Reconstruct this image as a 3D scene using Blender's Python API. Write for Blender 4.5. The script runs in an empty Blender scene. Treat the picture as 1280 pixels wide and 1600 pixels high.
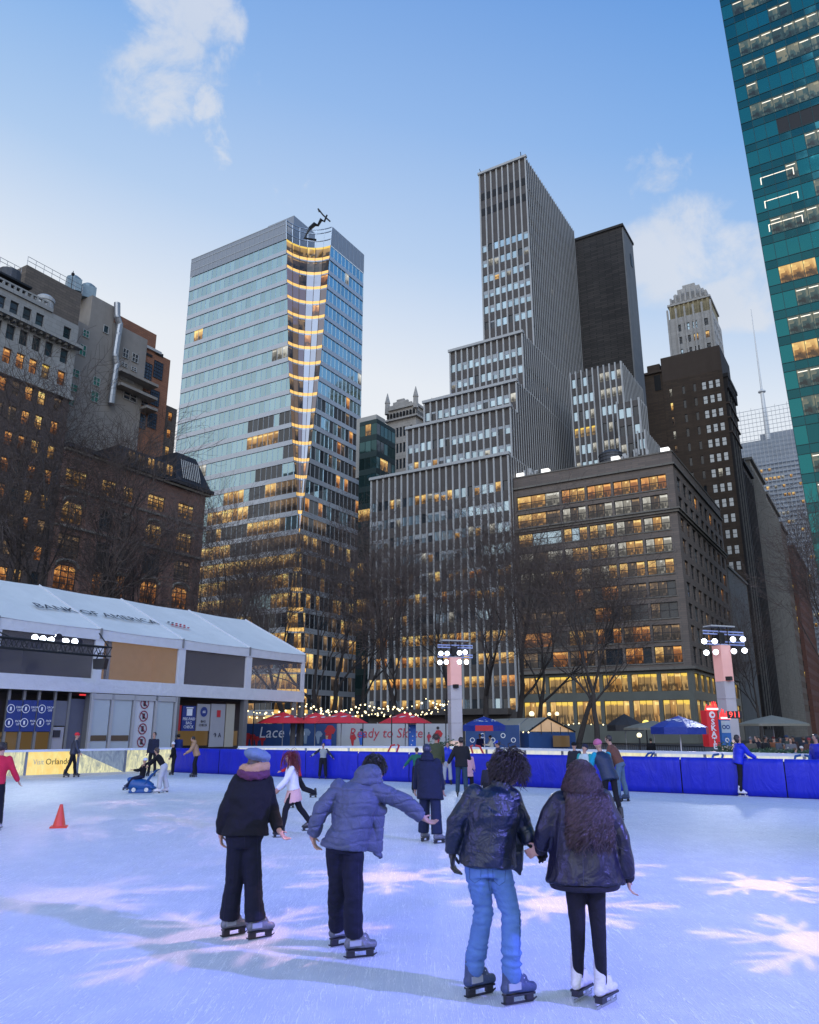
import bpy, bmesh, math, random
import numpy as np
from mathutils import Vector, Matrix, noise
S = bpy.context.scene
COL = S.collection
RAD = math.radians
# ---------------------------------------------------------------- camera
CAMZ = 1.9; PITCH = RAD(15.57); F = 1220.0
cam_d = bpy.data.cameras.new("camera"); cam = bpy.data.objects.new("camera", cam_d); COL.objects.link(cam)
cam.location = (0, 0, CAMZ); cam.rotation_euler = (RAD(90) + PITCH, 0, 0)
cam_d.sensor_fit = 'HORIZONTAL'; cam_d.sensor_width = 36; cam_d.lens = F / 1280 * 36; cam_d.clip_end = 3000; cam_d.clip_start = .1
S.camera = cam
S.view_settings.view_transform = 'Standard'; S.view_settings.look = 'None'; S.view_settings.gamma = 1
S.view_settings.exposure = 0.0
S.cycles.use_denoising = True
S.cycles.max_bounces = 6; S.cycles.diffuse_bounces = 2; S.cycles.glossy_bounces = 3; S.cycles.transparent_max_bounces = 12
S.cycles.sample_clamp_indirect = 4; S.cycles.caustics_reflective = False; S.cycles.caustics_refractive = False

def ray(x, y):
    a = (x - 640) / F; b = (800 - y) / F
    return Vector((a, math.cos(PITCH) - b * math.sin(PITCH), math.sin(PITCH) + b * math.cos(PITCH)))
def P(x, y, Y):                                    # photo position + distance ahead -> point in the place
    r = ray(x, y); return Vector((0, 0, CAMZ)) + r * (Y / r.y)
def G(x, y, z=0.0):                                # photo position on the ground
    r = ray(x, y); return Vector((0, 0, CAMZ)) + r * ((z - CAMZ) / r.z)
UH = Vector((.518, .855, 0)).normalized(); VH = Vector((-UH.y, UH.x, 0))   # street grid of the city
def W(u, v, z=0.0): return UH * u + VH * v + Vector((0, 0, z))

# ---------------------------------------------------------------- world: dusk sky with thin clouds
world = bpy.data.worlds.new("World"); S.world = world; world.use_nodes = True
wn = world.node_tree; wn.nodes.clear()
class NT:
    """tiny helper around a node tree"""
    def __init__(s, t): s.t = t
    def n(s, typ, **kw):
        nd = s.t.nodes.new(typ)
        for k, v in kw.items():
            if k.startswith('i_'):
                key = k[2:]; key = int(key) if key.isdigit() else key.replace('_', ' ')
                s.set(nd.inputs[key], v)
            else: setattr(nd, k, v)
        return nd
    def set(s, sock, v):
        if isinstance(v, bpy.types.NodeSocket): s.t.links.new(v, sock)
        elif isinstance(v, bpy.types.Node): s.t.links.new(v.outputs[0], sock)
        else:
            if hasattr(sock.default_value, '__len__') and not hasattr(v, '__len__'): v = (v,) * len(sock.default_value)
            if hasattr(sock.default_value, '__len__') and len(sock.default_value) == 4 and len(v) == 3: v = (*v, 1)
            sock.default_value = v
    def m(s, op, a, b=None, c=None, clamp=False):
        nd = s.t.nodes.new('ShaderNodeMath'); nd.operation = op; nd.use_clamp = clamp
        s.set(nd.inputs[0], a)
        if b is not None: s.set(nd.inputs[1], b)
        if c is not None: s.set(nd.inputs[2], c)
        return nd.outputs[0]
    def vm(s, op, a, b=None):
        nd = s.t.nodes.new('ShaderNodeVectorMath'); nd.operation = op
        s.set(nd.inputs[0], a)
        if b is not None: s.set(nd.inputs[1], b)
        return nd.outputs['Value'] if op in ('LENGTH', 'DOT_PRODUCT', 'DISTANCE') else nd.outputs[0]
    def mix(s, f, a, b, typ='RGBA', blend='MIX'):
        nd = s.t.nodes.new('ShaderNodeMix'); nd.data_type = typ; nd.blend_type = blend
        i = {'FLOAT': (0, 2, 3), 'RGBA': (0, 6, 7)}[typ]; o = {'FLOAT': 0, 'RGBA': 2}[typ]
        s.set(nd.inputs[i[0]], f); s.set(nd.inputs[i[1]], a); s.set(nd.inputs[i[2]], b); return nd.outputs[o]
    def ramp(s, f, stops, interp='LINEAR'):
        nd = s.t.nodes.new('ShaderNodeValToRGB'); cr = nd.color_ramp; cr.interpolation = interp
        while len(cr.elements) < len(stops): cr.elements.new(.5)
        for e, (p, c) in zip(cr.elements, stops): e.position = p; e.color = (*c, 1) if len(c) == 3 else c
        s.set(nd.inputs[0], f); return nd.outputs[0]
    def noise(s, vec, scale, detail=4, rough=.55, dist=0):
        nd = s.t.nodes.new('ShaderNodeTexNoise'); nd.inputs['Scale'].default_value = scale
        nd.inputs['Detail'].default_value = detail; nd.inputs['Roughness'].default_value = rough; nd.inputs['Distortion'].default_value = dist
        if vec is not None: s.set(nd.inputs['Vector'], vec)
        return nd.outputs[0]
    def sm(s, x, lo, hi):                          # smoothstep
        nd = s.t.nodes.new('ShaderNodeMapRange'); nd.interpolation_type = 'SMOOTHSTEP'
        s.set(nd.inputs[0], x); nd.inputs[1].default_value = lo; nd.inputs[2].default_value = hi; return nd.outputs[0]

SUN_EL = RAD(3.0); SUN_AZ = RAD(-12)               # just-set sun, ahead and a little left, behind the towers
w = NT(wn)
sky = w.n('ShaderNodeTexSky', sky_type='NISHITA', sun_disc=False, sun_elevation=SUN_EL, sun_rotation=SUN_AZ,
          altitude=0, air_density=1.0, dust_density=1.2, ozone_density=3.0)
dirv = w.vm('NORMALIZE', w.n('ShaderNodeTexCoord').outputs['Generated'])
def cloud(px, py, sx, sy, ang, sc, thr, seed):
    c = ray(px, py).normalized(); right = Vector((0, 0, 1)).cross(-c).normalized(); up = c.cross(right) * -1
    up = right.cross(c)
    if up.z < 0: up = -up
    ca, sa = math.cos(ang), math.sin(ang); ax = right * ca + up * sa; ay = -right * sa + up * ca
    d = w.vm('SUBTRACT', dirv, tuple(c))
    nz = w.noise(w.vm('ADD', dirv, (seed, seed * .7, 0)), 9, 3, .5)
    px_ = w.m('ADD', w.m('DIVIDE', w.vm('DOT_PRODUCT', d, tuple(ax)), sx), w.m('MULTIPLY', w.m('SUBTRACT', nz, .5), 1.2))
    py_ = w.m('DIVIDE', w.vm('DOT_PRODUCT', d, tuple(ay)), sy)
    r2 = w.m('ADD', w.m('MULTIPLY', px_, px_), w.m('MULTIPLY', py_, py_))
    front = w.m('GREATER_THAN', w.vm('DOT_PRODUCT', dirv, tuple(c)), 0)
    fall = w.m('MULTIPLY', w.sm(r2, 1.0, 0.0), front)
    n = w.noise(w.vm('ADD', dirv, (seed * 1.3, 0, seed)), sc, 8, .62, .35)
    return w.m('MULTIPLY', w.sm(w.m('ADD', w.m('MULTIPLY', fall, .36), n), thr - .16, thr + .10), w.sm(fall, 0, .45))
masks = [cloud(275, 75, .105, .105, .5, 13, .83, 3.1), cloud(290, 5, .085, .05, .0, 14, .86, 5.1), cloud(322, 195, .035, .06, .5, 26, .88, 7.3),
         cloud(1005, 285, .075, .045, .5, 15, .86, 1.7), cloud(1105, 405, .15, .10, -.25, 9, .78, 9.2), cloud(1150, 470, .09, .05, -.2, 11, .82, 4.4),
         cloud(455, 300, .05, .03, .3, 30, 1.06, 2.2)]
mk = masks[0]
for q in masks[1:]: mk = w.m('MAXIMUM', mk, q)
zc = w.n('ShaderNodeSeparateXYZ'); w.set(zc.inputs[0], dirv)
# sky colour: the physical sky, warmed by a pale horizon band of thin high haze
grad = w.ramp(w.m('ADD', zc.outputs[2], w.m('MULTIPLY', zc.outputs[0], .16)), [(0, (.98, .95, .92)), (.27, (.98, .98, .99)), (.42, (.79, .87, .97)), (.55, (.345, .575, .92)), (.67, (.145, .405, .87)), (.79, (.060, .29, .78)), (1, (.07, .24, .66))])
skyc = w.mix(.92, w.vm('MULTIPLY', sky, (.12, .12, .12)), grad)
glow = w.m('POWER', w.m('MAXIMUM', w.vm('DOT_PRODUCT', dirv, tuple(Vector((-.12, .95, .24)).normalized())), 0), 5)
skyc = w.mix(w.m('MULTIPLY', glow, .42), skyc, (.88, .88, .90))
cloudc = w.mix(w.noise(dirv, 6, 3), (.60, .66, .76), (.86, .86, .88))
skyc = w.mix(w.m('MULTIPLY', mk, .7), skyc, cloudc)
bg = w.n('ShaderNodeBackground', i_Color=skyc, i_Strength=1.0)
w.set(w.n('ShaderNodeOutputWorld').inputs[0], bg)

# added soft fill sun behind the camera, brightens the facades facing it
sd = bpy.data.lights.new("fill_sun", 'SUN'); sd.energy = 1.25; sd.angle = RAD(50); sd.color = (.80, .88, 1.0)
so = bpy.data.objects.new("fill_sun", sd); COL.objects.link(so); so.rotation_euler = Vector((.02, .9, -.5)).to_track_quat('-Z', 'Y').to_euler()

# ---------------------------------------------------------------- mesh helpers
class MB:
    def __init__(s): s.v = []; s.f = []; s.m = []; s.uv = []; s.mats = []; s.sm = False
    def mi(s, mat):
        if mat not in s.mats: s.mats.append(mat)
        return s.mats.index(mat)
    def face(s, pts, mat, uv=None):
        i = len(s.v); s.v += [tuple(p) for p in pts]; s.f.append(tuple(range(i, i + len(pts)))); s.m.append(s.mi(mat))
        s.uv.append(uv or [(0, 0), (1, 0), (1, 1), (0, 1)][:len(pts)] if len(pts) <= 4 else [(0, 0)] * len(pts))
    def raw(s, verts, faces, mat):
        i = len(s.v); k = s.mi(mat); s.v += [tuple(p) for p in verts]
        for f in faces: s.f.append(tuple(i + a for a in f)); s.m.append(k); s.uv.append([(0, 0)] * len(f))
    def obox(s, O, A, B, C, mat, skip=''):          # box from corner O with edge vectors A, B, C
        O = Vector(O); p = [O, O + A, O + A + B, O + B, O + C, O + A + C, O + A + B + C, O + B + C]
        fs = dict(b=(0, 3, 2, 1), t=(4, 5, 6, 7), f=(0, 1, 5, 4), r=(1, 2, 6, 5), k=(2, 3, 7, 6), l=(3, 0, 4, 7))
        s.raw(p, [f for k, f in fs.items() if k not in skip], mat)
    def box(s, c, sz, mat, rz=0.0, R=None):
        M = R if R is not None else Matrix.Rotation(rz, 3, 'Z')
        A = M @ Vector((sz[0], 0, 0)); B = M @ Vector((0, sz[1], 0)); C = M @ Vector((0, 0, sz[2]))
        s.obox(Vector(c) - (A + B + C) / 2, A, B, C, mat)
    def uvbox(s, u0, u1, v0, v1, z0, z1, mat, skip=''):
        s.obox(W(u0, v0, z0), UH * (u1 - u0), VH * (v1 - v0), Vector((0, 0, z1 - z0)), mat, skip)
    def tube(s, pts, rad, mat, n=8, cap=True):
        pts = [Vector(p) for p in pts]; L = len(pts)
        if not hasattr(rad, '__len__'): rad = [rad] * L
        ring = []; prev = None
        for i in range(L):
            t = (pts[min(i + 1, L - 1)] - pts[max(i - 1, 0)]).normalized()
            if prev is None: a = t.orthogonal().normalized()
            else:
                a = prev - t * prev.dot(t); a = a.normalized() if a.length > 1e-6 else t.orthogonal().normalized()
            b = t.cross(a); prev = a
            ring.append([pts[i] + (a * math.cos(2 * math.pi * k / n) + b * math.sin(2 * math.pi * k / n)) * rad[i] for k in range(n)])
        vs = [p for r in ring for p in r]; fs = []
        for i in range(L - 1):
            for k in range(n): fs.append((i * n + k, i * n + (k + 1) % n, (i + 1) * n + (k + 1) % n, (i + 1) * n + k))
        if cap: fs.append(tuple(range(n))[::-1]); fs.append(tuple((L - 1) * n + k for k in range(n)))
        s.raw(vs, fs, mat)
    def cyl(s, p, r, h, mat, n=12, r2=None): s.tube([p, Vector(p) + Vector((0, 0, h))], [r, r if r2 is None else r2], mat, n)
    def ball(s, c, r, mat, n=10, m=6):
        c = Vector(c); r = (r, r, r) if not hasattr(r, '__len__') else r
        vs = [c + Vector((0, 0, r[2]))]
        for i in range(1, m):
            th = math.pi * i / m
            for k in range(n): vs.append(c + Vector((r[0] * math.sin(th) * math.cos(2 * math.pi * k / n), r[1] * math.sin(th) * math.sin(2 * math.pi * k / n), r[2] * math.cos(th))))
        vs.append(c - Vector((0, 0, r[2]))); fs = []
        for k in range(n): fs.append((0, 1 + k, 1 + (k + 1) % n)); fs.append((len(vs) - 1, 1 + (m - 2) * n + (k + 1) % n, 1 + (m - 2) * n + k))
        for i in range(m - 2):
            for k in range(n): fs.append((1 + i * n + k, 1 + (i + 1) * n + k, 1 + (i + 1) * n + (k + 1) % n, 1 + i * n + (k + 1) % n))
        s.raw(vs, fs, mat)
    def lathe(s, c, prof, mat, n=16):
        c = Vector(c); vs = []; fs = []
        for r, z in prof:
            for k in range(n): vs.append(c + Vector((r * math.cos(2 * math.pi * k / n), r * math.sin(2 * math.pi * k / n), z)))
        for i in range(len(prof) - 1):
            for k in range(n): fs.append((i * n + k, i * n + (k + 1) % n, (i + 1) * n + (k + 1) % n, (i + 1) * n + k))
        s.raw(vs, fs, mat)
    def build(s, name, parent=None, smooth=False):
        o0 = parent_loc(parent) if parent else Vector()
        me = bpy.data.meshes.new(name)
        vv = [(a - o0.x, b - o0.y, c - o0.z) for a, b, c in s.v] if parent else s.v
        me.from_pydata(vv, [], s.f)
        for m_ in s.mats: me.materials.append(m_)
        me.polygons.foreach_set('material_index', s.m)
        uvl = me.uv_layers.new(name='UVMap'); flat = [c for f in s.uv for p in f for c in p]; uvl.data.foreach_set('uv', flat)
        if smooth: me.polygons.foreach_set('use_smooth', [True] * len(s.f))
        me.update()
        o = bpy.data.objects.new(name, me); COL.objects.link(o)
        if parent: o.parent = parent
        return o
def parent_loc(p):
    l = Vector()
    while p: l += p.location; p = p.parent
    return l
def tag(o, label, cat, group=None, kind=None):
    if label: o['label'] = label
    if cat: o['category'] = cat
    if group: o['group'] = group
    if kind: o['kind'] = kind
    return o
def empty(name, loc, label, cat, group=None):
    o = bpy.data.objects.new(name, None); COL.objects.link(o); o.location = loc; o.empty_display_size = .3
    return tag(o, label, cat, group)
def copy_tree(o, parent=None):
    c = o.copy(); COL.objects.link(c); c.parent = parent
    for ch in list(o.children): copy_tree(ch, c)
    return c

# ---------------------------------------------------------------- materials
def newmat(name):
    m = bpy.data.materials.new(name); m.use_nodes = True; t = NT(m.node_tree); b = m.node_tree.nodes['Principled BSDF']; return m, t, b
_mc = {}
def mat(name, col, rough=.7, metal=0.0, var=.15, scale=3.0, bump=0.0, bscale=40, spec=.5, emit=None, estr=0):
    if name in _mc: return _mc[name]
    m, t, b = newmat(name)
    if var:
        oc = t.n('ShaderNodeTexCoord').outputs['Object']
        n = t.noise(oc, scale, 6, .6)
        t.set(b.inputs['Base Color'], t.mix(n, tuple(c * (1 - var * 1.6) for c in col), tuple(min(1, c * (1 + var * 1.6)) for c in col)))
    else: t.set(b.inputs['Base Color'], col)
    b.inputs['Roughness'].default_value = rough; b.inputs['Metallic'].default_value = metal; b.inputs['Specular IOR Level'].default_value = spec
    if bump:
        oc = t.n('ShaderNodeTexCoord').outputs['Object']
        bp = t.n('ShaderNodeBump', i_Strength=bump, i_Height=t.noise(oc, bscale, 4)); bp.inputs['Distance'].default_value = .05
        t.set(b.inputs['Normal'], bp.outputs[0])
    if emit: t.set(b.inputs['Emission Color'], emit); b.inputs['Emission Strength'].default_value = estr
    _mc[name] = m; return m
def brick(name, c1, c2, mortar, sc=1.0, rough=.85, weather=.3):
    m, t, b = newmat(name); ge = t.n('ShaderNodeNewGeometry')
    sp = t.n('ShaderNodeSeparateXYZ'); t.set(sp.inputs[0], ge.outputs['Position'])
    along = t.m('ADD', sp.outputs[0], t.m('MULTIPLY', sp.outputs[1], .73))
    cv = t.n('ShaderNodeCombineXYZ'); t.set(cv.inputs[0], along); t.set(cv.inputs[1], sp.outputs[2])
    bt = t.n('ShaderNodeTexBrick', i_Scale=sc); t.set(bt.inputs['Vector'], cv)
    t.set(bt.inputs['Color1'], c1); t.set(bt.inputs['Color2'], c2); t.set(bt.inputs['Mortar'], mortar)
    bt.inputs['Brick Width'].default_value = .5; bt.inputs['Row Height'].default_value = .16; bt.inputs['Mortar Size'].default_value = .014
    st = t.noise(t.vm('MULTIPLY', ge.outputs['Position'], (.25, .25, .05)), 1.0, 6, .6)
    n2 = t.noise(ge.outputs['Position'], .35, 8, .65)
    f = t.m('ADD', 1 - weather, t.m('MULTIPLY', t.m('ADD', st, n2), weather))
    t.set(b.inputs['Base Color'], t.vm('MULTIPLY', bt.outputs[0], t.n('ShaderNodeCombineXYZ', i_0=f, i_1=f, i_2=f)))
    b.inputs['Roughness'].default_value = rough; return m
def stone(name, c, weather=.35, joints=True, rough=.85, sw=1.6, sh=.7):
    m, t, b = newmat(name); ge = t.n('ShaderNodeNewGeometry')
    st = t.noise(t.vm('MULTIPLY', ge.outputs['Position'], (.5, .5, .06)), 1.0, 6, .65); n2 = t.noise(ge.outputs['Position'], .6, 8, .65)
    f = t.m('ADD', 1 - weather, t.m('MULTIPLY', t.m('ADD', st, n2), weather))
    if joints:
        sp = t.n('ShaderNodeSeparateXYZ'); t.set(sp.inputs[0], ge.outputs['Position'])
        cv = t.n('ShaderNodeCombineXYZ'); t.set(cv.inputs[0], t.m('ADD', sp.outputs[0], t.m('MULTIPLY', sp.outputs[1], .73))); t.set(cv.inputs[1], sp.outputs[2])
        bt = t.n('ShaderNodeTexBrick', i_Scale=1.0); t.set(bt.inputs['Vector'], cv)
        t.set(bt.inputs['Color1'], (1, 1, 1)); t.set(bt.inputs['Color2'], (.86, .86, .86)); t.set(bt.inputs['Mortar'], (.6, .6, .6))
        bt.inputs['Brick Width'].default_value = sw; bt.inputs['Row Height'].default_value = sh; bt.inputs['Mortar Size'].default_value = .02
        f = t.vm('MULTIPLY', bt.outputs[0], t.n('ShaderNodeCombineXYZ', i_0=f, i_1=f, i_2=f))
    else: f = t.n('ShaderNodeCombineXYZ', i_0=f, i_1=f, i_2=f).outputs[0]
    t.set(b.inputs['Base Color'], t.vm('MULTIPLY', f, c)); b.inputs['Roughness'].default_value = rough; return m
def glass(name, base, metal=.0, rough=.06, vary=.35, tilt=.015, spec=.9):
    """window glass seen from outside; every pane sits at its own tiny angle and tint"""
    m, t, b = newmat(name); ge = t.n('ShaderNodeNewGeometry'); ri = ge.outputs['Random Per Island']
    k = t.m('ADD', 1 - vary / 2, t.m('MULTIPLY', ri, vary))
    t.set(b.inputs['Base Color'], t.vm('MULTIPLY', base, t.n('ShaderNodeCombineXYZ', i_0=k, i_1=k, i_2=k)))
    b.inputs['Metallic'].default_value = metal; b.inputs['Roughness'].default_value = rough; b.inputs['Specular IOR Level'].default_value = spec
    wnz = t.n('ShaderNodeTexWhiteNoise', noise_dimensions='1D'); t.set(wnz.inputs['W'], t.m('MULTIPLY', ri, 971.3))
    off = t.vm('MULTIPLY', t.vm('SUBTRACT', wnz.outputs['Color'], (.5, .5, .5)), (tilt, tilt, tilt))
    wob = t.n('ShaderNodeTexNoise'); wob.inputs['Scale'].default_value = .5; t.set(wob.inputs['Vector'], ge.outputs['Position'])
    off = t.vm('ADD', off, t.vm('MULTIPLY', t.vm('SUBTRACT', wob.outputs['Color'], (.5, .5, .5)), (tilt, tilt, tilt)))
    t.set(b.inputs['Normal'], t.vm('NORMALIZE', t.vm('ADD', ge.outputs['Normal'], off)))
    return m
def lit(name, lo, hi, strength=1.0, ceil=.5, sc=2.2, room=False):
    """a lit room seen through its window: ceiling lights, wall, furniture-dark lower part; every pane its own"""
    m, t, b = newmat(name); ge = t.n('ShaderNodeNewGeometry'); ri = ge.outputs['Random Per Island']
    uv = t.n('ShaderNodeTexCoord').outputs['UV']; sp = t.n('ShaderNodeSeparateXYZ'); t.set(sp.inputs[0], uv); V_ = sp.outputs[1]
    off = t.n('ShaderNodeCombineXYZ', i_0=t.m('MULTIPLY', ri, 57.0), i_1=t.m('MULTIPLY', ri, 31.0))
    def blocks(sx, sy, ch):
        vo = t.n('ShaderNodeTexVoronoi', distance='CHEBYCHEV'); vo.inputs['Scale'].default_value = 1; vo.inputs['Randomness'].default_value = .8
        t.set(vo.inputs['Vector'], t.vm('ADD', t.vm('MULTIPLY', uv, (sx, sy, 1)), off)); q = t.n('ShaderNodeSeparateColor'); t.set(q.inputs[0], vo.outputs['Color']); return q.outputs[ch]
    a = blocks(sc, sc * .6, 0); c_ = blocks(sc * 1.8, sc * 2.2, 1)
    low = t.m('MULTIPLY', t.sm(V_, .50, .30), t.m('GREATER_THAN', c_, .42))
    strip = t.m('MULTIPLY', t.m('MULTIPLY', t.m('GREATER_THAN', V_, .80), t.m('LESS_THAN', V_, .92)), t.m('GREATER_THAN', blocks(2.2, .3, 2), .45))
    f = t.m('ADD', t.m('ADD', .30, t.m('MULTIPLY', a, .26)), t.m('MULTIPLY', t.m('SUBTRACT', ri, .5), .34))
    f = t.m('ADD', f, t.m('MULTIPLY', t.m('SUBTRACT', t.sm(V_, .1, 1.0), .5), ceil * .6)); f = t.m('SUBTRACT', f, t.m('MULTIPLY', low, .26)); f = t.m('ADD', f, t.m('MULTIPLY', strip, .30))
    if room: f = t.m('MAXIMUM', t.m('MULTIPLY', t.sm(V_, .74, .90), .84), t.m('SUBTRACT', f, .08))
    c = t.ramp(f, [(.08, tuple(v * .15 for v in lo)), (.42, lo), (.74, hi), (1.0, tuple(min(1, v * 1.3) for v in hi))])
    t.set(b.inputs['Base Color'], (.02, .02, .02)); b.inputs['Roughness'].default_value = .12
    t.set(b.inputs['Emission Color'], c); b.inputs['Emission Strength'].default_value = strength; return m
# ---------------------------------------------------------------- windows and facades
rnd = random.Random(7)
M = {}
M['glass_dark'] = glass('dark_window_glass', (.030, .040, .052), 0, .08, .8, .02, .8)
M['glass_blue'] = glass('sky_reflecting_glass', (.52, .68, .78), .8, .08, .35, .03)
M['glass_curtain'] = glass('curtain_wall_glass', (.34, .50, .56), .85, .04, .22, .012)
M['glass_notch'] = glass('glowing_bowed_glass', (.16, .21, .27), .7, .06, .3, .03); _b = M['glass_notch'].node_tree.nodes['Principled BSDF']; _b.inputs['Emission Color'].default_value = (1, .55, .2, 1); _b.inputs['Emission Strength'].default_value = .13  # warm light of the rooms behind is put into the glass as glow
M['glass_teal'] = glass('teal_glass', (.018, .185, .195), .80, .05, .35, .03)
M['glass_tealdk'] = glass('deep_teal_glass', (.010, .105, .120), .75, .08, .35, .03)
M['glass_navy'] = glass('dark_green_glass', (.04, .10, .11), .75, .06, .5, .03)
M['warm'] = lit('lit_warm', (.42, .21, .055), (1.0, .66, .22), 1.05)
M['amber'] = lit('lit_amber', (.34, .12, .03), (.95, .45, .12), 1.0)
M['gold'] = lit('lit_gold', (.46, .28, .10), (1.0, .62, .10), 1.0, ceil=.3, sc=1.6, room=True)
M['pale'] = lit('lit_pale', (.32, .30, .25), (.84, .82, .72), .78, ceil=.4)
M['dim'] = lit('lit_dim', (.07, .05, .04), (.42, .26, .12), .8, ceil=.2)
M['sash'] = mat('dark_window_frame', (.03, .03, .035), .5, var=0)
M['sash_pale'] = mat('pale_window_frame', (.45, .45, .44), .6, var=0)
M['alu'] = mat('aluminium', (.45, .50, .56), .35, .6, var=.05)
M['blind'] = mat('window_blind', (.42, .46, .50), .6, var=.05)
M['steel'] = mat('steel', (.30, .31, .33), .4, .7, var=.1)
M['black'] = mat('black_metal', (.018, .018, .02), .5, .3, var=0)
M['roof'] = mat('roofing', (.07, .07, .075), .9)

def grid_wall(mb, wm, O, A, Wd, z0, z1, cols, rows, d=.25, solid=None):
    """wall of length Wd with real window recesses; returns the panes"""
    N = A.cross(Vector((0, 0, 1))); Z = Vector((0, 0, 1)); O = Vector((O.x, O.y, 0)); out = []
    pt = lambda a, z, dd=0: O + A * a + Z * z - N * dd
    zz = z0
    for j, (r0, r1) in enumerate(rows):
        if r0 > zz: mb.face([pt(0, zz), pt(Wd, zz), pt(Wd, r0), pt(0, r0)], wm)
        aa = 0
        for i, (c0, c1) in enumerate(cols):
            if solid and solid(i, j): continue
            mb.face([pt(aa, r0), pt(c0, r0), pt(c0, r1), pt(aa, r1)], wm); aa = c1
            mb.face([pt(c0, r0), pt(c0, r0, d), pt(c0, r1, d), pt(c0, r1)], wm); mb.face([pt(c1, r0, d), pt(c1, r0), pt(c1, r1), pt(c1, r1, d)], wm)
            mb.face([pt(c0, r0), pt(c1, r0), pt(c1, r0, d), pt(c0, r0, d)], wm); mb.face([pt(c0, r1, d), pt(c1, r1, d), pt(c1, r1), pt(c0, r1)], wm)
            out.append(dict(o=pt(c0, r0, d), A=A, N=N, w=c1 - c0, h=r1 - r0, i=i, j=j))
        mb.face([pt(aa, r0), pt(Wd, r0), pt(Wd, r1), pt(aa, r1)], wm); zz = r1
    if zz < z1: mb.face([pt(0, zz), pt(Wd, zz), pt(Wd, z1), pt(0, z1)], wm)
    return out
def pane_into(mb, p, g, fr, nx=1, ny=1, fw=.07, proud=.06):
    Z = Vector((0, 0, 1)); o, A, N, w, h = p['o'], p['A'], p['N'], p['w'], p['h']
    for a in range(nx):
        gg = g[a % len(g)] if isinstance(g, (list, tuple)) else g
        mb.face([o + A * (w * a / nx), o + A * (w * (a + 1) / nx), o + A * (w * (a + 1) / nx) + Z * h, o + A * (w * a / nx) + Z * h], gg)
    if p.get('blind') and rnd.random() < .45:
        bh = h * rnd.uniform(.15, .55); q = o + N * .025 + Z * (h - bh)
        mb.face([q, q + A * w, q + A * w + Z * bh, q + Z * bh], M['blind'])
    if fr:
        def bar(a0, a1, b0, b1): mb.obox(o + A * a0 + Z * b0 + N * (proud + .003), A * (a1 - a0), Z * (b1 - b0), -N * proud, fr, 'k')
        bar(0, w, 0, fw); bar(0, w, h - fw, h); 
        for k in range(nx + 1):
            x = min(max(w * k / nx - fw / 2, 0), w - fw); bar(x, x + fw, fw, h - fw)
        for k in range(1, ny): bar(fw, w - fw, h * k / ny - fw / 2, h * k / ny + fw / 2)
def put_windows(root, items, name='window', limit=100, far=0):
    """items: (pane, glass, frame, nx, ny, fw). The largest become parts of their own, the rest one part."""
    items = sorted(items, key=lambda t: -(t[0]['w'] * t[0]['h']) / max(1, (t[0]['o'] - Vector((0, 0, 1.9))).length) ** 2)
    for t in items[:limit]:
        mb = MB(); pane_into(mb, *t); mb.build(name, root)
    if items[limit:]:
        mb = MB()
        for t in items[limit:]: pane_into(mb, *t)
        o = mb.build(name + 's', root); o['kind'] = 'stuff'
def even(n, Wd, m0, frac, m1=None):                   # n windows over the width with end margins
    m1 = m0 if m1 is None else m1; p = (Wd - m0 - m1) / n
    return [(m0 + p * k + p * (1 - frac) / 2, m0 + p * k + p * (1 + frac) / 2) for k in range(n)]
def floors(z0, n, h, sill, wh): return [(z0 + h * k + sill, z0 + h * k + sill + wh) for k in range(n)]
FRONT = -VH; SIDE = UH                                 # facade directions, seen from outside left to right
def shell(mb, wm, u0, u1, v0, v1, z1, z0=0, skip='fl', roof=None):
    """plain walls on the faces the facades do not make (f: -v side, l: -u front)"""
    mb.uvbox(u0, u1, v0, v1, z0, z1, wm, skip='t' + skip)
    mb.face([W(u0, v0, z1), W(u1, v0, z1), W(u1, v1, z1), W(u0, v1, z1)], roof or M['roof'])
def cornice(mb, m, u0, u1, v0, v1, z, h, out): mb.uvbox(u0 - out, u1 + out, v0 - out, v1 + out, z, z + h, m)
def bld(name, u, v, label, cat='building', group=None): return empty(name, W(u, v, 0), label, cat, group)
def pick(weights):
    r = rnd.random() * sum(weights.values())
    for k, w_ in weights.items():
        r -= w_
        if r <= 0: return M[k]
    return M[k]

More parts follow.
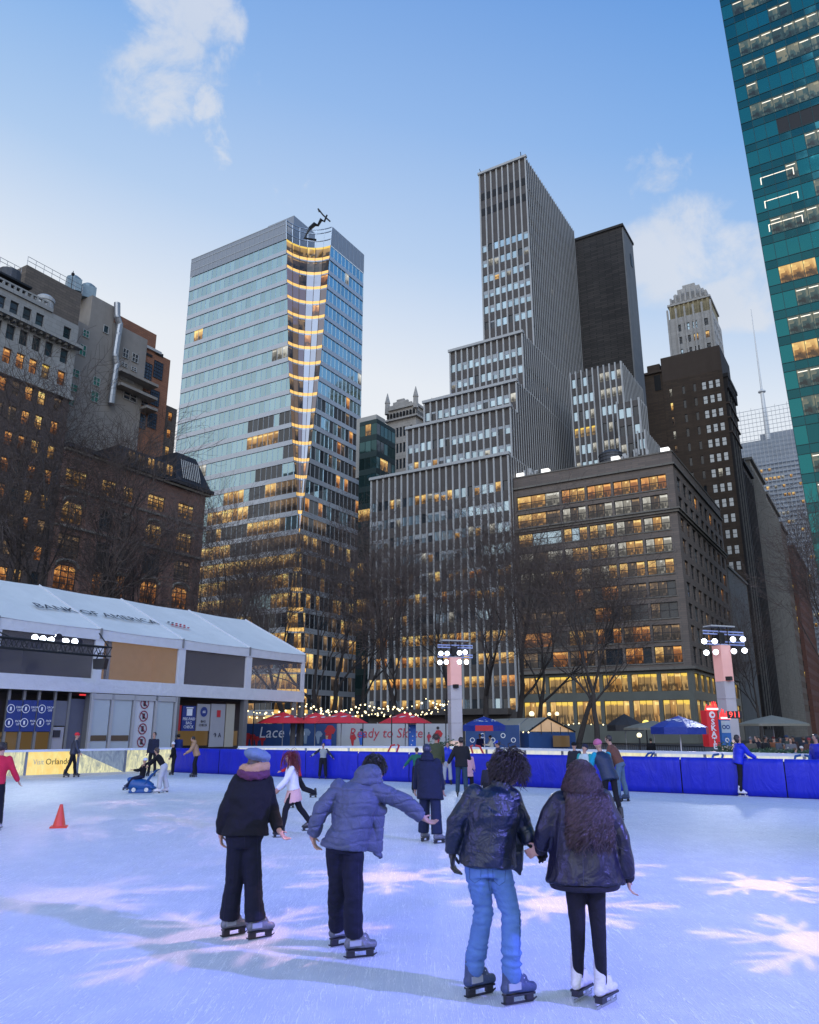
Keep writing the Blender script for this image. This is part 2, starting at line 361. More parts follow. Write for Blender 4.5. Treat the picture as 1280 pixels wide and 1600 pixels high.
# ================= grey stepped tower with pale piers
M['pier'] = mat('pale_pier', (.45, .46, .465), .6, var=.10, scale=.6)
M['spandrel'] = mat('brown_spandrel', (.088, .078, .075), .6, var=.18, scale=.8)
M['slabbrick'] = brick('dark_grey_brick', (.085, .075, .07), (.05, .046, .045), (.03, .03, .03), .35, .85, .6)
def stepped_tower():
    R_ = bld('stepped_office_tower', 130, 60, 'tall grey tower stepping up in five blocks behind vertical pale piers')
    wall = MB(); pier = MB(); it = []
    V0 = 49.1
    steps = [(112.5, 118, 76.2, 0, 45.6), (114.2, 121, 69.6, 45.6, 54.7), (117.2, 124, 67.7, 54.7, 60.6), (120.8, 128, 64.0, 60.6, 71.7), (126.5, 155, 59.4, 71.7, 113.9)]
    fh = 3.48; pitch = 1.29
    for s, (u0, u1, v1, z0, z1) in enumerate(steps):
        Wd = v1 - V0; n = round(Wd / pitch); cols = even(n, Wd, 0, .80)
        k0 = math.ceil((z0 - .5) / fh); rows = [(k * fh + 1.35, k * fh + 3.0) for k in range(k0 - 1, 40) if k * fh + 1.3 > z0 + .3 and k * fh + 3.0 < z1 - (1.6 if s else 2.4)]
        if s == 4: rows = rows[1:-4]
        if s == 0: rows = rows[1:]
        O = W(u0, v1, 0)
        ps = grid_wall(wall, M['spandrel'], O, FRONT, Wd, z0, z1, cols, rows, .12)
        base = {}
        for p in ps:
            z = p['o'].z; key = p['j']
            if key not in base: base[key] = rnd.random()
            q = base[key]
            if z > 28 and z < 45: g = pick({'warm': .25, 'pale': .4, 'glass_blue': 2.0, 'glass_dark': .8}) if q < .6 else pick({'warm': 1.6, 'pale': .8, 'glass_blue': 1.2, 'glass_dark': .6})
            elif z < 45: g = pick({'warm': .5, 'pale': .3, 'glass_blue': .8, 'glass_dark': 2}) if q < .5 else pick({'warm': 1.6, 'amber': .5, 'pale': .3, 'glass_dark': 1.2, 'dim': .9})
            else: g = pick({'glass_blue': 9, 'pale': .35 + (q > .7) * 1.0, 'glass_dark': 1.2, 'warm': .1 + (q > .75) * .9})
            if 8 < z < 17 and q > .35: g = pick({'warm': 3, 'amber': 1, 'dim': 1, 'glass_dark': .7})
            p['blind'] = z > 20
            it.append((p, g, None))
        for k in range(n + 1):
            a = Wd * k / n; c = O + FRONT * a
            w_ = .27
            pier.obox(Vector((c.x, c.y, z0 if s else 4.5)) - FRONT * w_ / 2 + UH * -.24, FRONT * w_, UH * .26, Vector((0, 0, z1 + .35 - (z0 if s else 4.5))), M['pier'])
        if s == 4:                                     # louvred plant floors
            for zz in (z1 - 6.3, z1 - 10.0):
                for k in range(n): 
                    if rnd.random() < .85: c = O + FRONT * (Wd * k / n + .25); wall.obox(Vector((c.x, c.y, zz)) - UH * .05, FRONT * (Wd / n - .5), UH * .06, Vector((0, 0, 1.7)), M['black'])
        nxt = steps[s + 1][0] if s < 4 else u1
        wall.face([W(u0, V0, z1 + .02), W(u1, V0, z1 + .02), W(u1, v1, z1 + .02), W(u0, v1, z1 + .02)], M['roof'])
        wall.face([W(u0, v1, z0), W(155, v1, z0), W(155, v1, z1), W(u0, v1, z1)][::-1], M['spandrel'])
        wall.uvbox(u0 - .5, u0 + .25, V0 - .3, v1 + .3, z1 - .001, z1 + .5, M['pier'])
        # side facade, one flush plane for all steps
        Ws = 155 - u0; n2 = round(Ws / 1.02); cols2 = even(n2, Ws, 0, .6)
        rows2 = [(k * fh + 1.35, k * fh + 3.0) for k in range(math.ceil(z0 / fh), int((z1 - 3) / fh))]
        if s == 0:
            wall.face([W(u0, V0, z0), W(155, V0, z0), W(155, V0, z1), W(u0, V0, z1)], M['spandrel'])
        else:
            for p in grid_wall(wall, M['spandrel'], W(u0, V0), SIDE, Ws, z0, z1, cols2, rows2, .1): it.append((p, pick({'glass_blue': 3, 'glass_dark': 6, 'dim': .1, 'pale': .1}), None))
        for k in range(n2 + 1):
            c = W(u0 + Ws * k / n2, V0)
            pier.obox(Vector((c.x, c.y, z0)) - UH * .06 - VH * .11, UH * .12, VH * .11, Vector((0, 0, z1 + .35 - z0)), M['pier'])
    wall.uvbox(154.9, 155, V0, 59.4, 71, 113.9, M['spandrel'])
    wall.build('wall', R_); pier.build('piers', R_); put_windows(R_, it)
    m = MB(); m.tube([W(126.5, 50, 113.9), W(126.3, 50, 115.6)], .08, M['black'], 5); m.build('roof_mast', R_)
    m = MB(); m.tube([W(126.5, 59, 113.9), W(126.3, 59.3, 115.4)], .08, M['black'], 5); m.build('roof_mast', R_)
    # entrance canopy and dark ground floor
    m = MB(); m.uvbox(111, 112.4, 50, 76, 4.1, 5.0, M['spandrel']); m.build('entrance_canopy', R_)
stepped_tower()

def slab():
    R_ = bld('windowless_slab_tower', 160, 43, 'windowless dark brick slab tower rising behind the grey stepped tower')
    m = MB(); m.uvbox(155.3, 163.6, 38.2, 50, 0, 111.4, M['slabbrick'], skip='ft')
    m.build('wall', R_)
    m = MB(); m.uvbox(155.6, 163.6, 37.9, 38.2, 0, 111.4, M['pier2'], skip='')
    m.build('end_wall', R_)
    m = MB(); m.uvbox(155, 163.9, 37.7, 50.3, 111.4, 112.0, M['slabbrick']); m.build('parapet', R_)
    m = MB(); m.uvbox(160, 161.3, 37.8, 37.9, 104, 107, M['black']); m.build('vent', R_)
M['pier2'] = stone('grey_concrete_end', (.26, .27, .28), .4, False)
slab()

def wing():
    R_ = bld('low_pier_block', 135, 38, 'low grey block with pale piers in front of the windowless slab, one room glowing gold')
    wall = MB(); pier = MB(); it = []
    for (u0, u1, v0, v1, z1, big) in ((131, 145, 34.2, 44.0, 66.3, True), (127, 131.5, 30.6, 34.6, 56.8, False), (125.2, 150, 29.6, 31.0, 50.0, False)):
        Wd = v1 - v0; n = max(2, round(Wd / 1.15)); cols = even(n, Wd, .1, .66)
        rows = [(z1 - 2.9 - 3.3 * k, z1 - 1.1 - 3.3 * k) for k in range(8)][::-1]; rows = [r for r in rows if r[0] > 40]
        for p in grid_wall(wall, M['spandrel'], W(u0, v1), FRONT, Wd, 0, z1, cols, rows, .15, (lambda i, j: big and i in (4,)) ):
            g = pick({'glass_blue': 3, 'glass_dark': 2, 'pale': 2.5 if p['i'] > 4 else .4, 'amber': .5})
            if big and p['i'] < 4 and p['j'] == len(rows) - 4: g = M['gold']
            it.append((p, g, None))
        for k in range(n + 1):
            c = W(u0, v1) + FRONT * (.1 + (Wd - .2) * k / n); pier.obox(c - FRONT * .12 - UH * .3, FRONT * .24, UH * .3, Vector((0, 0, z1 + .3)), M['pier'])
        Ws = u1 - u0; n2 = max(2, round(Ws / 1.0))
        wall.face([W(u0, v0, 0), W(u1, v0, 0), W(u1, v0, z1), W(u0, v0, z1)], M['spandrel'])
        wall.face([W(u0, v0, z1), W(u1, v0, z1), W(u1, v1, z1), W(u0, v1, z1)], M['roof'])
        wall.face([W(u0, v1, 0), W(u1, v1, 0), W(u1, v1, z1), W(u0, v1, z1)][::-1], M['spandrel'])
        for k in range(n2 + 1):
            c = W(u0 + Ws * k / n2, v0); pier.obox(c - UH * .06 - VH * .11, UH * .12, VH * .11, Vector((0, 0, z1 + .3)), M['pier'])
    wall.build('wall', R_); pier.build('piers', R_); put_windows(R_, it)
wing()

# ================= glass tower with a bowed corner
M['band'] = mat('pale_metal_band', (.50, .54, .60), .35, .35, var=.06, scale=1)
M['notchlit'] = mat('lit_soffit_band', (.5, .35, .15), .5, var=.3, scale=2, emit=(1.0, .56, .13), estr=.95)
M['grille'] = mat('grey_grille', (.30, .33, .38), .5, .3, var=.05)
def notch_tower():
    R_ = bld('glass_corner_tower', 125, 110, 'banded glass office tower with a bowed golden cut running down its corner')
    U0, V0, V1, U1, ZT = 118.0, 97.2, 135.0, 138.5, 115.0; fh = 3.9; nf = 28
    za = 41.0
    def wn_(z): return max(.15, 7.5 * float(np.interp(z, [40, 58, 79, 115], [0, .34, .66, 1]))) if z > za else max(.15, 5.2 * (za - z) / za)
    band = MB(); mull = MB(); notch = MB(); it = []
    Z = Vector((0, 0, 1))
    def poly(mb, pts, m, uv=None): mb.face(pts, m, uv)
    lits = MB()
    for k in range(nf):
        zb = ZT - 5.2 - fh * (k + 1); 
        if zb < .5: break
        zs = zb + 1.05; zt = zb + fh                       # spandrel zb..zs, glass zs..zt
        for za_, zb_, kind in ((zb, zs, 'b'), (zs, zt, 'g')):
            w0, w1 = wn_(za_), wn_(zb_)
            if kind == 'b':
                poly(band, [W(U0 - .12, V1, za_), W(U0 - .12, V0 + w0, za_), W(U0 - .12, V0 + w1, zb_), W(U0 - .12, V1, zb_)], M['band'])
                poly(band, [W(U0 - .12, V1, zb_), W(U0 - .12, V0 + w1, zb_), W(U0 + .1, V0 + w1, zb_), W(U0 + .1, V1, zb_)], M['band'])
                poly(band, [W(U0 + .1, V1, za_), W(U0 + .1, V0 + w0, za_), W(U0 - .12, V0 + w0, za_), W(U0 - .12, V1, za_)], M['band'])
                poly(band, [W(U0 + w0, V0 - .12, za_), W(U1, V0 - .12, za_), W(U1, V0 - .12, zb_), W(U0 + w1, V0 - .12, zb_)], M['band'])
                poly(band, [W(U0 + w0, V0 + .1, za_), W(U1, V0 + .1, za_), W(U1, V0 - .12, za_), W(U0 + w0, V0 - .12, za_)], M['band'])
            else:
                q = rnd.random(); p0 = 1.48; n = int((V1 - V0) / p0)
                run = 0; cur = None
                for i in range(n + 1):
                    a0 = V1 - p0 * i; a1 = a0 - p0
                    e0, e1 = V0 + w0, V0 + w1
                    if a0 <= min(e0, e1) + .05: break
                    b0 = max(a1, e0); b1 = max(a1, e1)
                    low = k > 14; reflect_dark = (k > 10 and i > 12 + (k * 7 % 3)) or k > 17  # dark panes picked to stand in for reflected dark buildings
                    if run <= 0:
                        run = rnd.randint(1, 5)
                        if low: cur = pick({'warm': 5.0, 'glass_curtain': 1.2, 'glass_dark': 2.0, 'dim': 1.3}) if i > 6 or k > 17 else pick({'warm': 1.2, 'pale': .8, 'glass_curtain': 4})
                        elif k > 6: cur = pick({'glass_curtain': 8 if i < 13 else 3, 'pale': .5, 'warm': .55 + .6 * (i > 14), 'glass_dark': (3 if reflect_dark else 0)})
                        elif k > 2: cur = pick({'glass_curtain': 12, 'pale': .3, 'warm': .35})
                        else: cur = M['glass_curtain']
                    run -= 1
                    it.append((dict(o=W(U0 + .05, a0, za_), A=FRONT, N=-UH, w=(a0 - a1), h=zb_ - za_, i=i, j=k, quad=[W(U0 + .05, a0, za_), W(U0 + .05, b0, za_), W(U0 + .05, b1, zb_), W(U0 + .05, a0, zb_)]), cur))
                    mull.obox(W(U0 - .06, a0, za_), -VH * .07, UH * .12, Z * (zb_ - za_), M['alu'])
                n2 = int((U1 - U0) / 1.48)
                for i in range(n2 + 1):
                    a1 = U1 - 1.48 * i; a0 = a1 - 1.48; e0, e1 = U0 + w0, U0 + w1
                    if a1 <= min(e0, e1) + .05: break
                    b0 = max(a0, e0); b1 = max(a0, e1)
                    if k > 16: cur = pick({'warm': 1.4, 'glass_dark': 4.5, 'dim': 2})
                    elif k > 9: cur = pick({'glass_curtain': 5 if i > 6 else 1.0, 'glass_dark': 4, 'amber': .5, 'dim': .6})
                    else: cur = pick({'glass_curtain': 14, 'pale': .4, 'amber': .2})
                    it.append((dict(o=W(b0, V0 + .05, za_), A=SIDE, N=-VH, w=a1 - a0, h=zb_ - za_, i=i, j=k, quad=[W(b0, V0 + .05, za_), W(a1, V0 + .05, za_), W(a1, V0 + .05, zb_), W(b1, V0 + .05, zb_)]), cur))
                    mull.obox(W(a1, V0 - .06, za_), UH * .07, VH * .12, Z * (zb_ - za_), M['alu'])
            ns = 6                                          # the bowed corner: quarter arc about the missing corner
            for s in range(ns):
                t0, t1 = math.pi / 2 * s / ns, math.pi / 2 * (s + 1) / ns
                f = lambda w_, t, z: W(U0 + w_ * math.sin(t), V0 + w_ * math.cos(t), z)
                quad = [f(w0, t0, za_), f(w0, t1, za_), f(w1, t1, zb_), f(w1, t0, zb_)]
                if kind == 'b':
                    zl = za_ + .33; wl = w0 + (w1 - w0) * .31; poly(notch, [f(w0, t0, za_), f(w0, t1, za_), f(wl, t1, zl), f(wl, t0, zl)], M['band']); poly(notch, [f(wl, t0, zl), f(wl, t1, zl), quad[2], quad[3]], M['notchlit'])
                else:
                    if k == 0: g = M['gold']
                    elif k == 1: g = M['dim'] 
                    elif k > 18: g = M['warm'] if rnd.random() < .6 else M['glass_dark']
                    else: g = M['glass_notch'] if rnd.random() < .75 else pick({'dim': 1, 'amber': .5})
                    poly(notch, quad, g)
                if s and w0 > .5: notch.tube([f(w0 * .99, t0, za_), f(w1 * .99, t0, zb_)], .05, M['sash'], 4)
    # crown: louvred parapet and open rails across the corner
    zc = ZT - 5.2; w0, w1 = wn_(zc), wn_(ZT)
    crown = MB()
    poly(crown, [W(U0 - .1, V1, zc), W(U0 - .1, V0 + w0, zc), W(U0 - .1, V0 + w1, ZT), W(U0 - .1, V1, ZT)], M['grille'])
    poly(crown, [W(U0 + w0, V0 - .1, zc), W(U1, V0 - .1, zc), W(U1, V0 - .1, ZT), W(U0 + w1, V0 - .1, ZT)], M['grille'])
    poly(crown, [W(U0 + .4, V0 + w1, ZT), W(U0 + .4, V1, ZT), W(U0 + .4, V1, zc), W(U0 + .4, V0 + w0, zc)], M['grille'])
    for i in range(26): crown.obox(W(U0 - .16, V1 - 1.48 * i, zc), -VH * .06, UH * .1, Z * 5.1, M['alu']) if V1 - 1.48 * i > V0 + w1 else None
    for i in range(14): crown.obox(W(U1 - 1.48 * i, V0 - .16, zc), UH * .06, VH * .1, Z * 5.1, M['alu']) if U1 - 1.48 * i > U0 + w1 else None
    for zz in (ZT - .1, ZT - 1.2, ZT - 3.4): 
        crown.tube([W(U0 + wn_(zz) * math.sin(t), V0 + wn_(zz) * math.cos(t), zz) for t in [math.pi / 2 * s / 12 for s in range(13)]], .13, M['alu'], 5)
        crown.tube([W(U0 - .1, V0 + wn_(zz), zz), W(U0 - .1, V1, zz)], .1, M['alu'], 5)
    for s in range(7):
        t = math.pi / 2 * s / 6; crown.tube([W(U0 + w0 * math.sin(t), V0 + w0 * math.cos(t), zc), W(U0 + w1 * math.sin(t), V0 + w1 * math.cos(t), ZT)], .09, M['alu'], 4)
    crown.build('crown_screen', R_)
    body = MB(); e = .25
    shell(body, M['roof'], U0 + 9, U1, V0 + 9, V1, ZT - 5, skip='')
    body.uvbox(U0 + .3, U0 + 9, V0 + 9, V1, 0, ZT - 5, M['roof'])
    body.uvbox(U0 + 9, U1, V0 + .3, V0 + 9, 0, ZT - 5, M['roof'])
    body.build('core', R_)
    band.build('spandrel_band', R_); mull.build('mullions', R_); notch.build('bowed_corner', R_)
    it.sort(key=lambda t: t[0]['o'].z)
    def emit_(lst, name, stuff=False):
        mb = MB()
        for p, g in lst: mb.face(p['quad'], g)
        o = mb.build(name, R_)
        if stuff: o['kind'] = 'stuff'
    it.sort(key=lambda t: (t[0]['o'] - Vector((0, 0, 1.9))).length)
    vis = [t for t in it if t[0]['o'].z > 32]
    for t in vis[:100]: emit_([t], 'window')
    ids = {id(t) for t in vis[:100]}
    emit_([t for t in it if id(t) not in ids], 'windows', True)
    m = MB(); m.uvbox(121, 129, 105, 113, ZT - 5, ZT + 3.2, M['grille']); m.build('plant_room', R_)
    # window cleaning crane folded on the roof
    c = empty('roof_crane', W(122, 99, ZT - 5), 'folded dark maintenance crane on top of the glass tower', 'crane')
    b = MB(); ctr = [P(484, 357, 154), P(492, 350, 154), P(497, 352, 154), P(502, 343, 154), P(507, 346, 154), P(511, 336, 154)]
    b.tube([W(122, 99, ZT - 5), P(476, 372, 154), P(484, 357, 154)], .3, M['black'], 6); b.tube(ctr, [.42, .5, .3, .42, .25, .2], M['black'], 6); b.build('arm', c)
    b = MB(); b.tube([P(497, 326, 154), P(505, 336, 154), P(516, 346, 154)], .17, M['black'], 6); b.tube([P(497, 326, 154), P(499, 331, 154)], .17, M['black'], 5); b.build('cradle_bar', c)
notch_tower()

# ================= brown-grey brick mid-rise
M['midbrick'] = brick('grey_brown_brick', (.200, .160, .140), (.155, .128, .115), (.13, .12, .11), .5, .85, .45)
M['midstone'] = stone('grey_stone_band', (.20, .185, .165), .4)
M['midgreen'] = mat('grey_green_panel', (.13, .14, .125), .5, var=.2, scale=.4)
def midrise():
    R_ = bld('midrise_brick_block', 118, 36, 'grey brown brick office block with lit triple windows and two glowing floors at its foot')
    wall = MB(); it = []; U0, U1, V0, V1 = 114.3, 152.5, 23.5, 49.3; ZT = 41.2
    Wd = V1 - V0
    rows = [(10.95, 13.3), (14.05, 16.35), (17.25, 19.5), (20.4, 22.6), (23.65, 25.85), (26.9, 29.1), (30.15, 32.3), (33.35, 35.6), (36.4, 38.65)][::1]
    cols = []
    for k in range(6):
        c = Wd - 3.05 - k * 4.18; cols.append((c - 1.92, c + 1.92))
    cols = sorted([c for c in cols if c[0] > 0]); cols[0] = (.6, cols[0][1])
    for p in grid_wall(wall, M['midbrick'], W(U0, V1), FRONT, Wd, 10.4, ZT, cols, rows, .3):
        j = p['j']; r = rnd.random()
        if j >= 8: gs = [pick({'amber': 3, 'warm': 2, 'pale': .5}) for _ in range(3)]
        elif j >= 4: gs = [pick({'pale': 2.0, 'warm': 2.4 if j != 7 else .9, 'dim': .7, 'glass_blue': .4}) for _ in range(3)]
        elif j >= 2: gs = [pick({'glass_dark': 2, 'dim': 2, 'amber': 1.2}) for _ in range(3)]
        else: gs = [pick({'amber': 2, 'dim': 1.5, 'glass_dark': 1.8, 'warm': .8}) for _ in range(3)]
        if p['i'] == 5 and j in (4, 6): gs = [M['warm']] * 3
        it.append((p, gs, M['sash'], 3, 2, .10))
    for p in list(it):                                   # sills
        q = p[0]; wall.obox(q['o'] + q['N'] * .42 - q['A'] * .1 - Vector((0, 0, .16)), q['A'] * (q['w'] + .2), -q['N'] * .3, Vector((0, 0, .16)), M['midstone'])
    cols2 = even(9, U1 - U0, 1.2, .62, .8)
    for p in grid_wall(wall, M['midbrick'], W(U0, V0), SIDE, U1 - U0, 10.4, ZT, cols2, rows, .3):
        it.append((p, [pick({'glass_dark': 6, 'dim': 1, 'glass_blue': 1.5, 'amber': .25}) for _ in range(2)], M['sash'], 2, 2, .10))
    wall.face([W(U0, V0, ZT), W(U1, V0, ZT), W(U1, 29.5, ZT), W(U0, 29.5, ZT)], M['roof']); wall.face([W(U0, 29.5, ZT), W(125, 29.5, ZT), W(125, V1, ZT), W(U0, V1, ZT)], M['roof'])
    wall.uvbox(125, 125.1, 29.5, V1, 0, ZT, M['midbrick']); wall.uvbox(U0, 125, V1 - .05, V1, 0, ZT, M['midbrick'], skip='l')
    wall.uvbox(U1 - .1, U1, V0 + .01, 29.5, 0, ZT, M['midbrick'])
    # parapet returns
    wall.uvbox(U0, U0 + .5, V0 + .5, V1, ZT, ZT + .7, M['midbrick']); wall.uvbox(U0, U1, V0, V0 + .5, ZT, ZT + .7, M['midbrick'])
    wall.build('wall', R_)
    m = MB(); m.uvbox(U0 - .55, U1 + .2, V0 - .55, V1 + .1, 33.0, 33.22, M['midstone']); m.uvbox(U0 - .3, U1 + .1, V0 - .3, V1, 32.62, 32.997, M['midstone']); m.build('cornice', R_)
    m = MB(); m.uvbox(U0 - .6, U1, V0 - .6, V1, 10.0, 10.38, M['midstone']); m.build('belt_course', R_); m = MB(); m.uvbox(U0 - .3, U1, V0 - .3, V1, 39.9, 40.2, M['midstone']); m.build('belt_course', R_)
    m = MB(); m.uvbox(U0 - .12, U1, V0 - .12, V1, ZT + .703, ZT + .9, M['midstone']); m.build('parapet_coping', R_)
    # two glazed lower floors
    lo = MB(); it2 = []
    c5 = []
    for k in range(6):
        e = Wd - .75 - k * 4.18; c5.append((max(e - 3.65, .3), e))
    c5 = sorted(c5)
    for p in grid_wall(lo, M['midgreen'], W(U0, V1), FRONT, Wd, .05, 10.0, c5, [(2.6, 5.9), (7.1, 9.55)], .35):
        it2.append((p, [M['gold'] if rnd.random() < .6 else M['warm'] for _ in range(4)], M['sash_brass'], 4, 1, .06))
    for p in grid_wall(lo, M['midgreen'], W(U0, V0), SIDE, U1 - U0, .05, 10.0, even(9, U1 - U0, .8, .8), [(2.6, 5.9), (7.1, 9.55)], .35):
        it2.append((p, [M['gold'] if p['j'] else M['warm']] * 4, M['sash_brass'], 4, 1, .06))
    lo.build('glazed_base', R_)
    put_windows(R_, it + it2, limit=100)
    # rooftop plant: lit boxes, water tank, antennas
    for v_ in (24.6, 32.2, 43.8, 48.2): m = MB(); m.uvbox(U0 + .6, U0 + 1.6, v_ - .6, v_ + .6, ZT + 1.0, ZT + 1.75, M['rooflight']); m.build('roof_floodlight', R_)
    m = MB()
    for k in range(16):
        v_ = rnd.uniform(26, 31) if k < 9 else rnd.uniform(45, 47.5); h_ = rnd.uniform(1, 2.2); m.uvbox(U0 + 1, U0 + 1.4, v_, v_ + rnd.uniform(.15, .6), ZT + .4, ZT + .4 + h_, pick2(M['steel'], M['black'], M['pier']))
    m.build('antennas', R_)
    t = empty('water_tank', W(118, 33.6, ZT), 'round dark rooftop water tank with a flat domed lid on the brick block', 'water tank')
    m = MB(); c = W(118, 33.6, 0)
    m.lathe((c.x, c.y, ZT), [(1.85, .5), (1.95, 1.0), (1.95, 3.1)], M['tankm'], 20); m.build('barrel', t)
    m = MB(); m.lathe((c.x, c.y, ZT), [(2.05, 3.0), (2.05, 3.12), (1.2, 3.75), (.02, 3.95)], M['tankm'], 20); m.build('lid', t)
    m = MB()
    for zz in (1.3, 1.9, 2.5): m.lathe((c.x, c.y, ZT + zz), [(1.96, 0), (2.0, 0), (2.0, .08), (1.96, .08)], M['black'], 20)
    m.build('hoops', t)
def pick2(*a): return rnd.choice(a)
M['sash_brass'] = mat('bronze_mullion', (.10, .075, .04), .4, .5, var=0)
M['rooflight'] = mat('roof_floodlight', (.9, .9, .9), .5, var=0, emit=(1, .95, .86), estr=1.3)
M['tankm'] = mat('tank_metal', (.075, .08, .095), .6, .3, var=.25)
midrise()

# ================= infill block, brown tower and its neighbours along the side street
M['rough_conc'] = stone('rough_grey_render', (.17, .17, .165), .55, False)
M['brown'] = brick('brown_brick', (.145, .100, .070), (.105, .074, .054), (.095, .075, .06), .4, .85, .55)
M['brownlt'] = stone('brown_blank_brick', (.135, .100, .078), .35, False)
M['limest'] = stone('aged_limestone', (.24, .225, .20), .5)
M['darkstone'] = stone('soot_dark_stone', (.055, .05, .05), .5)
M['redbrick'] = brick('old_red_brick', (.16, .065, .045), (.12, .05, .04), (.10, .07, .06), .5, .85, .45)
def infill():
    R_ = bld('blank_sided_block', 163, 26, 'plain grey rendered block with a blank street wall beside the brick office block')
    m = MB(); shell(m, M['rough_conc'], 152.7, 175, 23.4, 30, 31, skip=''); m.build('wall', R_)
    m = MB(); m.uvbox(152.7, 175, 23.1, 30, 31, 31.5, M['limest']); m.build('parapet_coping', R_)
infill()
def brown_tower():
    R_ = bld('brown_brick_tower', 183, 30, 'brown brick tower with a blank top and rows of pale sash windows')
    wall = MB(); it = []
    V0, V1, ZT = 23.5, 36.9, 87.6
    colx = [(1.6 - .3, 1.6 + .35), (4.6 - .35, 4.6 + .3), (7.1 - .35, 7.1 + .3), (9.15 - .5, 9.15 + .5), (10.65 - .5, 10.65 + .5), (12.15 - .5, 12.15 + .5)]
    rows = [(78.4 - 3.55 * k - 1.0, 78.4 - 3.55 * k + 1.0) for k in range(18)][::-1]
    Wd = V1 - V0
    colx = [(a + (Wd - 13.4), b + (Wd - 13.4)) for a, b in colx]
    for p in grid_wall(wall, M['brown'], W(177, V1), FRONT, Wd, 0, 81.5, colx, rows, .2):
        if p['i'] in (1, 2): it.append((p, M['glass_dark'], M['sash'], 1, 1, .06))
        elif p['i'] == 0: it.append((p, pick({'warm': 1, 'pale': 2, 'dim': 1}), M['sash'], 1, 2, .08))
        else: it.append((p, M['palesash'] if rnd.random() < .93 else M['pale'], M['sash'], 1, 2, .09))
    wall.face([W(177, V1, 81.5), W(177, V0, 81.5), W(177, V0, ZT), W(177, V1, ZT)], M['brownlt'])
    wall.uvbox(177, 190, V0, V1, 0, ZT, M['darkstone'], skip='l')
    wall.build('wall', R_)
    m = MB()
    m.uvbox(178, 190, 36.9, 42, 0, 84.5, M['brown']); m.uvbox(178.3, 186, 37.5, 40.5, 84.5, 87, M['brown']); m.uvbox(177.9, 178, 37.5, 39, 80, 84, M['black']); m.uvbox(177.5, 178.2, 36.9, 42, 84.5, 85.0, M['brownlt'])
    m.build('rear_wing', R_)
    m = MB()                                             # ornate side cornice with brackets
    m.uvbox(177, 190, V0 - 1.1, V0, 79.5, 80.4, M['darkstone'])
    for k in range(9): m.uvbox(177.3 + k * 1.45, 177.9 + k * 1.45, V0 - .95, V0, 76.8, 79.5, M['darkstone'])
    for k in range(7): m.uvbox(177.2 + k * 1.9, 177.7 + k * 1.9, V0 - .5, V0, 2, 76.8, M['limest'] if k % 2 else M['darkstone'])
    for zz in (66, 69.5, 73): m.uvbox(177, 190, V0 - .8, V0, zz, zz + .35, M['brownlt'])
    m.build('side_cornice', R_)
    put_windows(R_, it)
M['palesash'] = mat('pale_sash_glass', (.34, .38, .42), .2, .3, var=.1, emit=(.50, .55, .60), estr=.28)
brown_tower()
def street_block(name, label, u0, u1, zt, m_, ribs, seed, v0=23.5, litp=.12, step=0):
    R_ = bld(name, (u0 + u1) / 2, v0, label); rr = random.Random(seed)
    wall = MB(); it = []
    Wd = u1 - u0; n = max(3, int(Wd / 2.4)); rows = floors(6, int((zt - 9) / 3.5), 3.5, 1.2, 1.9)
    for p in grid_wall(wall, m_, W(u0, v0), SIDE, Wd, 0, zt, even(n, Wd, .4, .5), rows, .35):
        it.append((p, M['amber'] if rr.random() < litp else M['glass_dark'], M['sash'], 1, 2, .08))
    Wf = 12; 
    for p in grid_wall(wall, m_, W(u0, v0 + Wf), FRONT, Wf, 0, zt, even(5, Wf, .5, .45), rows, .25):
        it.append((p, M['gold'] if rr.random() < litp * 2 else M['glass_dark'], M['sash'], 1, 2, .08))
    wall.uvbox(u0, u1, v0, v0 + Wf, 0, zt, m_, skip='fl')
    wall.build('wall', R_)
    mm = MB(); mm.uvbox(u0 - .3, u1, v0 - .7, v0 + Wf, zt - .01 + .013, zt + .7, m_)
    mm.build('cornice', R_)
    if ribs:
        mm = MB()
        for k in range(n + 1): mm.uvbox(u0 + .1 + (Wd - .8) * k / n, u0 + .6 + (Wd - .8) * k / n, v0 - .35, v0, 0, zt * (.97 if ribs == 1 else .8), m_)
        mm.build('ribs', R_)
    put_windows(R_, it)
street_block('dark_columned_building', 'soot dark columned building on the side street past the brown tower', 190.5, 206, 63, M['darkstone'], 1, 3)
street_block('limestone_building', 'worn grey limestone building with three gold windows down the side street', 207, 232, 68.5, M['limest'], 1, 4, litp=.1)
street_block('ribbed_limestone_building', 'tall ribbed limestone building further down the side street', 233, 262, 66, M['limest'], 1, 5, litp=.02)
street_block('tan_building', 'narrow tan building between limestone and red brick on the side street', 263, 280, 64, M['brownlt'], 0, 6, litp=.05)
street_block('red_brick_building', 'far red brick building closing the side street', 281, 330, 60, M['redbrick'], 0, 8, v0=22.3, litp=.1)

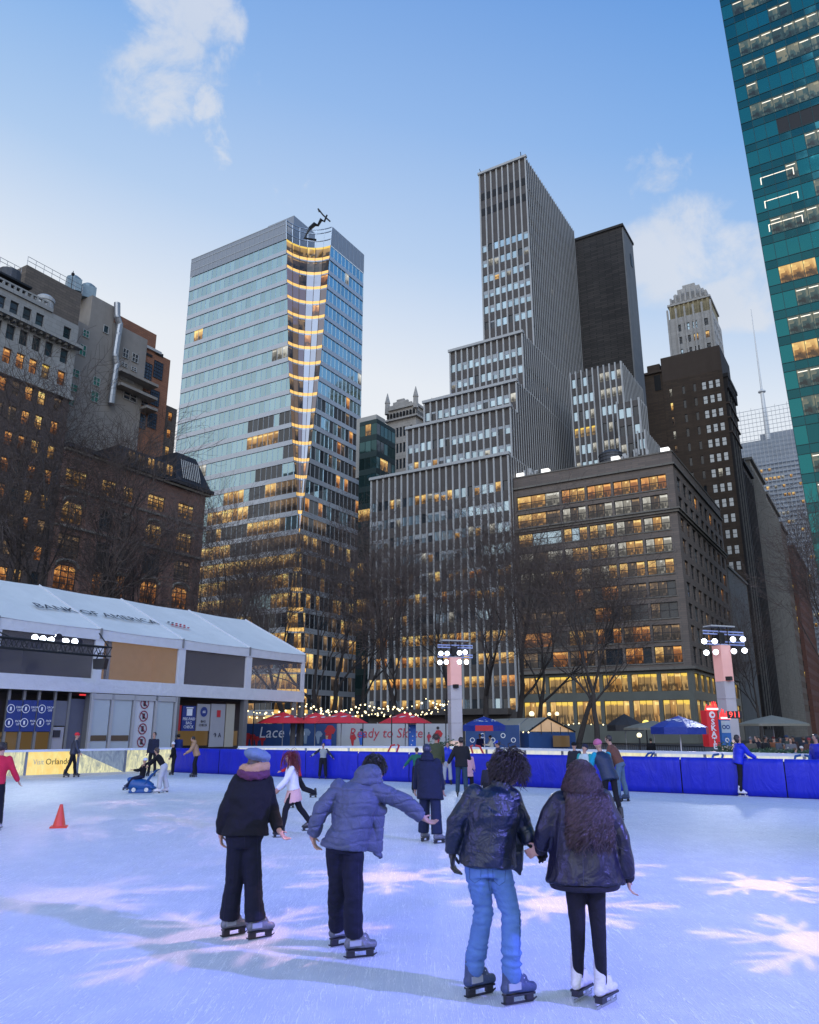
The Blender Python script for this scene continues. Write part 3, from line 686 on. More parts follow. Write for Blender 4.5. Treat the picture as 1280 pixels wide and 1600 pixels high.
# ================= white crowned tower
M['whitestone'] = stone('pale_stone', (.50, .48, .45), .35, True, .8, 2.2, 1.1)
M['buffstone'] = stone('buff_stone', (.38, .32, .19), .6, True, .8, 1.5, 1.0)
def crown_tower():
    R_ = bld('stepped_crown_tower', 220, 35, 'slender white stone tower with a stepped crown and buff band')
    m = MB(); it = []
    V0, V1 = 29.3, 41.6
    rows = [(93.5 + 3.9 * k, 95.7 + 3.9 * k) for k in range(6)]
    for p in grid_wall(m, M['whitestone'], W(215, V1), FRONT, V1 - V0, 0, 117.5, [(2.2, 3.4), (4.4, 5.8), (6.6, 7.9), (9.5, 10.9)], rows, .3):
        it.append((p, M['warm'] if (p['i'] in (2, 3) and p['j'] == 4) else pick({'glass_dark': 2, 'glass_blue': 1.5}), M['sash'], 1, 2, .12))
    Ws = 14
    for p in grid_wall(m, M['whitestone'], W(215, V0), SIDE, Ws, 0, 117.5, even(5, Ws, .6, .5), rows, .3): it.append((p, M['glass_dark'], None))
    m.uvbox(215, 229, V0, V1, 0, 117.5, M['whitestone'], skip='fl')
    for k in range(6): m.uvbox(214.6, 215, V0 + k * 2.4, V0 + .5 + k * 2.4, 80, 120.5, M['whitestone'])
    m.build('wall', R_)
    m = MB(); m.uvbox(215.6, 228.4, V0 + .5, V1 - .5, 117.5, 121.8, M['buffstone']); m.uvbox(215.1, 228.9, V0 + .1, V1 - .1, 121.8, 122.4, M['whitestone'])
    for k in range(9): m.uvbox(215.3, 215.6, V0 + .8 + 1.3 * k, V0 + 1.3 + 1.3 * k, 117.5, 121.8, M['buffstone'])
    m.build('buff_band', R_)
    m = MB()
    for k, (ins, z0, z1) in enumerate(((.9, 122.4, 124.1), (1.9, 124.1, 125.7), (3.0, 125.7, 127.5), (4.4, 127.5, 129.0))): m.uvbox(215.2 + ins * .6, 228 - ins * .6, V0 + ins, V1 - ins, z0, z1, M['whitestone'])
    for k in range(8):
        m.uvbox(215.0, 215.8, V0 + 1.0 + k * 1.4, V0 + 1.5 + k * 1.4, 122.4, 124.2 + 1.2 * min(k, 7 - k) * .8, M['whitestone'])
    m.build('crown', R_); put_windows(R_, it)
crown_tower()

# ================= far screen-walled tower with spire
M['ceramic'] = mat('ceramic_rod_screen', (.30, .34, .40), .5, .2, var=.15, scale=.15)
def screen_tower():
    R_ = bld('screen_wall_tower', 335, 20, 'far pale grey tower wrapped in thin rods under a tall white spire')
    m = MB(); m.uvbox(331, 360, -14, 40.5, 0, 116, M['ceramic']); m.build('wall', R_)
    rods = MB()
    for k in range(37): 
        v_ = -13.5 + k * 1.5; rods.uvbox(329.9, 330.05, v_, v_ + .13, 20, 128.5 + (k % 3) * .8, M['pier'])
    for k in range(60): rods.uvbox(330.2, 330.35, -14, 40.5, 20 + k * 1.85, 20.5 + k * 1.85 if k < 47 else 20.13 + k * 1.85, M['ceramic'])
    rods.build('rod_screen', R_)
    wm = MB(); rr = random.Random(5)
    for j in range(22):
        z = 28 + j * 3.7; hot = rr.random()
        for i in range(36):
            if rr.random() < (.55 if hot > .6 else .14): c = W(330.7, 40 - 1.5 * i, z); wm.face([c, c + FRONT * 1.0, c + FRONT * 1.0 + Vector((0, 0, 1.5)), c + Vector((0, 0, 1.5))], M['warm' if rr.random() < .7 else 'pale'])
    o = wm.build('windows', R_); o['kind'] = 'stuff'
    m = MB(); b = P(1195, 645, 300); c = Vector((b.x, b.y, 116)); m.tube([c, c + Vector((0, 0, 22)), c + Vector((0, 0, 22.6)), c + Vector((0, 0, 60))], [1.0, .75, .45, .12], M['whitemetal'], 8); m.lathe(c + Vector((0, 0, 21)), [(.7, 0), (1.5, .3), (1.5, .8), (.6, 1)], M['whitemetal'], 10); m.build('spire', R_)
    m = MB(); m.uvbox(336, 356, -5, 33, 116, 120, M['grille']); m.build('plant_room', R_)
M['whitemetal'] = mat('white_metal', (.6, .62, .64), .4, .2, var=0)
screen_tower()

# ================= teal glass tower
def teal_tower():
    R_ = bld('teal_glass_tower', 125, -10, 'teal glass tower cut off by the right edge of the picture')
    Z = Vector((0, 0, 1)); U0 = 114.0; fh = 4.15; VL = 5.9; lean = 2.9 / 116
    g1 = MB(); it = []; mull = MB(); rr = random.Random(12)
    edge = lambda z: VL + lean * z
    nf = 38; p = 1.62
    for k in range(nf):
        z0 = fh * k + .8; z1 = z0 + 1.35; z2 = z0 + fh
        runs = {}; 
        for (a, b, kind) in ((z0, z1, 's'), (z1, z2, 'g')):
            run = 0
            for i in range(17):
                v0a, v0b = edge(a) - p * i, edge(b) - p * i; v1a, v1b = v0a - p, v0b - p
                if kind == 's': g = M['glass_tealdk']
                else:
                    if run <= 0: run = rr.randint(1, 4); cur = rr.choice(['glass_teal'] * 4 + ['glass_tealdk'] + ['tealroom'] * 3 + (['warm'] if rr.random() < .25 else ['tealroom']))
                    run -= 1; g = M[cur]
                    if abs(z0 - 88.5) < 3.2 and i > 2: g = M['black']
                    if i == 0: g = M['glass_teal']
                q = [W(U0, v0a, a), W(U0, v1a, a), W(U0, v1b, b), W(U0, v0b, b)]
                it.append((q, g, kind))
                mull.obox(q[0] - UH * .05 , FRONT * .07, UH * .08, (q[3] - q[0]), M['tealmull'])
                if g in (M['tealroom'],) and rr.random() < .75:       # ceiling light strips inside the lit offices
                    c = q[3] - Z * .5 + FRONT * .2 - UH * .02; it.append(([c, c + FRONT * (p - .4), c + FRONT * (p - .4) + Z * .14, c + Z * .14], M['strip'], 'l'))
            mull.obox(W(U0 - .06, edge(b), b - .05), FRONT * 27.5, UH * .08, Z * .09, M['tealmull'])
            q = [W(U0, edge(a), a), W(U0, edge(b), b)]
    # lit frames of three meeting rooms
    for zc_ in (80.5, 76.3, 72.2):
        o = W(U0 - .03, edge(zc_) - 1.3, zc_); mb = it
        for (a, b, w_, h_) in ((0, 2.2, 4.6, .13), (0, 1.1, .13, 1.2), (4.47, 1.1, .13, 1.2)):
            c = o + FRONT * a + Z * b; it.append(([c, c + FRONT * w_, c + FRONT * w_ + Z * h_, c + Z * h_], M['strip'], 'l'))
    side = MB(); zt = fh * nf + .8
    side.face([W(U0, edge(0), 0), W(U0 + 40, edge(0), 0), W(U0 + 40, edge(zt), zt), W(U0, edge(zt), zt)][::-1], M['glass_tealdk'])
    side.face([W(U0 + .4, edge(0) - .1, 0), W(U0 + .4, edge(0) - 27.5, 0), W(U0 + .4, edge(zt) - 27.5, zt), W(U0 + .4, edge(zt) - .1, zt)], M['black'])
    side.face([W(U0 + .0, edge(0) - 27.5, 0), W(U0 + 40, edge(0) - 27.5, 0), W(U0 + 40, edge(zt) - 27.5, zt), W(U0, edge(zt) - 27.5, zt)], M['glass_tealdk'])
    side.face([W(U0, edge(zt), zt), W(U0, edge(zt) - 27.5, zt), W(U0 + 40, edge(zt) - 27.5, zt), W(U0 + 40, edge(zt), zt)], M['roof'])
    side.build('wall', R_); mull.build('mullions', R_)
    big = [t for t in it if t[2] == 'g']; big.sort(key=lambda t: abs(t[0][0].z - 70) + (W(U0, 6, 0) - Vector((t[0][0].x, t[0][0].y, 0))).length * 3)
    for t in big[:100]:
        mb = MB(); mb.face(t[0], t[1]); mb.build('window', R_)
    ids = {id(t) for t in big[:100]}; mb = MB()
    for t in it:
        if id(t) not in ids: mb.face(t[0], t[1])
    o = mb.build('windows', R_); o['kind'] = 'stuff'
M['tealroom'] = lit('lit_teal_room', (.04, .09, .09), (.30, .27, .17), .9, ceil=.1)
M['strip'] = mat('ceiling_light', (.9, .9, .9), .5, var=0, emit=(1, .80, .48), estr=1.0)
M['tealmull'] = mat('dark_teal_mullion', (.01, .05, .055), .4, .4, var=0)
teal_tower()

# ================= dark green glass block, gothic tower
def green_block():
    R_ = bld('dark_green_glass_block', 130, 88, 'dark green glass block squeezed between the bowed tower and the stepped tower')
    m = MB(); it = []; U0, V0, V1, ZT = 125.0, 83.6, 87.9, 63.8
    rows = floors(1, 17, 3.65, 1.1, 2.45)
    for p in grid_wall(m, M['navyband'], W(U0, V1), FRONT, V1 - V0, 0, ZT, even(3, V1 - V0, 0, .95), rows, .06):
        it.append((p, (pick({'glass_navy': 9, 'warm': .4}) if p['j'] > 11 else pick({'glass_navy': 3, 'warm': 2, 'glass_dark': 2, 'dim': 1})), None))
    for p in grid_wall(m, M['navyband'], W(U0, V0), SIDE, 7.2, 0, ZT, even(5, 7.2, 0, .95), rows, .06):
        it.append((p, pick({'glass_navy': 6, 'warm': .7, 'glass_dark': 2}), None))
    m.uvbox(U0, U0 + 7.2, V0, V1, 0, ZT, M['navyband'], skip='fl'); m.build('wall', R_)
    m = MB(); m.uvbox(U0 + 5.2, U0 + 8.6, V0 + 3.6, V1 + 4.5, ZT - 10, ZT + 3.6, M['palebox']); m.build('plant_room', R_)
    put_windows(R_, it)
M['navyband'] = mat('dark_green_metal', (.02, .045, .05), .4, .4, var=.1)
M['palebox'] = mat('pale_plant_screen', (.46, .45, .42), .8, var=.1)
green_block()
def gothic():
    R_ = bld('pinnacled_stone_tower', 174, 105, 'pale stone tower crowned with pinnacles rising behind the dark glass block')
    m = MB(); it = []; U0, V0, V1, ZT = 170.0, 101, 110.2, 87.5
    rows = [(ZT - 8.4 - 4.6 * k, ZT - 5.6 - 4.6 * k) for k in range(9)][::-1]
    cx = [(a, a + .75) for a in (2.9, 4.0, 5.1)] + [(7.3, 8.1)]
    for p in grid_wall(m, M['gothst'], W(U0, V1), FRONT, V1 - V0, 0, ZT, [(1.0, 1.5)] + cx, rows, .25): it.append((p, pick({'glass_dark': 9, 'warm': 1}), None))
    for p in grid_wall(m, M['gothst'], W(U0, V0), SIDE, 9, 0, ZT, even(4, 9, 1, .35), rows, .25): it.append((p, M['glass_dark'], None))
    m.uvbox(U0, U0 + 9, V0, V1, 0, ZT, M['gothst'], skip='fl'); m.build('wall', R_)
    m = MB(); m.uvbox(U0 - .7, U0 + 9.7, V0 - .7, V1 + .7, ZT - 3.4, ZT - 2.9, M['gothst']); m.uvbox(U0 - .5, U0 + 9.5, V0 - .5, V1 + .5, ZT - .2, ZT + .5, M['gothst'])
    for k in range(9): m.uvbox(U0 - .55, U0 - .05, V0 + .2 + k * 1.05, V0 + .65 + k * 1.05, ZT - 2.6, ZT - 1.3, M['black'])
    for k in range(8): m.uvbox(U0 + .3 + k * 1.1, U0 + .8 + k * 1.1, V0 - .1, V0 - .02, ZT - 2.6, ZT - 1.3, M['black'])
    for k, h_ in ((0, .7), (1, 1.5), (2, 2.1), (3, 2.1), (4, 1.5), (5, .7)): m.uvbox(U0 - .3, U0 + .3, V0 + 1.2 + k * 1.2, V0 + 2.4 + k * 1.2, ZT + .5, ZT + .5 + h_, M['gothst'])
    m.build('parapet', R_)
    for (a, b) in ((0, 0), (0, 9.2), (9, 0), (9, 9.2)):
        m = MB(); c = W(U0 + a, V0 + b, ZT - 1); m.tube([c, c + Vector((0, 0, 3.2)), c + Vector((0, 0, 3.3)), c + Vector((0, 0, 6.4))], [.75, .65, .8, .08], M['gothst'], 8); m.build('pinnacle', R_)
    put_windows(R_, it)
M['gothst'] = stone('weathered_pale_stone', (.55, .51, .46), .45)
gothic()

# ================= the row along the left street
M['greylime'] = stone('grey_limestone', (.34, .34, .33), .35)
M['darkbrick'] = brick('dark_purple_brick', (.10, .072, .066), (.075, .058, .055), (.06, .05, .05), .5, .85, .4)
M['roofbrick'] = brick('soot_brown_brick', (.17, .14, .115), (.125, .105, .09), (.10, .085, .075), .35, .85, .5)
def classical():
    R_ = bld('limestone_topped_building', 50, 100, 'classical building with a grey limestone top over dark brick floors')
    m = MB(); it = []; U0, U1, V0 = 26, 64.4, 97.0; Wd = U1 - U0
    cols = []
    x = Wd - 1.75
    while x > 2: cols.append((x - .62, x + .62)); x -= 1.95 if len(cols) > 1 else 2.5
    cols = sorted(cols); nc = len(cols)
    top = [(50.2, 52.5), (53.9, 56.0)]
    for (wm, z0, z1, rows, lp) in ((M['darkbrick'], 0, 48.4, floors(1.0, 13, 3.65, 1.1, 2.05), .6), (M['greylime'], 48.4, 60.2, [(49.9, 52.1), (53.4, 55.6), (57.2, 59.2)], .5)):
        for p in grid_wall(m, wm, W(U0, V0), SIDE, Wd, z0, z1, cols, rows, .3, (lambda i, j: wm is M['greylime'] and j == 2 and i == nc - 2)):
            if wm is M['greylime']: g = (pick({'warm': 2, 'amber': 2, 'gold': 1}) if p['j'] == 0 else M['glass_dark'])
            else: g = pick({'warm': 2, 'amber': 2.2, 'dim': 2, 'glass_dark': 1.6}) if p['o'].z < 46 else M['glass_dark']
            it.append((p, g, M['sash'], 1, 2, .11))
    m.uvbox(U0, U1, V0, 112, 0, 60.2, M['greylime'], skip='f')
    m.build('wall', R_)
    m = MB(); m.uvbox(U0, U1 + .4, V0 - 1.1, V0, 56.25, 56.75, M['greylime'])
    n = int(Wd / 1.0)
    for k in range(n): m.uvbox(U0 + k * 1.0, U0 + .38 + k * 1.0, V0 - .85, V0 - .002, 55.85, 56.25, M['midstone'])
    m.build('bracketed_cornice', R_)
    m = MB(); m.uvbox(U0, U1 + .2, V0 - .5, V0, 48.1, 48.6, M['greylime']); m.build('belt_course', R_)
    m = MB(); m.uvbox(U0, U1 - 4.5, V0 - .25, V0 + 1, 60.2, 60.8, M['greylime']); m.uvbox(U0, U1 - 5, V0 + .2, V0 + .5, 61.6, 61.85, M['greylime'])
    for k in range(40): m.uvbox(U0 + k * .85, U0 + k * .85 + .3, V0 + .2, V0 + .5, 60.8, 61.6, M['greylime'])
    m.build('balustrade', R_)
    m = MB(); c = W(59.5, 98.5, 0); m.lathe((c.x, c.y, 60.8), [(1.2, 0), (1.2, 1.4), (1.35, 1.4), (1.35, 1.9), (.9, 2.3), (0.02, 2.4)], M['pier'], 16); m.build('roof_fan', R_)
    put_windows(R_, it)
    R2 = bld('blank_brick_block', 60, 105, 'big blank soot brown brick block rising behind the classical building')
    m = MB(); shell(m, M['roofbrick'], 58.6, 68.2, 103, 115, 69.5, skip=''); m.uvbox(40, 58.6, 104.5, 115, 0, 65.5, M['roofbrick']); m.build('wall', R2)
    m = MB(); m.uvbox(45, 58.4, 104.3, 104.5, 63.4, 64.6, M['black']); m.uvbox(45, 58.4, 104.3, 104.5, 60.6, 61.9, M['black']); m.build('louvre', R2)
    m = MB()
    for a, b in (((58.6, 103, 70.9), (68.2, 103, 70.9)), ((58.6, 103, 70.2), (68.2, 103, 70.2))): m.tube([W(*a), W(*b)], .04, M['steel'], 4)
    for k in range(8): m.tube([W(58.6 + 1.37 * k, 103, 69.5), W(58.6 + 1.37 * k, 103, 70.9)], .04, M['steel'], 4)
    m.tube([W(66.2, 103, 69.5), W(66.2, 103, 72.6)], .06, M['black'], 4); m.ball(W(66.2, 103, 72), .3, M['black'], 6, 4)
    m.build('roof_railing', R2)
    t = empty('rooftop_platform_tank', W(57, 101, 64), 'dark rooftop tank on a railed platform at the far left of the skyline', 'water tank')
    m = MB(); c = P(16, 425, 101); m.lathe(c + Vector((0, 0, -1.6)), [(1.5, 0), (1.5, 1.6), (.02, 2.1)], M['tankm'], 14); m.build('barrel', t)
    m = MB(); 
    for dz in (.9, 1.5): m.tube([c + UH * -3 + Vector((0, 0, dz)), c + UH * 1.6 + Vector((0, 0, dz)), c + UH * 1.6 + VH * 2 + Vector((0, 0, dz))], .04, M['steel'], 4)
    for k in range(5): m.tube([c + UH * (1.6 - 1.1 * k) + Vector((0, 0, -2)), c + UH * (1.6 - 1.1 * k) + Vector((0, 0, 1.5))], .04, M['steel'], 4)
    m.box(c + Vector((0, 0, -2)), (5, 4, .3), M['black'], math.atan2(UH.y, UH.x)); m.build('platform', t)
classical()
M['stucco'] = stone('grey_stucco', (.29, .265, .24), .4, False)
M['duct'] = mat('galvanised_duct', (.33, .34, .36), .35, .6, var=.15)
M['greenwin'] = glass('green_tinted_glass', (.10, .30, .24), .4, .1, .5, .02)
M['coolun'] = mat('blue_grey_cooler', (.22, .29, .33), .5, .3, var=.2)
def stucco_block():
    R_ = bld('stucco_block', 76, 110, 'plain grey stucco block with green windows, a silver duct and balconies')
    V = 108.0; k_ = V / 97
    def uz(x, y): 
        r = ray(x, y); rr = r.x / r.y; Y = V / (-UH.y * rr + UH.x); return Y * (UH.x * rr + UH.y), CAMZ + r.z / r.y * Y
    m = MB(); it = []
    u0 = uz(100, 560)[0]; uA = uz(145, 461)[0]; uB = uz(180, 480)[0]; zA = uz(145, 461)[1]; zB = uz(130, 505)[1]; uC = uz(228, 560)[0]; zC = uz(200, 515)[1]
    wins = []
    def hole(x0, y0, x1, y1, g='greenwin', nx=2, ny=1):
        a, za = uz(x0, y0); b, zb = uz(x1, y1); wins.append((min(a, b), max(a, b), min(za, zb), max(za, zb), g, nx, ny))
    s2 = lambda x, y: (90 + x / 5.925, 430 + y / 5.925)
    for a in ((235, 495, 285, 590), (205, 630, 255, 760), (120, 850, 195, 960), (95, 985, 180, 1095), (90, 1130, 150, 1220), (330, 930, 385, 1040), (310, 1060, 370, 1190)): hole(*s2(a[0], a[1]), *s2(a[2], a[3]), 'greenwin', 2, 2)
    for a in ((425, 455, 465, 550),): hole(*s2(a[0], a[1]), *s2(a[2], a[3]), 'glass_dark', 1, 1)
    for a in ((605, 670, 650, 780), (690, 715, 740, 820), (590, 800, 640, 860), (680, 840, 725, 900), (575, 930, 700, 1010), (610, 1055, 725, 1190)): hole(*s2(a[0], a[1]), *s2(a[2], a[3]), 'glass_dark', 2, 2)
    m.uvbox(u0, uA, V, V + 9, 0, zB, M['stucco']); m.uvbox(uA, uB, V - .01, V + 9, 0, zA, M['stucco']); m.uvbox(uB, uC, V + .02, V + 9, 0, zC, M['stucco'])
    m.uvbox(uz(130, 470)[0], uA, V + 3, V + 9, zB, zA, M['stucco'])
    m.build('wall', R_)
    for (a, b, z0, z1, g, nx, ny) in wins:
        p = dict(o=W(a, V - .06, z0), A=SIDE, N=-VH, w=b - a, h=z1 - z0); it.append((p, M[g], M['sash_pale'], nx, ny, .1, .1))
    put_windows(R_, it)
    m = MB(); pts = [(520, 270), (520, 400), (545, 470), (530, 560), (500, 760), (515, 840), (490, 1000), (462, 1200)]
    m.tube([W(uz(*s2(*p))[0], V - .9, uz(*s2(*p))[1]) for p in pts], .55, M['duct'], 10)
    for q in pts[1:-1]: m.ball(W(uz(*s2(*q))[0], V - .9, uz(*s2(*q))[1]), .6, M['duct'], 8, 5)
    m.build('exhaust_duct', R_)
    for k, dx in enumerate((0, 2.9)):
        m = MB(); c = W(uA - 2.2 + dx, V + 2.5, zA); m.box(c + Vector((0, 0, 1.2)), (2.4, 2.6, 2.2), M['coolun'], .54); m.lathe(c + Vector((0, 0, 2.3)), [(1.25, 0), (1.2, .5), (.7, .9), (.02, 1.0)], M['coolun'], 12); m.build('rooftop_cooler', R_)
    for (x0, y0, x1) in ((520, 860, 870), (520, 990, 860), (760, 1200, 850)):
        a, za = uz(*s2(x0, y0)); b, _ = uz(*s2(x1, y0 + 140))
        m = MB(); m.uvbox(a, b, V - 2.0, V + 1, za - .9, za - .4, M['stucco']); m.build('balcony', R_)
    R3 = bld('orange_brick_tower', 88, 112, 'orange brick apartment tower with tall strips of blue grid windows')
    V3 = 108.6; m = MB(); it = []
    u1, z1 = uz(257, 519); u2, z2 = uz(270, 562); ub = uz(190, 490)[0]
    m.uvbox(ub - 2, u1, V3 + 1.5, V3 + 9, 0, z1, M['orangebrick']); m.uvbox(ub, u2, V3, V3 + 9, 0, z2, M['orangebrick']); m.build('wall', R3)
    m = MB(); m.uvbox(ub - .5, u1, V3 + 1.2, V3 + 1.5, z1 - 4.2, z1 - 3.7, M['pier']); m.uvbox(ub - .5, u1, V3 - .4, V3 + .001, z2 + .003, z2 + .5, M['pier']); m.build('stone_band', R3)
    for (xa, xb) in ((805, 900), (925, 1000)):
        for (ya, yb) in ((690, 760), (775, 975), (1040, 1220), (1250, 1430)):
            a, za = uz(*s2(xa - (ya - 690) * .12, ya)); b, zb = uz(*s2(xb - (ya - 690) * .12, yb))
            it.append((dict(o=W(a, V3 - .05, zb), A=SIDE, N=-VH, w=b - a - .15, h=za - zb), M['bluegrid'], M['sash'], 4, 5, .07, .08))
    put_windows(R3, it)
    R4 = bld('small_brown_apartment_block', 95, 115, 'small brown apartment block just left of the bowed glass tower', )
    m = MB(); it = []; V4 = 112
    r = ray(262, 622); 
    for p in grid_wall(m, M['roofbrick'], W(90, V4), SIDE, 7.4, 0, 62, even(3, 7.4, .4, .45), floors(2, 17, 3.5, 1.1, 1.8), .2): it.append((p, pick({'warm': 2, 'amber': 1, 'glass_dark': 2}), M['sash'], 1, 2, .08))
    m.uvbox(90, 97.4, V4, V4 + 8, 0, 62, M['roofbrick'], skip='f'); m.build('wall', R4); put_windows(R4, it)
M['orangebrick'] = brick('orange_brick', (.33, .145, .080), (.26, .115, .066), (.15, .09, .07), .45, .85, .3)
M['bluegrid'] = glass('blue_grid_glass', (.10, .16, .25), .6, .1, .4, .02)
stucco_block()
M['studiobrick'] = brick('wine_brick', (.21, .115, .095), (.16, .09, .078), (.13, .10, .09), .5, .85, .45)
def studio():
    R_ = bld('mansard_brick_building', 78, 100, 'wine red brick building with arched lit windows under a black mansard roof')
    m = MB(); U0, U1, V0, ZE = 64.5, 92.2, 97.0, 41.0; Wd = U1 - U0; it = []
    def w_(a, b, z0, z1, g, nx=2, ny=3): it.append((dict(o=W(U0 + a, V0 + .0, z0), A=SIDE, N=-VH, w=b - a, h=z1 - z0), M[g], M['sash'], nx, ny, .12, .12))
    bays = [(.8, 4.4), (7.0, 9.6), (10.9, 12.9), (15.6, 19.1), (21.9, 25.4)]
    rows = [(20.7, 24.2), (25.2, 28.6), (30.2, 33.4), (35.7, 38.2)]
    ps = grid_wall(m, M['studiobrick'], W(U0, V0), SIDE, Wd, 0, ZE, bays, [(12, 16), (16.8, 19.8)] + rows, .35)
    for p in ps:
        i, j = p['i'], p['j']
        g = {2: 'amber', 3: 'glass_dark', 4: 'warm', 5: 'warm'}.get(j, 'dim')
        if j == 4 and i in (1, 2): g = 'glass_dark'
        if j == 3 and i in (0, 4): g = 'dim'
        if j == 2 and i == 2: g = 'amber'
        it.append((p, M[g], M['sash'], 3 if p['w'] > 2.4 else 2, 4, .11, .12))
    m.uvbox(U0, U1, V0, 107, 0, ZE, M['studiobrick'], skip='f'); m.build('wall', R_)
    # round arch heads over the big windows
    for (a, b) in bays:
        for z in (33.4, 24.2):
            m = MB(); c = (a + b) / 2; r_ = (b - a) / 2
            m.tube([W(U0 + c + (r_ + .1) * math.cos(t), V0 - .12, z + (.55) * r_ * math.sin(t) - .35) for t in [math.pi * k / 8 for k in range(9)]], .26, M['midstone'], 5)
            for s_ in (-1, 1):
                m.face([W(U0 + c + s_ * r_, V0 - .02, z - .95), W(U0 + c + s_ * r_, V0 - .02, z + .05), W(U0 + c + s_ * r_ * .45, V0 - .02, z + .05)][::s_], M['studiobrick'])
            m.build('arch', R_)
    for z, o_ in ((29.4, .5), (19.95, .6), (34.9, .35), (40.6, .6)): m = MB(); m.uvbox(U0, U1 + o_, V0 - o_, V0 + .1, z, z + .35, M['midstone']); m.build('belt_course', R_)
    m = MB()
    for (a, b) in bays: m.uvbox(U0 + a - .5, U0 + a - .15, V0 - .3, V0, 20.3, 34.9, M['studiobrick']); m.uvbox(U0 + b + .15, U0 + b + .5, V0 - .3, V0, 20.3, 34.9, M['studiobrick'])
    m.build('pilasters', R_)
    m = MB(); m.uvbox(U0, U1 + 1.0, V0 - 1.0, 107, ZE + .003, ZE + .6, M['mansard'])
    for a0, a1, zt, ins in ((9.0, Wd - 7.5, 44.6, .8), (Wd - 7.4, Wd + .6, 47.4, 1.8)):
        A = [W(U0 + a0, V0 - .6, ZE + .6), W(U0 + a1, V0 - .6, ZE + .6), W(U0 + a1, 105, ZE + .6), W(U0 + a0, 105, ZE + .6)]
        B = [W(U0 + a0 + ins, V0 + ins, zt), W(U0 + a1 - ins, V0 + ins, zt), W(U0 + a1 - ins, 105, zt), W(U0 + a0 + ins, 105, zt)]
        m.raw(A + B, [(0, 1, 5, 4), (1, 2, 6, 5), (2, 3, 7, 6), (3, 0, 4, 7), (4, 5, 6, 7)], M['mansard'])
    for k in range(10): a = U0 + Wd - 5.6 + k * .42; m.tube([W(a, V0 - .42, 42.4), W(a, V0 + .55, 45.9)], .07, M['pier'], 4)
    m.build('roof', R_)
    for k in range(5):
        mm = MB(); pane_into(mm, dict(o=W(U0 + 10.3 + k * 1.9, V0 - .75, 41.7), A=SIDE, N=-VH, w=1.5, h=2.0), pick({'dim': 2, 'warm': 1}), M['sash'], 2, 1, .12, .1); mm.build('dormer_window', R_)
    put_windows(R_, it)
M['mansard'] = mat('black_slate', (.022, .022, .028), .6, var=.2, bump=.3)
studio()
# ================================================================ ground, ice
def sheet(name, pts, z, m_, label=None):
    m = MB(); m.face([(p[0], p[1], z) for p in pts], m_); o = m.build(name); o['kind'] = 'structure'; return o
M['pave'] = stone('plaza_paving', (.10, .10, .105), .4, False)
M['asphalt'] = mat('asphalt', (.045, .045, .05), .8, var=.2, scale=.5)
sheet('ground', [(-900, -300), (900, -300), (900, 1500), (-900, 1500)], -.02, M['pave'])
sheet('street', [W(92, -200), W(111, -200), W(111, 200), W(92, 200)], -.014, M['asphalt'])
sheet('side_street', [W(111, 7), W(700, 7), W(700, 22), W(111, 22)], -.010, M['asphalt'])
def icemat():
    m, t, b = newmat('ice'); pos = t.n('ShaderNodeNewGeometry').outputs['Position']
    def scratch(ang, sc, thr, dist):
        mp = t.n('ShaderNodeMapping'); t.set(mp.inputs['Vector'], pos); mp.inputs['Rotation'].default_value = (0, 0, ang); mp.inputs['Scale'].default_value = (sc, sc * .05, 1)
        n = t.noise(mp.outputs[0], 3, 3, .6, dist); return t.sm(t.m('ABSOLUTE', t.m('SUBTRACT', n, .5)), thr, 0)
    s = t.m('MAXIMUM', scratch(.5, 5.4, .012, .8), t.m('MAXIMUM', scratch(1.5, 4.2, .012, 1.4), t.m('MAXIMUM', scratch(2.5, 6, .010, .9), scratch(-1.1, 3.7, .012, 1.8))))
    fine = t.noise(pos, 28, 5, .7); big = t.noise(pos, .35, 4, .6); mid = t.noise(pos, 2.0, 5, .65)
    c = t.mix(big, (.50, .54, .60), (.64, .66, .69)); c = t.mix(t.m('MULTIPLY', t.sm(mid, .42, .68), .35), c, (.76, .78, .80))
    c = t.mix(t.m('MULTIPLY', s, .75), c, (.95, .96, .98)); c = t.mix(t.m('MULTIPLY', t.sm(fine, .60, .72), .30), c, (.55, .60, .68))
    t.set(b.inputs['Base Color'], c); t.set(b.inputs['Roughness'], t.m('ADD', .38, t.m('MULTIPLY', fine, .35)))
    b.inputs['Specular IOR Level'].default_value = .22
    h = t.m('ADD', t.m('MULTIPLY', fine, .5), t.m('MULTIPLY', s, .5)); bp = t.n('ShaderNodeBump', i_Strength=.55, i_Height=h); bp.inputs['Distance'].default_value = .02
    t.set(b.inputs['Normal'], bp.outputs[0]); return m
M['ice'] = icemat()
sheet('ice', [(-40, -14), (30, -14), G(1500, 1259), P(1290, 1181, 25.6), P(700, 1167, 37.2), P(380, 1169, 38.2), G(269, 1206), G(-120, 1220)][:0] or [(-32, -12), (27, -12), (22, 24), (9.5, 32), (1.5, 38.4), (-8, 38.9), (-11.8, 38.0), (-20, 32.6), (-32, 26)], 0, M['ice'])

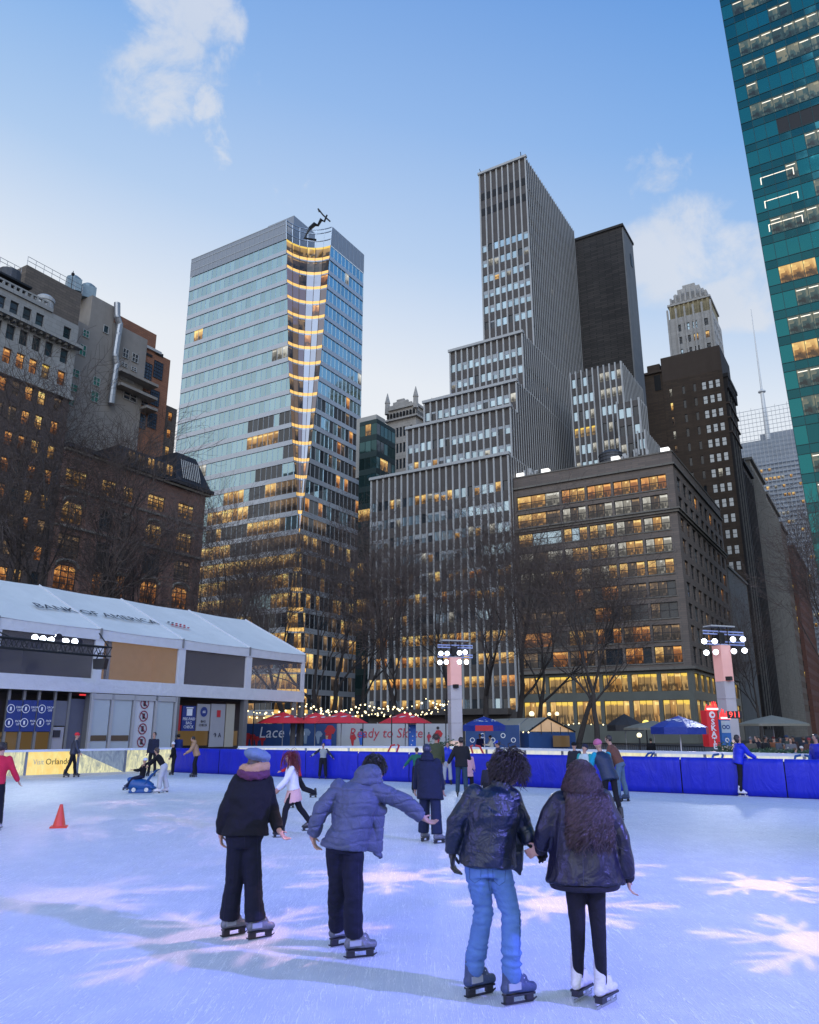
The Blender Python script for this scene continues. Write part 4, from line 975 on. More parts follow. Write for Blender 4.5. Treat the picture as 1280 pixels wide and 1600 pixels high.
# ================================================================ text
def text_mb(mb, s, O, A, Zv, size, mt, align='CENTER', depth=.004, spacing=1.0, shear=0.0, sx=1.0, bold=0):
    cu = bpy.data.curves.new('t', 'FONT'); cu.body = s; cu.size = size; cu.align_x = align; cu.align_y = 'CENTER'; cu.space_character = spacing; cu.shear = shear
    cu.resolution_u = 2; cu.extrude = depth; cu.offset = bold
    ob = bpy.data.objects.new('t', cu); COL.objects.link(ob); dg = bpy.context.evaluated_depsgraph_get(); me = bpy.data.meshes.new_from_object(ob.evaluated_get(dg))
    N = A.cross(Zv).normalized(); N2 = -N if False else N
    vs = [O + A * (v.co.x * sx) + Zv * v.co.y + N * v.co.z for v in me.vertices]
    mb.raw(vs, [tuple(p.vertices) for p in me.polygons], mt)
    bpy.data.objects.remove(ob); bpy.data.curves.remove(cu); bpy.data.meshes.remove(me)
Zu = Vector((0, 0, 1))
M['ink'] = mat('dark_ink', (.02, .02, .03), .6, var=0); M['white'] = mat('white_print', (.78, .80, .84), .6, var=0); M['red'] = mat('red_print', (.50, .02, .03), .6, var=0)
M['navy'] = mat('navy_print', (.012, .035, .20), .5, var=.1); M['bluep'] = mat('blue_vinyl_box', (.01, .12, .55), .5, var=.08)

# ================================================================ lit dasher boards on the left
def adlit(name, c0, c1, st, sc=6):
    m, t, b = newmat(name); pos = t.n('ShaderNodeNewGeometry').outputs['Position']
    mp = t.n('ShaderNodeMapping'); t.set(mp.inputs['Vector'], pos); mp.inputs['Scale'].default_value = (1, 1, .35)
    n = t.noise(mp.outputs[0], sc, 6, .7, 1.2); t.set(b.inputs['Base Color'], (.1, .1, .1)); b.inputs['Roughness'].default_value = .15
    t.set(b.inputs['Emission Color'], t.ramp(n, [(.35, c0), (.62, c1)])); b.inputs['Emission Strength'].default_value = st; return m
M['adyellow'] = adlit('lit_yellow_ad', (1.0, .62, .08), (.95, .80, .25), .95, 2.5)
M['adscratch'] = adlit('scuffed_lit_panel', (.30, .33, .26), (1.0, .95, .50), .85, 5)
M['adblue'] = adlit('scuffed_blue_panel', (.10, .16, .28), (.35, .45, .58), .6, 4)
M['adtri'] = M['adblue']
M['capwhite'] = mat('white_rail_cap', (.62, .66, .74), .4, var=.08)
M['kick'] = mat('kickplate', (.55, .52, .42), .5, var=.15)
def board_run(name, label, xs, gx, H=1.08, mats=None, y0=None):
    root = empty(name, gx(xs[0]), label, 'dasher board'); m = MB(); 
    for a, b_, k in zip(xs[:-1], xs[1:], range(99)):
        p, q = gx(a), gx(b_); d = (q - p); A = d.normalized(); N = A.cross(Zu); L = d.length
        m.obox(p, d, N * -.12, Zu * .10, M['kick']); m.obox(p + Zu * (H - .09), d, N * -.16 , Zu * .09, M['capwhite']); m.obox(p + Zu * (H - .09) + N * .05, d, N * -.048, Zu * .09, M['capwhite'])
        m.obox(p - A * .05 + Zu * .1, A * .10, N * -.10, Zu * (H - .19), M['alu']); m.obox(q - A * .05 + Zu * .1, A * .10, N * -.10, Zu * (H - .19), M['alu'])
        pm = MB(); o = p + A * .05 + Zu * .1 - N * .03; pm.face([o, o + A * (L - .1), o + A * (L - .1) + Zu * (H - .19), o + Zu * (H - .19)], mats[k % len(mats)])
        if mats[k % len(mats)] is M['adtri']: pm.face([o + N * .004, o + N * .004 + A * (L - .1), o + N * .004 + Zu * (H - .25)], M['adscratch'])
        pm.build('ad_panel', root)
    m.build('frame', root); return root

root = board_run('dasher_board', 'glowing yellow dasher board with advertising panels in front of the white pavilion', [-60, -2, 37.5, 119.5, 194, 269], lambda x: G(x, 1217.3 - (x / 269) * 10.6), 1.10, [M['adscratch'], M['adscratch'], M['adyellow'], M['adtri'], M['adscratch']])
m = MB(); a_, b_ = G(37.5, 1215.8), G(119.5, 1212.6); A = (b_ - a_).normalized()
c = a_ + (b_ - a_) * .47 + Zu * .60 + A.cross(Zu) * .01
text_mb(m, 'Visit', c - A * .50, A, Zu, .30, M['kick'], sx=.8); text_mb(m, 'Orlando', c + A * .30, A, Zu, .34, M['ink'], sx=.9); m.build('advert_lettering', root)
# blue padded barrier across the ice
def vinyl(name, col, rough=.38):
    m, t, b = newmat(name); pos = t.n('ShaderNodeNewGeometry').outputs['Position']
    mp = t.n('ShaderNodeMapping'); t.set(mp.inputs['Vector'], pos); mp.inputs['Scale'].default_value = (1.3, 1.3, .5)
    n = t.noise(mp.outputs[0], 2.2, 4, .55, .8)
    t.set(b.inputs['Base Color'], t.mix(n, tuple(c * .75 for c in col), tuple(min(1, c * 1.25) for c in col))); b.inputs['Roughness'].default_value = rough
    bp = t.n('ShaderNodeBump', i_Strength=.5, i_Height=n); bp.inputs['Distance'].default_value = .12; t.set(b.inputs['Normal'], bp.outputs[0]); return m
M['vinyl'] = vinyl('blue_vinyl_pad', (.002, .010, .40), .5)
def barrier():
    root = empty('padded_barrier', G(490, 1216), 'long blue vinyl padded barrier running across the ice rink', 'barrier')
    def gy(x): return 1206.6 + (x - 269) * .0428 if x < 490 else 1216.0 + (x - 490) * .0418
    xs = [269, 342, 412, 478, 560, 640, 724, 806, 892, 975, 1068, 1158, 1232, 1330, 1430]
    for a, b_ in zip(xs[:-1], xs[1:]):
        p, q = G(a, gy(a)), G(b_, gy(b_)); d = q - p; A = d.normalized(); N = A.cross(Zu); p = p + A * .015; d = d - A * .03
        m = MB(); n = 9; H = 1.07; rr = random.Random(a)
        prof = [(0, 0), (.05, .02), (.075, .2), (.06, .55), (.075, .9), (.04, H - .02), (-.03, H), (-.14, H)]
        vs = []; 
        for i in range(n + 1):
            t = i / n; w_ = rr.uniform(-.012, .012)
            for (o, z) in prof: vs.append(p + d * t + N * (o + (w_ if 0 < z < 1 else 0) - (.02 if i in (0, n) else 0)) + Zu * z)
        k = len(prof); fs = [(i * k + j, (i + 1) * k + j, (i + 1) * k + j + 1, i * k + j + 1) for i in range(n) for j in range(k - 1)]
        m.raw(vs, fs, M['vinyl']); m.build('pad', root, smooth=True)
    m = MB()
    for a, b_ in zip(xs[:-1], xs[1:]): p, q = G(a, gy(a)), G(b_, gy(b_)); d = q - p; N = d.normalized().cross(Zu); m.obox(p - N * .05, d, -N * .08, Zu * 1.0, M['black'])
    m.build('frame', root)
barrier()
# far dasher boards, lit, beyond the padded barrier
M['farlit'] = adlit('lit_far_board', (.70, .62, .30), (1.0, .93, .60), .9, 3)
M['farlitw'] = adlit('lit_far_board_white', (.65, .72, .80), (.95, .93, .82), .8, 3)
def gfar(x):
    pts = [(372, 37.6), (560, 38.0), (700, 37.0), (1290, 25.4), (1420, 23.4)]
    for (x0, y0), (x1, y1) in zip(pts[:-1], pts[1:]):
        if x <= x1 or x1 == 1420:
            A0 = P(x0, 1168, y0); A1 = P(x1, 1168, y1); r = ray(x, 1168); k = r.x / r.y
            t = (A0.x - k * A0.y) / ((k * (A1.y - A0.y)) - (A1.x - A0.x)); p = A0 + (A1 - A0) * t; p.z = 0; return p
board_run('dasher_board', 'white topped lit dasher boards along the far edge of the ice', [372, 478, 545, 620, 700, 760, 820, 878, 965, 1023, 1100, 1178, 1255, 1340], gfar, 1.16, [M['farlitw'], M['farlitw'], M['farlit'], M['farlitw'], M['farlit'], M['farlitw']])

# ================================================================ white pavilion tent
def fabric(name, col, rough=.6, sc=.8):
    m, t, b = newmat(name); pos = t.n('ShaderNodeNewGeometry').outputs['Position']; n = t.noise(pos, sc, 5, .6, .5)
    t.set(b.inputs['Base Color'], t.mix(n, tuple(c * .86 for c in col), tuple(min(1, c * 1.08) for c in col))); b.inputs['Roughness'].default_value = rough
    bp = t.n('ShaderNodeBump', i_Strength=.35, i_Height=n); bp.inputs['Distance'].default_value = .15; t.set(b.inputs['Normal'], bp.outputs[0]); return m
M['tentroof'] = fabric('white_tent_fabric', (.80, .79, .76)); M['tentwhite'] = fabric('white_vinyl_wall', (.66, .67, .72), .45, 2)
M['frame'] = mat('pale_tent_frame', (.42, .43, .46), .45, .3, var=.05); M['framegrey'] = mat('grey_tent_frame', (.20, .205, .22), .45, .4, var=.05)
def film(name, col, tr, rough=.12, bump=.25):
    m, t, b = newmat(name); pos = t.n('ShaderNodeNewGeometry').outputs['Position']
    t.set(b.inputs['Base Color'], col); b.inputs['Roughness'].default_value = rough; b.inputs['Specular IOR Level'].default_value = .6
    n = t.noise(pos, 1.6, 3, .5, 1.5); bp = t.n('ShaderNodeBump', i_Strength=bump, i_Height=n); bp.inputs['Distance'].default_value = .1; t.set(b.inputs['Normal'], bp.outputs[0])
    tn = t.n('ShaderNodeBsdfTransparent'); mx = t.n('ShaderNodeMixShader', i_0=tr); t.set(mx.inputs[1], b.outputs[0]); t.set(mx.inputs[2], tn.outputs[0])
    t.set([n_ for n_ in m.node_tree.nodes if n_.type == 'OUTPUT_MATERIAL'][0].inputs[0], mx.outputs[0]); return m
M['film'] = film('clear_vinyl_window', (.16, .155, .19), .55); M['frost'] = mat('frosted_glass_panel', (.40, .46, .50), .25, var=.06, scale=.8)
M['shop'] = lit('lit_shop_interior', (.16, .10, .04), (1.0, .78, .35), .9, ceil=.1, sc=5)
M['ambint'] = mat('amber_glow_wall', (.30, .19, .07), .8, var=.2, emit=(.70, .38, .09), estr=.32); M['darkint'] = mat('dim_interior_wall', (.12, .11, .12), .8, var=.1)  # amber room light is put into the first wall material as glow
def tent():
    UE, V0, ZE, ZR, V1, BAY = 40.9, 32.9, 6.62, 9.3, 43.6, 5.3; VR = (V0 + V1) / 2
    R_ = empty('pavilion_tent', W(UE - 13, V0, 0), 'two storey white pavilion tent with clear upper windows beside the rink', 'tent')
    nb = 6; UL = UE - BAY * nb
    roof = MB()
    for k in range(nb):
        a, b_ = UE - BAY * (k + 1), UE - BAY * k; n = 6
        for side in (0, 1):
            v_e = V0 - .15 if side == 0 else V1 + .15
            for s in range(n):
                t0, t1 = s / n, (s + 1) / n; sag = lambda i, t: -.12 * math.sin(math.pi * i) * math.sin(math.pi * (.15 + t * .7))
                for q in range(4):
                    i0, i1 = q / 4, (q + 1) / 4
                    f = lambda i, t: W(a + (b_ - a) * i, v_e + (VR - v_e) * t, ZE + (ZR - ZE) * t + sag(i, t))
                    quad = [f(i0, t0), f(i1, t0), f(i1, t1), f(i0, t1)]; roof.face(quad if side == 0 else quad[::-1], M['tentroof'])
    for k in range(nb + 1):
        a = UE - BAY * k; roof.tube([W(a, V0 - .15, ZE + .02), W(a, VR, ZR + .03)], .045, M['tentwhite'], 6); roof.tube([W(a, V0 - .15, ZE - .45), W(a, V0 - .15, ZE + .05)], .06, M['framegrey'], 6)
    roof.face([W(UE, V0, ZE), W(UE, V1, ZE), W(UE, VR, ZR)], M['tentwhite'])
    rf = roof.build('roof', R_, smooth=False)
    # lettering printed on the slope
    Av = UH; Sv = (W(0, VR, ZR) - W(0, V0 - .15, ZE)).normalized(); Nn = Av.cross(Sv).normalized()
    def rp(x, y):
        r = ray(x, y); o = Vector((0, 0, CAMZ)); p0 = W(UE, V0 - .15, ZE); t = (p0 - o).dot(Nn) / r.dot(Nn); return o + r * t
    L0 = rp(42, 947); L1 = rp(252, 973); span = (L1 - L0).dot(Av); up = ((L0 + L1) / 2 - W(UE, V0 - .15, ZE)).dot(Sv)
    tm = MB(); c0 = L0 + Nn * .05
    sc = span / 15.0
    mid = W(0, V0 - .15, ZE) + Av * ((L0 + L1) / 2 - W(0, V0 - .15, ZE)).dot(Av) + Sv * up + Nn * .045
    text_mb(tm, 'BANK OF AMERICA', mid, Av, Sv, span / 9.6, M['ink'], sx=.98, depth=.003, spacing=1.0)
    e = mid + Av * (span * .5 + .75) 
    for k in range(5):
        for s_ in (0, 1):
            o = e + Av * (k * .26 - .3) + Sv * (.10 - k * .05 + s_ * .38 - .2); tm.face([o, o + Av * .17, o + Av * .42 + Sv * .26, o + Av * .25 + Sv * .26], M['ink'] if (k < 2 and s_) else M['red'])
    tm.build('roof_lettering', rf)
    wl = MB()
    for z0, z1, d in ((6.1, 6.6, .12), (3.6, 4.26, .10)): wl.obox(W(UL, V0 - d, z0), UH * (UE - UL), VH * .06, Zu * (z1 - z0), M['tentwhite']); wl.obox(W(UE, V0 - d, z0), UH * .06, VH * (V1 - V0), Zu * (z1 - z0), M['tentwhite'])
    wl.build('white_band', R_)
    for k in range(nb):
        a, b_ = UE - BAY * (k + 1), UE - BAY * k
        m = MB(); n = 8
        for i in range(n): x0, x1 = a + .35 + (b_ - a - .55) * i / n, a + .35 + (b_ - a - .55) * (i + 1) / n; m.face([W(x0, V0, 4.26), W(x1, V0, 4.26), W(x1, V0, 6.1), W(x0, V0, 6.1)], M['film'])
        m.build('upper_window', R_)
        m = MB(); m.obox(W(a - .22, V0 - .09, 4.2), UH * .5, VH * .12, Zu * 2.0, M['tentwhite']); m.build('post_cover', R_)
    m = MB(); m.obox(W(UE - .28, V0 - .10, 4.2), UH * .3, VH * .12, Zu * 2.0, M['tentwhite']); m.build('post_cover', R_)
    fl = MB(); fl.obox(W(UL, V0 + .1, 3.7), UH * (UE - UL - .1), VH * (V1 - V0 - .2), Zu * .2, M['darkint']); fl.build('upper_floor', R_)
    bw = MB()
    for k in range(nb):
        a, b_ = UE - BAY * (k + 1), UE - BAY * k; bw.face([W(b_ - .02, V0 + .1, 3.9), W(b_ - .02, V0 + 6, 3.9), W(b_ - .02, V0 + 6, 7.2), W(b_ - .02, V0 + .1, 6.4)], M['ambint' if k == 2 else 'darkint']) if k else None
        bw.face([W(a, V0 + (2.2 if k == 2 else 6), 3.9), W(b_, V0 + (2.2 if k == 2 else 6), 3.9), W(b_, V0 + (2.2 if k == 2 else 6), 6.9), W(a, V0 + (2.2 if k == 2 else 6), 6.9)], M['ambint'] if k == 2 else M['darkint'])
    bw.obox(W(UE - BAY * 3 + 1.0, V0 + .5, 3.9), UH * .18, VH * .18, Zu * 2.4, M['frame'])
    bw.build('interior_wall', R_)
    m = MB(); m.ball(P(168.5, 1051, (P(168.5, 1051, 43).y)), .16, M['bulbw'], 10, 6); m.build('interior_lamp', R_)
    # ground floor frame
    for k in range(nb + 1):
        m = MB(); a = UE - BAY * k; m.obox(W(a - .16, V0 - .05, 0), UH * .32, VH * .32, Zu * 3.6, M['framegrey']); m.build('post', R_)
    m = MB(); m.obox(W(UE - .16, V1 - .4, 0), UH * .32, VH * .32, Zu * 3.6, M['framegrey']); m.obox(W(UE - 1.0, V0 - .02, 0), UH * .40, VH * .1, Zu * 3.6, M['framegrey']); m.build('post', R_)
    def uof(x, v=V0): r = ray(x, 1130); k = r.x / r.y; return v / (-UH.y * k + UH.x) * (UH.x * k + UH.y)
    def zof(x, y, v=V0): r = ray(x, y); k = r.x / r.y; Y = v / (-UH.y * k + UH.x); return CAMZ + r.z / r.y * Y
    # bay with signs and doors (x 283-365)
    VI = V0 + .3
    def panel(name, x0, x1, y0, y1, mt, v=VI, th=.06, parent=R_):
        m = MB(); a, b_ = uof(x0, v), uof(x1, v); z0, z1 = zof((x0 + x1) / 2, y1, v), zof((x0 + x1) / 2, y0, v); z0 = max(z0, 0.02)
        m.obox(W(a, v, z0), UH * (b_ - a), VH * th, Zu * (z1 - z0), mt); return m, W((a + b_) / 2, v, (z0 + z1) / 2), b_ - a, z1 - z0, m.build(name, parent) if name else None
    m = MB(); m.face([W(uof(-300, VI + 3), VI + 3, 0), W(uof(380, VI + 3), VI + 3, 0), W(uof(380, VI + 3), VI + 3, 3.6), W(uof(-300, VI + 3), VI + 3, 3.6)], M['darkint']); m.build('back_wall', R_)
    VB = VI + 1.2
    for (x0, x1) in ((274, 300), (301, 326), (366, 372)): panel('lit_shelf', x0, x1, 1142, 1165, M['shop'], VB)
    panel('wall_panel', 274, 282, 1102, 1142, M['red']); 
    _, c, w_, h_, o = panel('sign_panel', 284, 305, 1103, 1142, M['navy']); m = MB(); t0 = c - VH * .02
    m.obox(t0 - UH * .2 + Zu * .14, UH * .4, -VH * .01, Zu * .36, M['white']); m.obox(t0 - UH * .26 + Zu * .53, UH * .52, -VH * .01, Zu * .06, M['white'])
    for i, s in enumerate(('PRE-PAID', 'BAG', 'CHECK')): text_mb(m, s, t0 + Zu * (-.04 - .21 * i), UH, Zu, .22, M['white'])
    m.build('sign_lettering', o)
    _, c, w_, h_, o = panel('sign_panel', 307, 327, 1100, 1142, M['signgrey']); m = MB(); t0 = c - VH * .02
    m.lathe_flat(t0 + Zu * .30, .27, M['navy']); text_mb(m, 'ski', t0 + Zu * .30 - VH * .015, UH, Zu, .22, M['white'])
    for i, s in enumerate(('BAG', 'CHECK')): text_mb(m, s, t0 + Zu * (-.22 - .2 * i), UH, Zu, .19, M['ink'])
    m.build('sign_lettering', o)
    _, c, w_, h_, o = panel('door', 329, 351, 1100, 1167, M['signgrey']); m = MB(); t0 = c - VH * .02
    m.obox(t0 - UH * .12 + Zu * .45, UH * .28, -VH * .01, Zu * .38, M['red'])
    text_mb(m, '\u2191 A', t0 - Zu * .55, UH, Zu, .35, M['ink']); m.build('sign_lettering', o)
    panel('door', 353, 366, 1100, 1167, M['doorcream'])
    # frosted panels (x 135-274), one with four round prohibition signs
    xs = [139, 171, 205.5, 240, 271]
    for k in range(4):
        mt = M['frost'] if k != 2 else M['frostwhite']
        _, c, w_, h_, o = panel('glass_panel', xs[k] + 2.2, xs[k + 1] - 2.2, 1092, 1170, mt, V0 - .35)
        if k < 2: panel('slot_opening', xs[k] + 3.5, xs[k + 1] - 2.6, 1149, 1157.5, M['dim'], V0 - .40, .04)
        if k == 2:
            m = MB(); rz = random.Random(4)
            for j in range(4):
                q = c - VH * .03 + Zu * (.99 - j * .62)
                m.ring(q, .22, .27, M['maroon']); d = (UH * .707 - Zu * .707); e2 = (UH * .707 + Zu * .707)
                m.obox(q - d * .23 - e2 * .02 - VH * .012, d * .46, e2 * .04, -VH * .01, M['maroon']); 
                m.obox(q - UH * .07 - Zu * .13, UH * .14, -VH * .008, Zu * .26, M['ink'])
            m.build('prohibition_signs', o)
    m = MB()
    for x in xs: a = uof(x, V0 - .3); m.obox(W(a - .07, V0 - .42, 0), UH * .14, VH * .14, Zu * 3.55, M['frame'])
    m.obox(W(uof(139, V0 - .3), V0 - .42, 3.3), UH * (uof(271, V0 - .3) - uof(139, V0 - .3)), VH * .12, Zu * .25, M['frame']); m.build('panel_frame', R_)
    # shop front with blue banners at the far left
    for k, (x0, x1) in enumerate(((9, 31), (33, 54), (57, 80))):
        _, c, w_, h_, o = panel('banner', x0, x1, 1094, 1143, M['navy'], VI - .1); m = MB(); t0 = c - VH * .02
        for j, (dz, s) in enumerate(((.48, 'DROP\nOFF'), (-.48, 'PICK\nUP'))):
            dz *= .62; m.ring(t0 - UH * .2 + Zu * dz, .16, .19, M['white'], .6); text_mb(m, s, t0 + UH * .22 + Zu * dz, UH, Zu, .13, M['white'])
            m.obox(t0 - UH * .24 + Zu * (dz - .08), UH * .08, -VH * .01, Zu * .16, M['white'])
        m.build('banner_print', o)
        panel('shop_window', x0, x1, 1144, 1172, M['shop'], VB)
    panel('shop_window', -20, 8, 1144, 1172, M['shop'], VB)
    panel('door', 82, 101, 1136, 1172, M['signgrey'], VI); panel('wall_panel', 82, 103, 1095, 1134, M['signgrey2'], VI); panel('wall_panel', 105, 130, 1092, 1172, M['signgrey2'], VI + .1)
    _, c, w_, h_, o = panel('door_glass', 86, 96, 1141, 1152, M['ink'], VI - .08)
    m = MB()
    for x in (-14, 8, 32, 55.5, 81, 104, 132): a = uof(x, VI); m.obox(W(a - .06, VI - .06, 0), UH * .12, VH * .1, Zu * 3.6, M['framegrey'])
    m.build('shop_frame', R_)
    m = MB(); c = P(130, 1090, 42.4); m.box(c, (.42, .12, .40), M['exitred'], math.atan2(UH.y, UH.x)); m.build('exit_light', R_)
def _ring(s, c, r0, r1, mt, sq=1.0, n=20, A=None):
    A = A or UH; N = -VH * .006
    for k in range(n):
        t0, t1 = 2 * math.pi * k / n, 2 * math.pi * (k + 1) / n
        f = lambda r, t: c + A * (r * math.cos(t)) + Zu * (r * math.sin(t)) + N
        s.face([f(r0, t0), f(r1, t0), f(r1, t1), f(r0, t1)], mt)
MB.ring = _ring
def _disc(s, c, r, mt, n=20): s.face([c + UH * (r * math.cos(2 * math.pi * k / n)) + Zu * (r * math.sin(2 * math.pi * k / n)) - VH * .006 for k in range(n)], mt)
MB.lathe_flat = _disc
M['bulbw'] = mat('warm_bulb', (1, .9, .6), .5, var=0, emit=(1.0, .82, .42), estr=3.0)
M['signgrey'] = mat('grey_sign_board', (.34, .34, .37), .6, var=.05); M['signgrey2'] = mat('grey_blue_board', (.13, .14, .18), .5, var=.1); M['doorcream'] = mat('cream_door', (.42, .39, .32), .6, var=.05)
M['frostwhite'] = mat('white_frosted_panel', (.52, .54, .58), .35, var=.04); M['maroon'] = mat('maroon_print', (.24, .02, .05), .6, var=0); M['exitred'] = mat('red_exit_box', (.4, .02, .03), .5, var=0, emit=(1, .06, .07), estr=.9)


tent()
# light rigs
M['lamp'] = mat('floodlight_lens', (1, 1, 1), .4, var=0, emit=(.80, .88, 1.0), estr=7)
M['lampshell'] = mat('lamp_housing', (.02, .02, .025), .4, .3, var=0)
M['wrap'] = fabric('wrapped_tower_cloth', (.55, .52, .56), .7, 1.5)
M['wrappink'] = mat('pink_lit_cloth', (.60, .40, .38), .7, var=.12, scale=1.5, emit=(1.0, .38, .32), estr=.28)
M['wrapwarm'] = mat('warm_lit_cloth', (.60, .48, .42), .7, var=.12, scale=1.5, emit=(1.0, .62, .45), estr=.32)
M['bluebar'] = mat('blue_lit_bar', (.4, .45, .6), .4, .4, var=0, emit=(.25, .35, 1.0), estr=.35)
lamp_pos = []
def spot_unit(root, c, aim, r=.17, on=True, long=.3):
    aim = (aim - c).normalized(); m = MB()
    m.tube([c - aim * long, c - aim * long * .6, c], [r * .45, r * .8, r], M['lampshell'], 12); o = m.build('spotlight', root)
    if on:
        m = MB(); a = aim.orthogonal().normalized(); b_ = aim.cross(a); m.face([c + aim * .012 + (a * math.cos(t) + b_ * math.sin(t)) * r * .92 for t in [2 * math.pi * k / 14 for k in range(14)]], M['lamp']); m.build('lens', o); lamp_pos.append(c + aim * .05)
def light_tower(x, Y, wd, lamps, ytop, bars, label, rz, bands):
    base = P(x, 1140, Y); base.z = 0; R_ = empty('light_tower', base, label, 'light tower'); ztop = P(x, ytop, Y).z; rx = Matrix.Rotation(rz, 3, 'Z')
    zz = 0
    for (z0, z1, mt) in bands:
        m = MB(); m.box(base + Zu * ((z0 + z1) / 2 * ztop), (wd, wd, (z1 - z0) * ztop - .01), mt, rz); 
        m.box(base + Zu * (z1 * ztop - .02), (wd + .02, wd + .02, .03), M['wrap'], rz); m.build('wrapped_mast', R_)
    A = rx @ Vector((1, 0, 0)); Bv = rx @ Vector((0, 1, 0))
    m = MB(); 
    for (xa, xb, yy) in bars:
        zb = P(x, yy, Y).z; a = (P(xa, yy, Y).x - base.x); b_ = (P(xb, yy, Y).x - base.x); k = 1 / max(.6, A.x)
        for dz in (0, .14): m.tube([base + A * a * k + Zu * (zb + dz - base.z), base + A * b_ * k + Zu * (zb + dz - base.z)], .035, M['bluebar'], 6)
        for j in range(9): t = j / 8; q = base + A * (a + (b_ - a) * t) * k + Zu * zb; m.tube([q, q + Zu * .14], .02, M['steel'], 4)
    zt = P(x, bars[0][2], Y).z
    for sx_ in (-1, 1):
        for sy_ in (-1, 1): m.tube([base + A * sx_ * wd * .42 + Bv * sy_ * wd * .42 + Zu * (ztop - .1), base + A * sx_ * wd * .42 + Bv * sy_ * wd * .42 + Zu * (zt + .35)], .03, M['black'], 5)
    m.box(base + Zu * (zt + .38), (wd * 2.4, wd * 1.0, .07), M['pier'], rz); m.build('truss', R_)
    m = MB(); m.box(base + Zu * (ztop + .35), (wd * .5, wd * .5, .5), M['black'], rz); m.build('dimmer_pack', R_); m = MB(); m.box(base + A * (-wd * .1) - Bv * (wd * .6) + Zu * (ztop * .72), (.22, .3, .2), M['black'], rz + .4); m.build('control_box', R_)
    for (lx, ly) in lamps: spot_unit(R_, P(lx, ly, Y - .35), Vector((base.x * .25, Y * .42, 0)), .145)
    return R_
MW = M['wrap']
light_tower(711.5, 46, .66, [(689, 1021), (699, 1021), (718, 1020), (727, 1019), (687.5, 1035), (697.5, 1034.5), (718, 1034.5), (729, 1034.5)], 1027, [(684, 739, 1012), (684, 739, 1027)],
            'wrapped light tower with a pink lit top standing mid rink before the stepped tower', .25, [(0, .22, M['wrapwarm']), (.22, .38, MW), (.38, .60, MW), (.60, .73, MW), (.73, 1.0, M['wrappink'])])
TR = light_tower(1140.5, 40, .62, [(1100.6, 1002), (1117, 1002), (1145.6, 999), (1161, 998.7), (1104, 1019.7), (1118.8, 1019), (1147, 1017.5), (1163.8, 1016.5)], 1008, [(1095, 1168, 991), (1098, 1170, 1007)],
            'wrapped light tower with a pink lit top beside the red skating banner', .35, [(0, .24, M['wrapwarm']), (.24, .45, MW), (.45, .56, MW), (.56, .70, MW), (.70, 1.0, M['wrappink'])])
def led_clock():
    c = P(1148, 1117, 36.2); R_ = empty('digital_sign', c, 'small red digital number sign fixed to the right light tower', 'sign'); m = MB(); m.box(c, (.62, .12, .32), M['black'], -.15); m.build('case', R_)
    m = MB(); A = Vector((math.cos(-.15), math.sin(-.15), 0)); text_mb(m, '911', c - A.cross(Zu) * -.075 + Zu * 0, A, Zu, .36, M['ledred'], sx=.95); m.build('digits', R_)
M['ledred'] = mat('red_led', (.5, .02, .02), .5, var=0, emit=(1.0, .07, .05), estr=2.2)
led_clock()
# truss rig with spotlights before the tent
def rig():
    c0, c1 = P(-60, 998, 30.0), P(170, 1019, 36.0); R_ = empty('lighting_truss', (c0 + c1) / 2, 'black lighting truss with bright spotlights hung before the white tent', 'truss')
    A = (c1 - c0).normalized(); B = A.cross(Zu).normalized(); m = MB(); h = .40
    for dz in (0, h):
        for db in (-.18, .18): m.tube([c0 + Zu * (dz - h / 2) + B * db, c1 + Zu * (dz - h / 2) + B * db], .035, M['black'], 6)
    n = 30; L = (c1 - c0).length
    for k in range(n):
        for db in (-.18, .18): m.tube([c0 + A * (L * k / n) + B * db + Zu * (-h / 2 if k % 2 else h / 2), c0 + A * (L * (k + 1) / n) + B * db + Zu * (h / 2 if k % 2 else -h / 2)], .018, M['black'], 4)
    m.tube([c1 + Zu * .2, c1 + Zu * .9 + VH * .8], .03, M['black'], 5); m.tube([c0 + A * L * .3 + Zu * .2, W(18, 32.8, 6.6)], .03, M['black'], 5)
    m.build('frame', R_)
    for (x, y, on) in ((54.4, 996, 1), (67, 998, 1), (80, 1000, 1), (92, 995, 0), (103, 1002, 1), (117, 1002.5, 1), (124, 1003, 0)): spot_unit(R_, P(x, y, 30.9 + (x + 60) * .026), Vector((-2, 14, 0)), .145, on, .42)
    s = empty('loudspeaker', P(157, 1037, 35.7), 'black loudspeaker hanging under the end of the lighting truss', 'loudspeaker')
    m = MB(); c = P(157, 1038, 35.7); m.raw([c + Vector(v) for v in ((-.24, -.2, -.22), (.22, -.2, -.22), (.22, .2, -.22), (-.24, .2, -.22), (-.28, -.22, .22), (.28, -.22, .25), (.28, .22, .25), (-.28, .22, .22))], [(3, 2, 1, 0), (4, 5, 6, 7), (0, 1, 5, 4), (1, 2, 6, 5), (2, 3, 7, 6), (3, 0, 4, 7)], M['lampshell']); m.build('cabinet', s)
    m = MB(); m.tube([c + Vector((-.2, 0, .23)), c + Vector((-.12, 0, .5)), c + Vector((.12, 0, .5)), c + Vector((.2, 0, .23))], .03, M['black'], 5); m.build('bracket', s)
rig()
